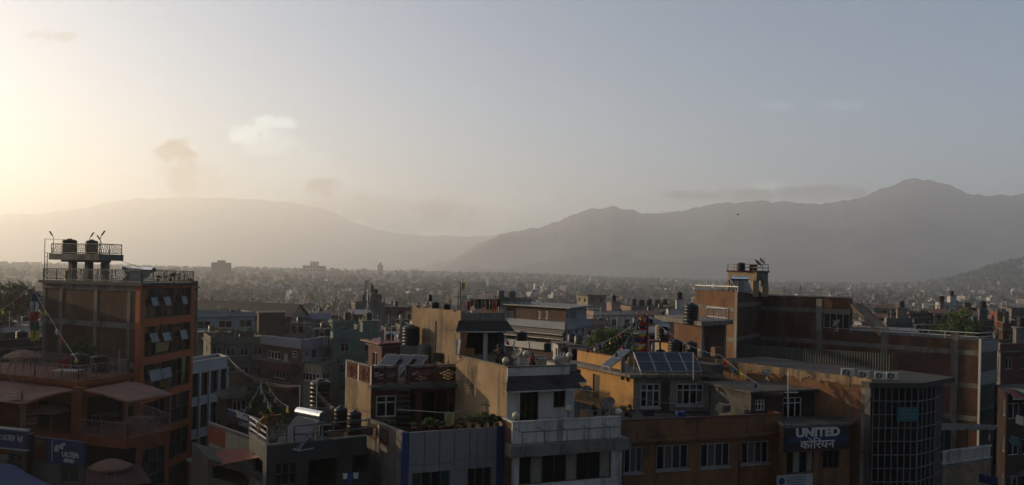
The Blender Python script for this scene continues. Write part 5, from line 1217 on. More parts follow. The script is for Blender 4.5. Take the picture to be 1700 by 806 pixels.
def curtain(p, q, cols, rows, z0, z1):
    w = Wall(p, q); wd = w.len / cols; h = (z1 - z0) / rows; mbf = MB()
    for i in range(cols + 1): w.box(mbf, min(max(i * wd - .018, 0), w.len - .036), min(max(i * wd + .018, .036), w.len), z0, z1, -.05, .06)
    for j in range(rows + 1): w.box(mbf, 0, w.len, z0 + j * h - .02, z0 + j * h + .02, -.045, .05)
    f = mbf.build('curtain_wall', 'mullion', K_.root)
    for i in range(cols):
        for j in range(rows):
            mb = MB(); tl = random.choice((-.015, -.005, .004, .012)); a, b = i * wd + .02, (i + 1) * wd - .02; c, d = z0 + j * h + .02, z0 + (j + 1) * h - .02
            P = [w.P(a, c, -.01 + tl), w.P(b, c, -.01 - tl), w.P(b, d, -.01 - tl), w.P(a, d, -.01 + tl)]; Q = [w.P(a, c, -.03 + tl), w.P(b, c, -.03 - tl), w.P(b, d, -.03 - tl), w.P(a, d, -.03 + tl)]
            mb.face(P); mb.face(Q[::-1])
            for e in range(4): mb.face([P[e], Q[e], Q[(e + 1) % 4], P[(e + 1) % 4]])
            mb.build('pane', random.choice(('glass', 'glass', 'glass', 'interior', 'glass_grey' if random.random() < .3 else 'glass')), f)
zk0 = K_.z1 - .3 - .78 * 10
curtain(KM + (KB - KM) * .03, KB, 7, 10, zk0, K_.z1 - .3); KC = KB + (KR - KB) * .5 + Vector((.25, -.12)); curtain(KB, KC, 4, 10, zk0, K_.z1 - .3); curtain(KC, KR, 4, 10, zk0, K_.z1 - .3)
K_.slab('roof_slab', K_.z1 - .28, K_.z1 + .02, .32, 'roof_dark', [KM + Vector((.0, 0)), KB, KR + Vector((.5, .2)), KR + Vector((-1, 3)), KM + Vector((-.3, 2.5))])
KW = Wall(KM, KB); t, u0, u1, z0, z1 = sign('window_sign', 'teal sign fixed on the curved glass building', KW, 1487, 676, 1522, 699, 'sign_teal')
t.location += Vector((KW.n.x, KW.n.y, 0)) * .2
mb = MB()
for r_, (a, b) in enumerate(((.1, .9), (.12, .8), (.3, .95))):
    for q in range(7):
        s = a + (b - a) * q / 7; KW.box(mb, u0 + (u1 - u0) * s, u0 + (u1 - u0) * (s + .07), z1 - .22 - r_ * .2, z1 - .14 - r_ * .2, 0, .01)
tag(mb.build('small_print', 'sash_blue', t), kind='stuff')
for k, (px, py, Y) in enumerate(((1407, 621, 47.6), (1434, 623, 47.3), (1461, 626, 46.9), (1481, 626, 46.9))): place('ac', mk_ac, P3(at(px, py, Y), K_.z1 + .02), R(-18), .72 if k else .85, ['air conditioner unit standing alone left of three others on the flat roof', 'second air conditioner unit from the left on the flat roof', 'third air conditioner unit from the left on the flat roof', 'rightmost air conditioner unit on the flat roof'][k])
fa, fb = V2(1230, 592, 62), V2(1480, 612, 56.5); mb = MB(); corrugated(mb, P3(fa, K_.z1 - .6), P3(fb, K_.z1 - .6), P3(fa, K_.z1 + .75), P3(fb, K_.z1 + .75), 60, .03); single('tin_fence', mb, 'tin_green', 'grey green corrugated tin fence behind the air conditioner units', 'fence')
fc = V2(1562, 604, 57); mb = MB(); corrugated(mb, P3(fb, K_.z1 - .6), P3(fc, K_.z1 - .6), P3(fb, K_.z1 + .85), P3(fc, K_.z1 + .85), 22, .03); single('tin_fence', mb, 'tin_rust', 'rusty corrugated tin fence behind the curved glass roof', 'fence')
# shaded yard rooms and the sign house
U_ = Bld('sign_house', 'orange brown house front carrying the big white lettered sign', 'building', V2(1288, 706, 47), V2(1301, 705, 44.8), V2(1412, 694, 46.2), zat(1303, 705, 44.8), 0, 'orange_wall', 'orange_wall')
U_.win(U_.f, 1306, 745, 1351, 786, cols=4, frame='window_wood', glass=('glass', 'curtain')); U_.win(U_.f, 1366, 742, 1394, 778, cols=3, frame='window_wood'); U_.finish(par=0, slab=.12)
SU = Wall(V2(1305, 711, 43.9), V2(1411, 705, 45.1)); t, u0, u1, z0, z1 = sign('name_sign', 'black and blue sign board with large white UNITED lettering', SU, 1304, 709, 1411, 749, 'sign_navy')
zm = (z0 + z1) / 2; um = (u0 + u1) / 2; mb = MB(); SU.box(mb, u0 + .1, u1 - .1, zm - .18, zm + .12, 0, .008); mb.build('blue_band', 'letter_blue', t)
lettering(t, SU, um - .04, zm + .36, .03, 'UNITED', .66, 'letter_white', bold=.03, sx=1.22, depth=.05); lettering(t, SU, um - .06, zm - .31, .03, 'को' + 'िर' + 'यन', .66, 'letter_white', bold=.006, sx=1.2, depth=.05)
mb = MB(); SU.box(mb, u0 + .15, u1 - .35, z0 + .02, z0 + .05, 0, .012); mb.build('red_edge', 'letter_red', t)
SV = Wall(V2(1291, 790, 44.1), V2(1351, 786, 44.8)); t, u0, u1, z0, z1 = sign('notice_board', 'white notice board with a round blue emblem below the big sign', SV, 1291, 789, 1349, 830, 'sign_white')
mb = MB(); c = SV.P(u0 + .26, z1 - .3, .012); a_, b_ = Vector((SV.d.x, SV.d.y, 0)), Vector((0, 0, 1)); mb.face([c + (a_ * math.cos(k * .314) + b_ * math.sin(k * .314)) * .2 for k in range(20)]); SV.box(mb, u0, u0 + .5, z0, z1 - .56, 0, .006); mb.build('emblem', 'letter_blue', t)
mb = MB()
for r_ in range(5):
    for q in range(9): SV.box(mb, u0 + .6 + q * .14, u0 + .6 + q * .14 + .1, z1 - .16 - r_ * .14, z1 - .1 - r_ * .14, 0, .006)
tag(mb.build('small_print', 'letter_blue', t), kind='stuff')
Q_ = Bld('yard_room', 'dark low roof room with white windows in the shade of the long brick wall', 'building', V2(1180, 640, 51), V2(1247, 655, 47.5), V2(1362, 646, 49.2), zat(1247, 652, 47.5), 0, 'concrete_dark', 'dark_brown')  # left wall colour darkened to stand for the shade falling on it
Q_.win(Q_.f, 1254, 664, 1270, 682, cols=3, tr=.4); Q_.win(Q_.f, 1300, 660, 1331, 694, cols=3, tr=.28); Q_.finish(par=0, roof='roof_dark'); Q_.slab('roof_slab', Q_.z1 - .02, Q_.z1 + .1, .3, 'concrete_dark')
for px, py, Y, d_, lb, rz in ((1216, 628, 49.8, 15, 'satellite dish at the lit strip of the long brick wall, left one', R(25)), (1273, 632, 48.9, 15, 'satellite dish at the lit strip of the long brick wall, right one', R(-30))): dish(px, py, Y, d_, lb, rz)
mb = MB(); b = at(1309, 640, 47); mb.tube([P3(b, 9), at(1309, 616, 47)], .04, 6); mb.bar(at(1303, 652, 47), at(1325, 652, 47), .06); single('antenna_pole', mb, 'metal_grey', 'thin antenna pole in front of the long brick wall', 'pole')
mb = MB(); b = at(1151, 640, 49.5); mb.tube([P3(b, zI + .16), at(1151, 586, 49.5)], .03, 6); single('antenna_pole', mb, 'metal_grey', 'thin metal pole at the right end of the solar panels', 'pole')
mb = MB(); Qc = Wall(V2(1144, 611, 53.5), V2(1180, 611, 52.2)); Qc.box(mb, 0, Qc.len, zI - .2, zat(1160, 604, 53), -1.4, 0); single('concrete_tank', mb, 'concrete_dark', 'square concrete water tank at the right end of the yellow house roof', 'tank')
flag_string(at(1196, 590, 50), at(1262, 640, 47.5), 4, 'few large prayer flags hanging before the lit brick strip', .1, .32, 2)
plant(1335, 706, 47.2, 16, 'dark shrub on the sign house roof', 'leaf_dark', 2.4, 91, pot=False); plant(1368, 702, 47.2, 12, 'smaller dark shrub on the sign house roof', 'leaf_dark', 2.6, 92, pot=False)

# ---------------------------------------------------------------- big brick building on the right
zM = zat(1225, 485, 76)
ML, MM, MI, MR = V2(1154, 482, 85), V2(1225, 485, 76), V2(1263, 490, 83), V2(1627, 560, 69)
z2 = zat(1627, 565, 69)
M_ = Bld('brick_building', 'long unplastered brick building with concrete bands and a yellow tank tower', 'building', ML, MM, MI, zM, 0, 'brick_orange', 'brick')
dpt = Vector((4.0, 9)); upper_end = MI + (MR - MI) * (Wall(MI, MR).uz(1413, 515)[0] / (MR - MI).length)
M_.finish(par=0)
lw = Wall(MI, MR); up = Wall(MI, upper_end); 
up.ops = [(*up.rect(1367, 521, 1410, 546),)]; mb = MB(); up.mesh(mb, z2 - .02, zat(1263, 490, 83)); mb.build('wall', 'brick', M_.root)
window(M_.root, up, *up.ops[0][:4], cols=4, frame='window_grey', glass='interior')
mb = MB(); lw.mesh(mb, 0, z2 - .02); mb.build('wall', 'brick', M_.root)
for k, zz in enumerate((zat(1263, 513, 83), zat(1600, 587, 70), zat(1600, 641, 70), zat(1600, 695, 70))):
    w = up if k == 0 else lw; mb = MB(); w.box(mb, .0, w.len - .01, zz - .12, zz + .33, -.05, .05); mb.build('beam', 'plaster_grey', M_.root)
for px in (1360, 1468, 1585):
    u = lw.uz(px, 590)[0]; mb = MB(); lw.box(mb, u - .3, u + .3, 0, z2 + (.5 if px > 1500 else .02), -.05, .06); mb.build('column', 'plaster_grey', M_.root)
u = up.uz(1360, 520)[0]; mb = MB(); up.box(mb, u - .3, u + .3, z2, zat(1300, 495, 80), -.05, .062); mb.build('column', 'concrete', M_.root)
for w, z_ in ((M_.l, zat(1190, 512, 80)), (M_.l, zat(1190, 560, 80)), (M_.f, zat(1240, 506, 79)), (M_.f, zat(1240, 560, 79))):
    mb = MB(); w.box(mb, 0, w.len - .01, z_ - .2, z_ + .2, -.05, .05); mb.build('beam', 'concrete', M_.root)
mb = MB(); M_.l.box(mb, M_.l.len - .5, M_.l.len - .0, 0, zM - .1, -.05, .055); mb.build('column', 'concrete', M_.root)
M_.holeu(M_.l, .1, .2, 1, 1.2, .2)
ins = -Vector((lw.n.x, lw.n.y)) * .3; back = [MI + ins, upper_end + ins, upper_end + dpt, MI + dpt]; mb = MB(); mb.prism(back, z2, zat(1263, 490, 83) - .05); mb.build('upper_block', 'concrete_dark', M_.root)
lowp = [MI + ins, MR + ins - lw.d * .0, V2(1653, 560, 72), V2(1656, 560, 72) + Vector((-4, 9)), MI + dpt]; mb = MB(); mb.prism(lowp[1:] + [lowp[0]], z2 - .3, z2 - .05); mb.build('roof', 'roof_dark', M_.root)
rw = Wall(MR, V2(1656, 560, 72)); mb = MB(); rw.mesh(mb, 0, z2); mb.build('wall', 'glass_teal', M_.root)
for k, (y0, y1, m) in enumerate(((566, 584, 'grey_panel'), (617, 637, 'grey_panel'), (678, 690, 'sign_teal'))):
    a, b = rw.uz(1640, y1)[1], rw.uz(1640, y0)[1]; mb = MB(); rw.box(mb, .1, rw.len - .2, a, b, 0, .12); mb.build('panel', m, M_.root)
mb = MB(); rw.box(mb, -.1, .12, 0, z2 + .1, -.05, .12); mb.build('white_corner', 'white_clean', M_.root)
ed = [P3(upper_end, z2), P3(MR, z2), P3(V2(1650, 560, 71), z2)]; railing(M_.root, ed, .6, 'metal_grey', rails=(1, .45), step=0, post=2.6, r=.035)
railing(M_.root, [P3(ML, zM), P3(MM, zM)], .5, 'metal_grey', rails=(1,), step=0, post=2.4, r=.05, name='roof_railing'); railing(M_.root, [P3(MI, zat(1263, 490, 83)), P3(upper_end, zat(1263, 490, 83))], .5, 'metal_grey', rails=(1, .5), step=0, post=2.4, r=.035, name='roof_railing')
# sloping stair roof beside the upper block
sa, sb = P3(upper_end, zat(1412, 503, 79)), P3(lw.A + lw.d * lw.uz(1462, 546)[0], z2 + .1); mb = MB(); dn = Vector((lw.n.x, lw.n.y, 0))
for (o0, o1, m0) in ((-.6, .1, 0),):
    q = [sa + dn * o1, sb + dn * o1, sb - dn * 3, sa - dn * 3]; r_ = [p - Vector((0, 0, .35)) for p in q]; mb.face(q[::-1]); mb.face(r_)
    for e in range(4): mb.face([q[e], q[(e + 1) % 4], r_[(e + 1) % 4], r_[e]])
mb.build('stair_roof', 'plaster_tan', M_.root)
mb = MB(); g0, g1, g2 = at(1384, 513, 78), at(1412, 513, 77.5), at(1400, 497, 78); mb.face([g0, g1, g2]); mb.face([p + Vector((0, 2, 0)) for p in (g0, g2, g1)]); mb.face([g0, g2, g2 + Vector((0, 2, 0)), g0 + Vector((0, 2, 0))]); mb.face([g2, g1, g1 + Vector((0, 2, 0)), g2 + Vector((0, 2, 0))]); mb.build('gable', 'concrete_dark', M_.root)
dish(1391, 551, 74.5, 16, 'tilted white dish on the brick building parapet', R(-90))
# tank tower
p0 = V2(1208, 465, 82); p1 = V2(1256, 466, 79.5); p2 = V2(1275, 463, 81.5); tz0, tz1 = zat(1240, 466, 80.5), zat(1240, 452, 80.5)
Tt = Bld('tank_tower', 'yellow concrete tank tower with railing on the brick building roof', 'tower', p0, p1, p2, tz1, tz0, 'tower_cream', 'concrete'); Tt.finish(par=0); Tt.slab('top_slab', tz1, tz1 + .15, .12, 'maroon')
for i, pc_ in enumerate(Tt.poly):
    c = (Tt.L + Tt.R) / 2; q = pc_.lerp(c, .16); mb = MB(); mb.box(q.x - .3, q.x + .3, q.y - .3, q.y + .3, zM - .5, tz0); mb.build('pier', 'tower_cream', Tt.root)
railing(Tt.root, [P3(p, tz1 + .15) for p in Tt.poly + [Tt.L]], .65, 'metal_white', rails=(1, .5), step=0, post=1.6, r=.035)
mb = MB(); a0, a1 = at(1197, 484, 81), at(1212, 463, 81)
for o in (Vector((0, 0, 0)), Vector((.55, -.2, 0))): mb.bar(a0 + o, a1 + o, .06)
for k in range(8): q = a0.lerp(a1, k / 7.5); mb.bar(q, q + Vector((.55, -.2, 0)), .04)
mb.build('ladder', 'metal_dark', Tt.root)
tank(1230, 450, 80.5, 14, 'dark tank on the yellow tank tower, left of two', ar=1.15); tank(1250, 450, 80.5, 12, 'dark tank on the yellow tank tower, right of two', ar=1.2)
dish(1263, 446, 79.8, 14, 'pale satellite dish at the top of the yellow tank tower', R(60)); dish(1256, 449, 79.6, 14, 'darker satellite dish lower on the yellow tank tower', R(50))
place('heater', mk_heater, at(1231, 487, 78.2), R(10), .95, 'solar water heater under the yellow tank tower')
mb = MB(); p = at(1329, 489, 81); mb.tube([p, at(1329, 475, 81)], .08, 8); single('vent_pipe', mb, 'metal_white', 'white pipe standing on the brick building roof', 'pipe')
mb = MB(); p = at(1174, 482, 83); mb.tube([p, at(1174, 466, 83)], .05, 8); single('vent_pipe', mb, 'metal_grey', 'thin grey pipe left of the yellow tank tower', 'pipe')

# balcony house at the street
zB = zat(1600, 785, 52)
B_ = Bld('balcony_house', 'cream house with white balustrade balcony under a green tin roof', 'house', V2(1562, 748, 54), V2(1566, 748, 53), V2(1646, 742, 55.5), zat(1600, 768, 53.8), 0, 'plaster_tan', 'plaster_tan')
B_.finish(par=0, slab=.1)
mb = MB(); w = B_.f
for k in range(26): u = .1 + (w.len - .2) * k / 25; w.box(mb, u - .05, u + .05, B_.z1 + .1, B_.z1 + .78, -.12, -.03)
w.box(mb, 0, w.len, B_.z1 + .0, B_.z1 + .1, -.16, .0); w.box(mb, -.03, w.len + .03, B_.z1 + .78, B_.z1 + .9, -.17, .02); mb.build('balustrade', 'white_wall', B_.root)
mb = MB(); corrugated(mb, at(1560, 702, 56), at(1656, 706, 58), at(1563, 715, 53), at(1652, 714, 55), 30, .03); mb.build('tin_roof', 'tin_green', B_.root)
for u in (.1, w.len * .5, w.len - .1):
    mb = MB(); w.box(mb, u - .05, u + .05, B_.z1 + .9, zat(1600, 713, 53.8), -.12, -.03); mb.build('post', 'metal_dark', B_.root)
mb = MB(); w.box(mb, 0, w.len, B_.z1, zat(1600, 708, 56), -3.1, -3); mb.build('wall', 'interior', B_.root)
# houses across the street, right border
for k, (l, m, r, z1, wl, wf, lb) in enumerate((((1664, 640, 92), (1676, 645, 88), (1745, 640, 90), (1680, 607), 'dark_brown', 'maroon', 'dark red house with tiled roof at the right border'), ((1650, 690, 70), (1672, 700, 64), (1760, 680, 66), (1680, 655), 'dark_brown', 'dark_brown', 'shadowed shop house with signs at the right border'))):
    b = Bld('shop_house', lb, 'house', V2(*l), V2(*m), V2(*r), zat(z1[0], z1[1], m[2]), 0, wl, wf); b.auto(b.f, 3, 4, frame='window_white'); b.auto(b.l, 3, 2, frame='window_white'); b.finish(par=.0)
    eave(b.root, b.f, 0, b.f.len, b.z1 + .4, .6, .9, 'tin_red'); 
for k, (px, py, Y, m, lb, wpx) in enumerate(((1690, 655, 63.5, 'sign_teal', 'teal shop sign on the shadowed house at the right border', 22), (1692, 700, 62, 'sign_white', 'pale shop sign under the teal one at the right border', 12), (1684, 735, 60, 'sign_teal', 'small green shop sign low at the right border', 14), (1640, 800, 50, 'tarp_blue', 'blue shop awning at the lower right border', 30))):
    w = Wall(V2(px - wpx / 2, py, Y + 1), V2(px + wpx / 2, py - 2, Y)); mb = MB(); w.box(mb, 0, w.len, zat(px, py + 7, Y), zat(px, py - 7, Y), -.15, 0); single('shop_sign', mb, m, lb, 'sign', 'shop signs along the street')
# ================================================================ middle distance
TAKEN = []
crnd = random.Random(77)
def roof_clutter(b, label):
    """column stubs with bent bars, a vent pipe, an aerial and a tank on a flat roof"""
    P = lambda u, v: b.M + (b.L - b.M) * u + (b.R - b.M) * v
    for u, v in ((.04, .04), (.96, .04), (.04, .96)):
        if crnd.random() < .6:
            q = P(u, v); mb = MB(); mb.box(q.x - .13, q.x + .13, q.y - .13, q.y + .13, b.z1, b.z1 + crnd.uniform(.9, 1.5))
            for i in (-1, 1):
                for j in (-1, 1): mb.bar((q.x + i * .08, q.y + j * .08, b.z1 + .9), (q.x + i * .1, q.y + j * .1, b.z1 + crnd.uniform(1.6, 2.3)), .025)
            mb.build('column_stub', 'concrete', b.root)
    q = P(crnd.uniform(.2, .8), crnd.uniform(.2, .8)); mb = MB(); mb.tube([P3(q, b.z1), P3(q, b.z1 + crnd.uniform(1.5, 3))], .035, 6); e = P3(q, b.z1 + 1.5); mb.bar(e - Vector((.4, 0, 0)), e + Vector((.4, 0, 0)), .03); mb.bar(e - Vector((.25, 0, -.15)), e + Vector((.25, 0, .15)), .03); mb.build('aerial', 'metal_grey', b.root)
    q = P(crnd.uniform(.25, .75), crnd.uniform(.5, .8)); mb = MB(); a, c = (b.R - b.M).normalized(), (b.L - b.M).normalized(); w_ = min(b.l.len, b.f.len) * .2
    if crnd.random() < .55 and w_ > .9:
        mb.obox(P3(q, b.z1 + 1.1), P3(a * w_, 0), P3(c * w_, 0), (0, 0, 1.1)); r_ = mb.build('stair_room', b.wl, b.root); mb = MB(); mb.obox(P3(q, b.z1 + 2.27), P3(a * (w_ + .25), 0), P3(c * (w_ + .25), 0), (0, 0, .07)); mb.build('room_roof', 'concrete', r_); zt = b.z1 + 2.35
    else: zt = b.z1 + .02
    k = crnd.uniform(.75, 1.05); place('tank_tank_black', mk_tank('tank_black'), P3(q, zt), crnd.uniform(0, 6), k, 'dark tank on the ' + ' '.join(label.split()[:12]))
def mid(px0, pxm, px1, ytop, Y, wl, wf, label, par=.7, name='house', cat='house', far=(6, 4), nl=None, nf=None, slab=.25, frame='window_white', fin=True, fl=3, ww=1.2, clutter=True):
    L, M, Rr = V2(px0, ytop, Y + far[0]), V2(pxm, ytop, Y), V2(px1, ytop, Y + far[1])
    b = Bld(name, label, cat, L, M, Rr, zat(pxm, ytop, Y) - par, ground_z(M.x, M.y) - 1, wl, wf, 'houses of the middle distance')
    b.auto(b.l, fl, nl if nl is not None else max(1, int(b.l.len / 2.6)), frame=frame, ww=ww); b.auto(b.f, fl, nf if nf is not None else max(1, int(b.f.len / 2.4)), frame=frame, ww=ww)
    if fin: b.finish(par=par, slab=slab)
    c = (b.L + b.R) / 2; TAKEN.append((c.x, c.y, (b.L - b.R).length / 2 + 2))
    if fin and par and clutter: roof_clutter(b, label)
    return b
mid(-45, -10, 52, 545, 84, 'plaster_grey', 'white_wall', 'low white walled house with flat roof at the left border')
mid(12, 30, 72, 535, 98, 'concrete', 'white_wall', 'pale house roof showing behind the tall prayer flag pole')
mid(-30, 0, 75, 566, 70, 'concrete_dark', 'concrete_dark', 'dark flat roofed house just behind the upper restaurant terrace', nf=4)
mid(296, 317, 329, 468, 108, 'brick', 'brick', 'narrow brick house edge right of the orange glass building', fl=2)
bb = mid(300, 322, 424, 520, 136, 'white_blue', 'white_blue', 'pale blue flat roofed building in front of the long hall', ww=2.4, nf=3, far=(6, 8))
pg = mid(338, 350, 439, 561, 117, 'plaster_grey', 'plaster_grey', 'grey house with a planted roof edge', far=(8, 3), nl=1, nf=4)
for k in range(7): plant(366 + k * 10, 556 + .3 * k, 119, 13 + (k * 5) % 5, 'leafy bush on the planted roof edge of the grey house, number %s from the left' % ['one', 'two', 'three', 'four', 'five', 'six', 'seven'][k], 'leaf', 1.9, 100 + k, pot=False, group='bushes on the planted roof edge')
mid(427, 430, 473, 519, 128, 'brown_wall', 'brown_wall', 'windowless brown block below the long hall', nf=0, nl=0, par=0, far=(5, 3))
# long hall with pitched roof
hl, hr = V2(318, 508, 158), V2(484, 522, 146); dv = V2(508, 512, 153) - hr; ze = zat(484, 522, 146); zr2 = zat(497, 505, 149.5)
hb = Bld('long_hall', 'long hall with dark pitched roof and pale gable end', 'building', hl, hr, hr + dv, ze, -6, 'dark_brown', 'cream_wall'); hb.auto(hb.l, 1, 7, ww=1.6); hb.finish(par=0)
mb = MB(); o_ = (hr - hl).normalized() * .4; e0, e1, e2, e3 = hl - o_, hr + o_, hr + dv + o_, hl + dv - o_; s_ = dv.normalized() * .7; r0, r1 = P3((e0 + e3) / 2, zr2), P3((e1 + e2) / 2, zr2)
for q in ([P3(e0 - s_, ze - .4), P3(e1 - s_, ze - .4), r1, r0], [P3(e2 + s_, ze - .4), P3(e3 + s_, ze - .4), r0, r1]): mb.face(q); mb.face([p - Vector((0, 0, .15)) for p in q][::-1]); mb.face([q[0], q[1], q[1] - Vector((0, 0, .15)), q[0] - Vector((0, 0, .15))][::-1])
mb.build('roof', 'shingle', hb.root); mb = MB(); mb.face([P3(hr, ze), P3(hr + dv, ze), P3((hr + hr + dv) / 2, zr2 - .2)]); mb.build('gable', 'cream_wall', hb.root)
TAKEN.append((*((hl + hr) / 2), 14))
# brown house with lavender parapet and cream wing
zb_ = zat(502, 577, 108)
br = Bld('balcony_house', 'brown house with lavender roof parapet, red balconies and white windows', 'house', V2(437, 563, 113), V2(502, 577, 107), V2(560, 561, 117), zb_ - .1, -1, 'brown_wall', 'lavender_wall')
br.win(br.l, 444, 583, 466, 597, cols=4, frame='window_white', fw=.14); br.win(br.l, 485, 583, 493, 594, cols=1, tr=.5, fw=.14); br.win(br.l, 452, 614, 474, 629, cols=4, fw=.14); br.door(br.l, 470, 587, 477, 603, 'white_wall'); br.door(br.l, 480, 615, 486, 634)
br.win(br.f, 508, 583, 511, 591, cols=1, frame='window_wood'); br.win(br.f, 518, 581, 525, 596, cols=2, frame='window_wood'); br.finish(par=0)
for w, m in ((br.l, 'lavender_wall'), (br.f, 'lavender_wall')): mb = MB(); w.box(mb, -.2, w.len + .2, zb_ - .12, zb_ + 1.15, -.2, .35); mb.build('parapet', m, br.root)
for y0, y1 in ((600, 613), (635, 647)):
    u0, u1, z0, z1 = br.l.rect(438, y0, 492, y1); mb = MB(); br.l.box(mb, u0 - .6, u1 + .4, z0, z1, .02, 1.3); o = mb.build('balcony', 'maroon', br.root); railing(br.root, [br.l.P(u0 - .6, z1, 1.25), br.l.P(u1 + .4, z1, 1.25)], .4, 'metal_white', rails=(1,), step=.4, name='balcony_railing')
cw = Bld('cream_wing', 'cream wing with a row of windows joined to the brown balcony house', 'house', V2(488, 603, 108.5), V2(534, 606, 105), V2(569, 599, 113), zat(534, 606, 105), -1, 'cream_wall', 'cream_wall')
cw.win(cw.l, 501, 619, 530, 633, cols=5, fw=.12); cw.win(cw.f, 537, 618, 548, 630, cols=2, fw=.12); cw.auto(cw.f, 1, 1, top=cw.z1 - 3); cw.finish(par=0, slab=.15); railing(cw.root, [P3(cw.L, cw.z1), P3(cw.M, cw.z1), P3(cw.R, cw.z1)], .8, 'metal_white', rails=(1, .5), step=0)
TAKEN += [((br.L + br.R) / 2).to_tuple() + (9,)]
tank(526, 558, 110, 12, 'grey tank on a stand above the lavender parapet, left of two', ar=.9); tank(543, 558, 110, 13, 'dark tank on a stand above the lavender parapet, right of two', ar=.95)
mb = MB()
for px in (538, 543, 548): a = at(px, 559, 110); mb.bar(a, a - Vector((0, 0, 1.4)), .1)
single('tank_stand', mb, 'metal_white', 'pale stand under the tanks above the lavender parapet', 'stand')
mid(545, 553, 632, 553, 111, 'green_wall', 'green_wall', 'mint green house with shaded wall right of the lavender parapet', nf=2, far=(5, 3)); mid(547, 552, 588, 534, 120, 'green_wall', 'green_wall', 'small mint green roof room behind the grey tanks', nf=1, par=.2)
sh = mid(503, 506, 552, 532, 150, 'plaster_grey', 'plaster_grey', 'grey shed under a blue tarpaulin roof', par=0, nf=2); mb = MB(); corrugated(mb, P3(sh.L, sh.z1 + 1.0), P3(sh.N, sh.z1 + 1.0), P3(sh.M, sh.z1 + .1), P3(sh.R, sh.z1 + .1), 18, .05); mb.build('tarpaulin_roof', 'tarp_blue', sh.root)
gb_ = mid(584, 590, 640, 503, 166, 'concrete', 'concrete', 'plain grey building behind the telecom mast', nf=0, par=.5)
mr = mid(612, 634, 668, 571, 73, 'maroon', 'maroon', 'dark red roof house beside the big dark tank', nf=1, par=.2, far=(3, 2)); mr.slab('red_roof', mr.z1 + .2, mr.z1 + .3, .7, 'tin_red'); mr.door(mr.f, 655, 578, 668, 600, 'door_orange') if False else None
for k in range(6):
    px0 = 560 + k * 24; mid(px0, px0 + 10, px0 + 26, 546 - (k % 3) * 5, 128 + (k % 3) * 9, ('concrete', 'plaster_grey', 'white_wall')[k % 3], ('brown_wall', 'concrete_dark', 'concrete')[k % 3], 'grey flat roof amid the telecom mast clutter, %s of six' % ['first', 'second', 'third', 'fourth', 'fifth', 'last'][k], fl=2)
# telecom mast
tb = at(611, 545, 150); tt = at(611, 466, 150); t = thing('telecom_mast', 'telecom mast with panel antennas and slanting pale legs', 'mast', tb); mb = MB(); mb.tube([tb, tt], .14, 8); mb.build('pole', 'metal_grey', t)
for px in (600, 622): mb = MB(); mb.tube([at(px, 540, 150), at(611, 503, 150)], .09, 6); mb.build('leg', 'metal_white', t)
for k, (px, y0, y1) in enumerate(((607, 465, 482), (611, 466, 480), (617, 470, 486), (619.5, 474, 500), (606, 486, 502), (612, 490, 505), (616, 492, 504), (603.5, 490, 500))): mb = MB(); a, b = at(px, y0, 149.6), at(px, y1, 149.6); mb.bar(a, b, .3, .2); mb.build('panel_antenna', 'metal_white' if k < 2 else 'metal_dark', t)
mb = MB(); mb.bar(at(605, 486, 150), at(620, 486, 150), .1); mb.bar(at(604, 500, 150), at(621, 500, 150), .12); mb.build('cross_arm', 'metal_dark', t)
# wooden topped apartment house
ap = Bld('apartment_house', 'grey apartment house with dark wooden top storey under a flat tin roof', 'building', V2(800, 512, 108), V2(940, 512, 97), V2(974, 509, 106), zat(940, 512, 97), -1, 'brown_wall', 'white_blue')
for x0 in (842, 892, 904): ap.win(ap.l, x0, 517, x0 + 5 if x0 > 850 else x0 + 10, 530, cols=1 if x0 > 850 else 2, frame='window_white', glass='curtain', fw=.12)
for k in range(4): ap.win(ap.f, 942 + k * 4, 516, 944.5 + k * 4, 531, cols=1, frame='window_white', fw=.1)
zq2 = zat(930, 535, 97); zq3 = zat(930, 556, 97)
ap.auto(ap.f, 2, 3, top=zq2 - .3, frame='window_white'); ap.auto(ap.l, 1, 5, top=zq3 - .2, frame='window_wood'); ap.finish(par=0); ap.slab('tin_roof', ap.z1, ap.z1 + .12, .8, 'tin_grey')
mb = MB(); ap.l.box(mb, -.3, ap.l.len + .3, zq2 - .9, zq2, .0, .5); mb.build('ledge', 'white_blue', ap.root); mb = MB(); ap.f.box(mb, -.3, ap.f.len + .2, zq2 - .9, zq2, .0, .5); mb.build('ledge', 'white_blue', ap.root)
eave(ap.root, ap.l, 2, ap.l.len, zq2 - .9, .55, 1.3, 'tin_grey', 3, 'tin_eave'); eave(ap.root, ap.l, 2, ap.l.len, zq3, .5, 1.1, 'tin_grey', 3, 'tin_eave')
zq4 = zat(930, 572, 97); mb = MB(); ap.l.box(mb, -.3, ap.l.len + .3, zq4 - .9, zq4, 0, .6); mb.build('ledge', 'white_clean', ap.root); mb = MB(); ap.f.box(mb, -.3, ap.f.len + .2, zq4 - .9, zq4, 0, .6); mb.build('ledge', 'white_clean', ap.root)
mid(826, 830, 882, 496, 104, 'white_blue', 'white_wall', 'pale box room on the tin roof of the apartment house', par=.1, nf=0, nl=0, far=(3, 2), clutter=False)
tank(831, 496, 104, 15, 'pale grey tank on the box room roof, left of two', 'tank_grey', .95); tank(850, 496, 104, 14, 'pale grey tank on the box room roof, right of two', 'tank_grey', .98)
TAKEN.append((*((ap.L + ap.R) / 2), 11))
mid(965, 985, 1053, 517, 138, 'pink_wall', 'white_wall', 'pink and white balcony house behind the green tree', far=(5, 5)); mid(968, 972, 1012, 534, 124, 'pink_wall', 'pink_wall', 'small pink terrace house left of the green tree', fl=2); mid(1005, 1010, 1058, 548, 112, 'white_wall', 'concrete', 'low white house right behind the green tree', fl=1)
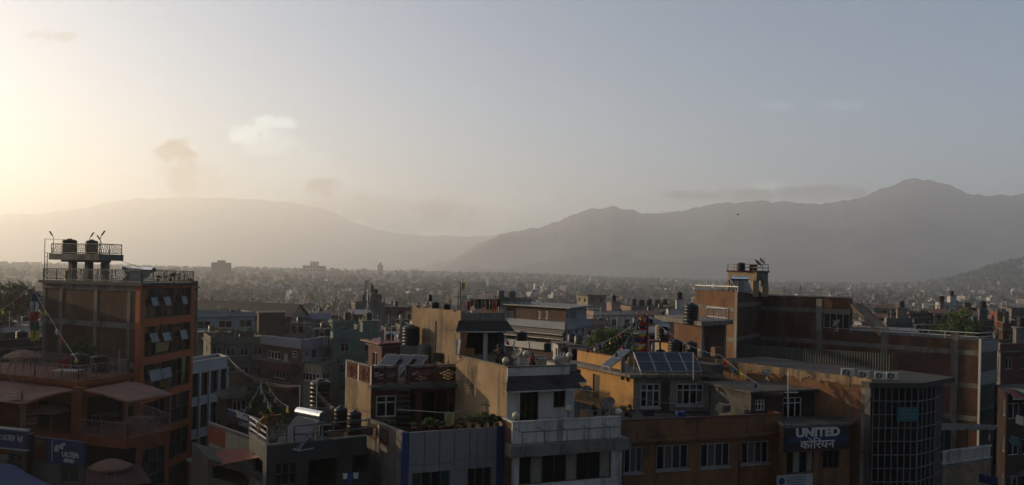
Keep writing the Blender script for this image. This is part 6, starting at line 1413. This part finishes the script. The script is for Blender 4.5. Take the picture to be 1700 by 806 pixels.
bg = mid(958, 976, 1006, 490, 205, 'cream_wall', 'cream_wall', 'beige house with overhanging flat roof behind the pink house', par=0, slab=.9, fl=2)
mid(1030, 1048, 1118, 509, 172, 'plaster_tan', 'plaster_grey', 'wide grey brown flat building carrying a row of tanks'); mid(1106, 1110, 1137, 515, 128, 'white_wall', 'white_wall', 'small white house left of the tall black tank', fl=1)
for k in range(5): tank(1052 + k * 13, 507 + (k % 2), 176, 11, 'dark tank in the row on the wide grey brown building, %s from the left' % ['first', 'second', 'third', 'fourth', 'fifth'][k], ar=.95)
tree('green_tree', 'dense green tree in front of the pink balcony house', P3(at(1004, 580, 70), 4), zat(1004, 540, 70) - 4, 2.1, 1.9, 'leaf', 4200, .13, 5)
tree('dark_tree', 'large dark green tree at the left border behind the flag pole', P3(at(28, 520, 112), -1), zat(28, 462, 112) + 1, 4.4, 3.6, 'leaf_dark', 6500, .2, 9)
tree('dark_tree', 'lower dark tree at the left border under the large one', P3(at(-8, 545, 92), 0), zat(-5, 515, 92), 2.0, 1.8, 'leaf_dark', 2400, .15, 11)
tree('roof_tree', 'dark green treetop above the brick building parapet', P3(at(1602, 560, 105), -2), zat(1602, 514, 105) + 2, 2.6, 2.2, 'leaf', 4200, .15, 12)
tree('roof_tree', 'loose low treetop left of the dark green one above the parapet', P3(at(1570, 560, 108), -2), zat(1570, 532, 108) + 2, 2.0, 1.6, 'leaf_dark', 2200, .15, 13)
tree('yard_tree', 'dark leafy tree in the yard before the brown balcony house', P3(at(440, 700, 62), 3), zat(440, 640, 62) - 3, 1.9, 1.7, 'leaf_dark', 2600, .13, 14)
tree('wall_tree', 'bushy tree against the brick side of the orange glass building', P3(at(139, 610, 57), 6), zat(139, 562, 57) - 6, 1.0, 1.3, 'leaf_dark', 1500, .1, 15)
def gabled(px0, px1, ytop, Y, wall, roof, label):
    b = mid(px0, px0 + (px1 - px0) * .35, px1, ytop + 6, Y, wall, wall, label, par=0, slab=.0, fl=2); c = (b.L + b.R) / 2; zt = zat(px1, ytop - 1, Y); mb = MB(); o_ = .5
    a, m_, r_, n_ = [p + (p - c).normalized() * o_ for p in b.poly]; q0, q1 = P3((a + m_) / 2, zt), P3((r_ + n_) / 2, zt); z = b.z1 - .1
    for f in ([P3(m_, z), P3(r_, z), q1, q0], [P3(n_, z), P3(a, z), q0, q1], [P3(a, z), P3(m_, z), q0], [P3(r_, z), P3(n_, z), q1]): mb.face(f)
    mb.build('gable_roof', roof, b.root); return b
gabled(1448, 1462, 513, 152, 'cream_wall', 'shingle', 'small gabled cream house right of the sloping stair roof'); gabled(1488, 1506, 513, 150, 'yellow_wall', 'shingle', 'small gabled yellow house in the right middle distance'); gabled(1504, 1520, 524, 138, 'cream_wall', 'shingle', 'low gabled cream house below the yellow gabled one')
mid(1468, 1472, 1515, 530, 120, 'cream_wall', 'plaster_grey', 'flat grey house with a white pillar in the right middle distance', fl=1); mid(1503, 1510, 1550, 520, 140, 'brown_wall', 'brick', 'brown flat house left of the dark green treetop', fl=2)
mid(1553, 1566, 1597, 503, 185, 'white_clean', 'white_wall', 'white flat roofed house standing out above the treetop'); mid(1548, 1556, 1574, 516, 160, 'pink_wall', 'pink_wall', 'pale pink house just below the white flat roofed one', fl=1)
mid(1644, 1656, 1675, 519, 128, 'deep_orange', 'orange_wall', 'bright orange house at the right with a red roof edge', fl=2); mid(1655, 1665, 1740, 537, 98, 'brick', 'brick', 'brick house below the bright orange one at the right border', fl=2); mid(1608, 1616, 1650, 534, 112, 'concrete_dark', 'brown_wall', 'dark low house between treetop and orange house', fl=1); mid(1670, 1680, 1730, 513, 150, 'plaster_grey', 'plaster_grey', 'grey house behind the bright orange one at the right border', fl=2)
mid(1650, 1662, 1740, 572, 84, 'concrete', 'maroon', 'dark red terraced house beyond the white corner strip', fl=2)
tank(1616, 540, 108, 17, 'green plastic tank right of the dark green treetop', 'sash_blue', .6)
# unseen houses added past the left border to throw shade on the restaurant
for k, (x, y, w_, d_, h, m) in enumerate(((-55, 58, 8, 8, 19, 'brick'), (-49, 45, 6, 7, 15.5, 'plaster_grey'), (-46, 33, 5, 5, 14, 'white_wall'))):
    b = Bld('neighbour_house', ['tall brick neighbour house past the left border behind the restaurant', 'grey neighbour house past the left border beside the restaurant', 'white neighbour house past the left border before the restaurant'][k], 'house', (x - w_, y + 2), (x + 1, y - d_), (x + w_, y + d_), h, 0, m, m, 'neighbour houses past the left border'); b.auto(b.l, 4, 3); b.auto(b.f, 4, 3); b.finish()

# ================================================================ far city
rnd = random.Random(21)
HM = ['plaster_grey', 'concrete', 'white_wall', 'cream_wall', 'brick', 'brown_wall', 'plaster_tan', 'pink_wall', 'white_blue', 'concrete_dark', 'brick_orange', 'brick', 'plaster_grey', 'concrete_dark', 'brown_wall']
HC = dict(plaster_grey='grey', concrete='concrete', white_wall='white', cream_wall='cream', brick='brick', brown_wall='brown', plaster_tan='tan', pink_wall='pink', white_blue='pale blue', concrete_dark='dark grey', white_clean='bright white', brick_orange='orange brick', yellow_wall='yellow')
VAR = []
for v in range(12):
    w_, d_, h = rnd.uniform(6, 11), rnd.uniform(6, 10), rnd.choice((6.2, 9, 9.2, 11.8, 12))
    mb = MB(); P = [Vector((-w_ / 2, d_ / 2)), Vector((-w_ / 2, -d_ / 2)), Vector((w_ / 2, -d_ / 2)), Vector((w_ / 2, d_ / 2))]
    for i in range(4):
        w = Wall(P[i], P[(i + 1) % 4]); n = int(w.len / 2.5)
        for f in range(int(h / 2.9)):
            for q in range(n):
                if rnd.random() < .12: continue
                u = w.len * (q + .5) / n; z = h - 2.9 * (f + 1) + .9; ww_ = rnd.choice((.55, .6, .85)); w.ops.append((u - ww_, u + ww_, z, z + 1.3))
        w.mesh(mb, -6, h, .15)
        for o in w.ops: mb.face([w.P(o[0], o[2], -.14), w.P(o[1], o[2], -.14), w.P(o[1], o[3], -.14), w.P(o[0], o[3], -.14)], 2)
        w.box(mb, 0, w.len - .15, h, h + .8, -.15, -.001)
        if rnd.random() < .6:
            for f in range(1, int(h / 2.9)): w.box(mb, -.3, w.len + .3, h - 2.9 * f - .1, h - 2.9 * f + .1, .0, .8, 1)
    mb.prism(P, h - .1, h, 1)
    if rnd.random() < .8:
        a, b = rnd.uniform(-w_ / 2 + .3, 0), rnd.uniform(-d_ / 2 + .3, 0); mb.box(a, a + w_ * .42, b, b + d_ * .42, h, h + 2.5); mb.box(a - .3, a + w_ * .42 + .3, b - .3, b + d_ * .42 + .3, h + 2.5, h + 2.65, 1)
        mb.lathe([(.55, 0), (.55, 1.1), (.2, 1.3), (0, 1.3)], 9, (a + w_ * .2, b + d_ * .2, h + 2.65), 3)
    for _ in range(rnd.randint(1, 3)): mb.lathe([(.55, 0), (.55, 1.1), (.2, 1.3), (0, 1.3)], 9, (rnd.uniform(-w_ / 2 + 1, w_ / 2 - 1), rnd.uniform(-d_ / 2 + 1, d_ / 2 - 1), h + rnd.choice((0, .8))), 3)
    if rnd.random() < .3: mb.lathe([(.05, 0), (.05, 3)], 5, (w_ / 3, 0, h), 3)
    VAR.append((mb.data('house', ['white_wall', 'concrete', 'glass', 'tank_black']), max(w_, d_) * .62))
def sector(px): return [s_ for lim, s_ in ((75, 'at the left border'), (330, 'behind the orange glass building'), (430, 'beyond the left of the long hall'), (520, 'beyond the gable of the long hall'), (600, 'left of the telecom mast'), (690, 'right of the telecom mast'), (780, 'behind the tan stair tower'), (870, 'behind the roof clothes line'), (960, 'behind the wooden topped apartments'), (1060, 'behind the pink balcony house'), (1150, 'behind the row of tanks'), (1300, 'behind the yellow tank tower'), (1430, 'behind the long brick building'), (1530, 'above the small gabled houses'), (1620, 'above the dark green treetop'), (9999, 'near the right border')) if px < lim][0]
def free(x, y, r):
    for a, b, c in TAKEN:
        if (x - a) ** 2 + (y - b) ** 2 < (r + c) ** 2: return False
    return True
# small roof rooms and sheds crowding the gaps behind the front row
def mk_shed(v):
    w_, d_ = (1.5, 1.9, 2.4, 1.3, 2.0)[v], (1.4, 1.6, 1.5, 1.2, 2.2)[v]; mb = MB(); P = [Vector((-w_, d_)), Vector((-w_, -d_)), Vector((w_, -d_)), Vector((w_, d_))]
    for i in range(4):
        w = Wall(P[i], P[(i + 1) % 4])
        if i in (0, 1): w.ops = [(w.len * .12, w.len * .12 + .8, -2.1, -.3)] if i else []; w.ops += [(w.len * .55, w.len * .55 + 1.0, -1.6, -.5)]
        w.mesh(mb, -12, 0)
        for o in w.ops: mb.face([w.P(o[0], o[2], -.13), w.P(o[1], o[2], -.13), w.P(o[1], o[3], -.13), w.P(o[0], o[3], -.13)], 2)
    if v in (1, 4): corrugated(mb, (-w_ - .3, -d_ - .4, .05), (w_ + .3, -d_ - .4, .05), (-w_ - .3, d_ + .3, .75), (w_ + .3, d_ + .3, .75), 12, .03, mi=1)
    else:
        mb.box(-w_ - .25, w_ + .25, -d_ - .25, d_ + .25, 0, .14, 1)
        for x, y in ((-.5, .1), (.7, .3))[:1 + v % 2]: mb.lathe([(.5, .14), (.5, 1.0), (.46, 1.05), (.18, 1.2), (0, 1.22)], 12, (x, y, 0), 3)
        mb.tube([(w_ - .2, d_ - .2, .1), (w_ - .2, d_ - .2, 2.2)], .03, 5, 3); mb.bar((w_ - .6, d_ - .2, 1.9), (w_ + .2, d_ - .2, 1.9), .03, mi=3)
    mb.box(-w_ * 1.9, w_ * 1.6, -d_ * 1.7, d_ * 1.6, -12, -2.6, 4); mb.box(-w_ * 1.9, w_ * 1.6, -d_ * 1.7, -d_ * 1.7 + .12, -2.6, -1.75, 4)
    return mb.data('roof_shed', ['plaster_grey', ('concrete_dark', 'tin_rust', 'concrete', 'roof_dark', 'tin_grey')[v], 'glass', 'tank_black', 'concrete'])
SH = [mk_shed(v) for v in range(5)]; cnt = 0; tries = 0; srnd = random.Random(31)
while cnt < 84 and tries < 4000:
    tries += 1; Y = srnd.uniform(84, 168); px = srnd.choice((srnd.uniform(322, 700), srnd.uniform(322, 700), srnd.uniform(955, 1150), srnd.uniform(1440, 1690))); py = 512 + (170 - Y) * .8 + srnd.uniform(-6, 10); p = at(px, py, Y)
    if not free(p.x, p.y, 2.2): continue
    if 322 < px < 650 and Y < 128 or px > 1400 and Y < 105: continue
    TAKEN.append((p.x, p.y, 2.6)); v = srnd.randrange(5); o = bpy.data.objects.new('roof_shed', SH[v]); COL.objects.link(o); o.location = p; o.rotation_euler = (0, 0, srnd.uniform(-.5, .5))
    m_ = srnd.choice(('plaster_grey', 'concrete', 'white_wall', 'brick', 'brown_wall', 'concrete_dark', 'cream_wall', 'white_blue')); o.material_slots[0].link = 'OBJECT'; o.material_slots[0].material = MAT[m_]
    tag(o, '%s %s %s %s' % ('nearer' if Y < 112 else 'middle' if Y < 140 else 'farther', HC[m_], 'roof shed under tin' if v in (1, 4) else ('slim roof room with tank', 'roof room with tank', 'wide roof room with tank', 'small roof room with tanks', '')[v], sector(px)), 'shed', 'small roof rooms crowding behind the front row'); cnt += 1
cnt = 0; tries = 0; NEAR = []
while cnt < 290 and tries < 20000:
    tries += 1; d = 112 + 370 * rnd.random() ** 1.2; az = R(rnd.uniform(-35, 35)); x, y = d * math.sin(az), d * math.cos(az)
    me, r = rnd.choice(VAR)
    if not free(x, y, r * .78): continue
    TAKEN.append((x, y, r)); o = bpy.data.objects.new('city_house', me); COL.objects.link(o); o.location = (x, y, ground_z(x, y) + rnd.uniform(-1.5, .5) - (4.2 if d < 170 else 2.4 if d < 260 else 0)); o.rotation_euler = (0, 0, rnd.uniform(-.6, .6))
    o.material_slots[0].link = 'OBJECT'; o.material_slots[0].material = MAT[rnd.choice(HM)]
    m_ = o.material_slots[0].material.name; pxh = CX + x / y * F
    sec = sector(pxh)
    dep = 'nearest' if d < 240 else 'near' if d < 330 else 'mid distance' if d < 430 else 'farther' if d < 540 else 'farthest'
    tag(o, '%s %s %s house %s' % (dep, HC[m_], ('flat roofed' if len(me.polygons) % 2 else 'boxy'), sec), 'house', 'houses of the crowded city beyond the near rooftops'); cnt += 1
# the rest of the city, too many to count
mb = MB(); N = 0
for _ in range(6800):
    d = 410 + 4490 * rnd.random() ** 1.25; az = R(rnd.uniform(-36, 36)); x, y = d * math.sin(az), d * math.cos(az); den = noise.noise((x / 330, y / 330, 7))
    if den < -.05 or (d < 560 and not free(x, y, 4.5)): continue
    if az > R(29) and 2100 < d < 3300 and den < .15: continue
    g = ground_z(x, y); w_, q, h = rnd.uniform(3, 6), rnd.uniform(3, 5.5), rnd.choice((3, 5, 6, 8, 9, 11)); a = rnd.uniform(-.8, .8); c, s = math.cos(a), math.sin(a); mi = rnd.choice((0, 1, 1, 2, 3, 4, 4, 5, 6, 7, 8, 8, 8, 0))
    mb.obox((x, y, g + h / 2 - 2), (w_ * c, w_ * s, 0), (-q * s, q * c, 0), (0, 0, h / 2 + 2), mi)
    if rnd.random() < .7: mb.obox((x + rnd.uniform(-1, 1), y, g + h + 1.2), (w_ * .45 * c, w_ * .45 * s, 0), (-q * .4 * s, q * .4 * c, 0), (0, 0, 1.3), rnd.choice((mi, 1)))
    if d < 1600:
        for f in range(int(h / 3)):
            z = g + h - 3 * f - 1.5
            for k in (-.55, 0, .55):
                e = Vector((c, s, 0)); n_ = Vector((s, -c, 0)); p = Vector((x, y, z)) + e * w_ * k + n_ * (q + .02); mb.face([p - e * .6 - Vector((0, 0, .6)), p + e * .6 - Vector((0, 0, .6)), p + e * .6 + Vector((0, 0, .6)), p - e * .6 + Vector((0, 0, .6))], 9)
o = mb.build('far_city_houses', ['plaster_grey', 'concrete', 'white_wall', 'cream_wall', 'brick', 'plaster_tan', 'white_clean', 'pink_wall', 'concrete_dark', 'glass']); tag(o, 'distant mass of houses filling the hazy valley', None, None, 'stuff')
mb = MB(); rnd2 = random.Random(5)
for it in range(11500):
    d = 330 + 4600 * rnd2.random() ** 1.15; az = R(rnd2.uniform(-36, 36))
    if it < 1100: az = R(rnd2.uniform(27, 40)); d = rnd2.uniform(1950, 3400)
    x, y = d * math.sin(az), d * math.cos(az); den = noise.noise((x / 260 + 9, y / 260, 3)) + .5 * noise.noise((x / 90, y / 90, 8))
    hill = az > R(27.5) and 1950 < d < 3400
    if den < -.02 and not hill and rnd2.random() < .72: continue
    if d < 640 and (not free(x, y, 1.5) or rnd2.random() < .6): continue
    g = ground_z(x, y); h = rnd2.uniform(6, 13) * (1.25 if d > 2200 else 1); r = h * rnd2.uniform(.32, .55); n_ = 46 if d < 1200 else 22
    c0 = Vector((x, y, g + h * .6))
    for k in range(n_):
        u = Vector((rnd2.gauss(0, 1), rnd2.gauss(0, 1), rnd2.gauss(0, 1))).normalized(); p = c0 + Vector((u.x * r, u.y * r, u.z * h * .42)) * rnd2.uniform(.55, 1.05); v = u.cross(Vector((rnd2.gauss(0, 1), rnd2.gauss(0, 1), 1))).normalized(); w = u.cross(v); s = r * (.3 if d < 1200 else .46) * rnd2.uniform(.7, 1.3)
        mb.face([p - v * s, p - w * s * .8, p + v * s, p + w * s * .8], 0)
o = mb.build('far_woodland', 'leaf_far'); tag(o, 'distant trees massed between the far houses', None, None, 'stuff')
# single trees one can tell apart in the nearer city
TV = []
for k in range(4):
    mb = MB(); leaves(mb, (0, 0, 6.5), 3.0, 3.0, 3.2, 900, .38, 200 + k, clump=18); cm = mb.data('crown', 'leaf_far'); mb = MB(); mb.tube([(0, 0, -2), (.1, 0, 3), (0, .1, 6)], [.3, .22, .1], 7); TV.append((cm, mb.data('trunk', 'bark')))
cnt = 0; tries = 0
while cnt < 95 and tries < 9000:
    tries += 1; d = 150 + 420 * rnd.random(); az = R(rnd.uniform(-33, 33)); x, y = d * math.sin(az), d * math.cos(az)
    if d < 165 and cnt % 3 or not free(x, y, .6): continue
    TAKEN.append((x, y, 2)); t = thing('city_tree', '%s green tree among houses %s' % ('nearest' if d < 200 else 'near' if d < 280 else 'mid distance' if d < 380 else 'farther' if d < 470 else 'farthest', sector(CX + x / y * F)), 'tree', (x, y, ground_z(x, y) - 1), 'trees between the crowded city houses'); s = rnd.uniform(.7, 1.15); t.scale = (s, s, s); t.rotation_euler = (0, 0, rnd.uniform(0, 6)); a, b = rnd.choice(TV)
    child('crown', a, t); child('trunk', b, t); cnt += 1
# landmarks in the haze
def highrise(px0, px1, ytop, Y, m, label, cols, fl, stripe=True):
    L, M, Rr = V2(px0, ytop, Y * 1.004), V2(px0 + (px1 - px0) * .7, ytop, Y), V2(px1, ytop, Y * 1.006); g = ground_z(M.x, M.y) - 2; zt = zat(px0, ytop, Y)
    t = thing('tower_block', label, 'building', P3(M, g), 'tower blocks in the far city'); poly = [L, M, Rr, L + Rr - M]; mb = MB(); mb.prism(poly, g, zt); mb.build('wall', m, t)
    w = Wall(L, M); w2 = Wall(M, Rr); h = (zt - g) / fl
    for f in range(1, fl):
        mb = MB(); w.box(mb, 0, w.len, g + h * f + h * .45, g + h * f + h * .8, 0, .25); w2.box(mb, 0, w2.len, g + h * f + h * .45, g + h * f + h * .8, 0, .25); mb.build('window_band', 'glass', t)
    for k in range(cols + 1):
        u = w.len * k / cols; mb = MB(); w.box(mb, max(0, u - w.len * .035), min(w.len, u + w.len * .035), g, zt + .5, 0, .9); mb.build('pier', m, t)
    mb = MB(); c = (L + Rr) / 2; s = w.len * .2; mb.box(c.x - s, c.x + s, c.y - s, c.y + s, zt, zt + h * 1.2); mb.build('roof_room', m, t)
highrise(351, 384, 436, 1450, 'concrete', 'hazy grey tower block rising above the far left skyline', 4, 9); highrise(783, 807, 469, 900, 'white_clean', 'white striped tower block in the hazy middle', 4, 9); highrise(1046, 1061, 479, 1000, 'white_clean', 'small pale tower block left of the tank tower', 3, 7); highrise(503, 541, 441, 1800, 'white_wall', 'wide pale block on the far left skyline', 5, 4); highrise(627, 636, 440, 2300, 'concrete', 'thin hazy tower on the far middle skyline', 2, 6)
# bird
mb = MB(); p = at(1225, 357, 150); mb.tube([p + Vector((-.25, 0, .02)), p, p + Vector((.22, 0, 0))], [.01, .07, .01], 8)
for s in (-1, 1): mb.face([p + Vector((.08, 0, .03)), p + Vector((-.1, s * .02, .03)), p + Vector((-.12, s * .5, .18)), p + Vector((-.02, s * .55, .2)), p + Vector((.1, s * .25, .12))])
single('bird', mb, 'shirt_black', 'tiny dark bird flying before the right mountain', 'bird')

flag_string(at(437, 628, 60), at(398, 690, 47.5), 6, 'prayer flags hanging from the yard tree down to the advertising banner', .3, .34, 1)
flag_string(at(440, 630, 60), at(480, 676, 45), 7, 'prayer flags hanging from the yard tree down towards the solar heater', .35, .34, 3)
flag_string(at(432, 640, 58), at(452, 676, 46), 5, 'short whitish prayer flags in front of the yard tree', .2, .36, 0, cols=('flag_white', 'flag_blue', 'flag_white', 'flag_white', 'flag_yellow'))
# ---------------------------------------------------------------- cables and roof clutter
def cable(a, b, sag, label, n=3, m='metal_dark'):
    t = thing('cable', label, 'cable', a, 'sagging cables between the roofs')
    for k in range(n):
        mb = MB(); o = Vector((0, .05 * k, -.07 * k)); mb.tube([Vector(a).lerp(b, i / 16) + o - Vector((0, 0, (sag + .08 * k) * 4 * (i / 16) * (1 - i / 16))) for i in range(17)], .014, 5); mb.build('wire', m, t)
cable(at(181, 424, 62), at(300, 446, 66), .5, 'cable from the tank platform to the roof edge of the orange glass building', 1)
cable(at(1152, 592, 50), at(1301, 652, 46.5), .6, 'cable from the metal pole to the sign house roof')
cable(at(1046, 655, 50), at(1165, 668, 48), .3, 'washing cable across the yellow house windows', 1, 'metal_white')
cable(at(940, 620, 42), at(1030, 696, 41.5), .3, 'thin cable from the shingle eave down to the balcony corner', 1)
cable(at(613, 700, 40), at(520, 640, 43), .5, 'cable from the brick lattice wall to the tall black ribbed tank')
cable(at(1411, 700, 45), at(1450, 650, 46), .2, 'cable bundle between the sign house and the glass building corner')
cable(at(1566, 788, 50), at(1720, 770, 58), .8, 'cable bundle crossing the street at the lower right border', 4)
cable(at(1560, 800, 48), at(1720, 800, 52), .5, 'lower cable bundle crossing the street at the right border', 4)
cable(at(378, 592, 77), at(500, 640, 42), .8, 'cable from the white framed building to the thin pale pole', 2)
cable(at(770, 595, 44), at(619, 612, 44.2), .5, 'cable sagging over the brick house roof', 2)
jr = random.Random(4)
def junk(px, py, Y, label, m, w=.5, h=.4):
    p = at(px, py, Y); t = thing('crate', label, 'crate', p, 'crates and junk on the roofs'); a = jr.uniform(0, 1.5); c, s_ = math.cos(a), math.sin(a); mb = MB(); X, Yv = Vector((c, s_, 0)), Vector((-s_, c, 0)); mb.obox(p + Vector((0, 0, h / 2)), X * w / 2, Yv * w * .4, (0, 0, h / 2)); mb.build('box', m, t)
    for k in range(3): mb = MB(); mb.obox(p + Vector((0, 0, h * (.15 + .35 * k))), X * (w / 2 + .015), Yv * (w * .4 + .015), (0, 0, h * .06)); mb.build('slat', m, t)
for k, (px, py, Y, lb, m, w, h) in enumerate(((540, 722, 39.5, 'dark crate under the railing between solar heater and tanks', 'cloth_dark', .6, .5), (553, 724, 38.9, 'low wooden crate under the railing beside the black tanks', 'wood_plank', .5, .25), (606, 722, 39.6, 'terracotta coloured crate at the right end of the terrace railing', 'pot', .6, .4), (1075, 690, 47, 'dark crate on the orange block roof below the yellow house door', 'cloth_dark', .6, .35), (1130, 692, 47, 'blue crate on the orange block roof under the right window', 'cloth_blue', .5, .3), (1200, 684, 48, 'grey crate on the orange block roof beside the shaded wall', 'concrete_dark', .7, .4), (900, 606, 42.3, 'pale box on the roof terrace behind the parapet globe lamps', 'curtain', .5, .35), (730, 600, 47.5, 'dark box on the brick house roof at the foot of the tan wall', 'cloth_dark', .7, .5), (752, 601, 46.8, 'brown box on the brick house roof next to the dark box', 'wood_plank', .5, .4), (1190, 592, 60, 'rusty drum box beside the tin fence', 'tin_rust', .7, .7))): junk(px, py, Y, lb, m, w, h)
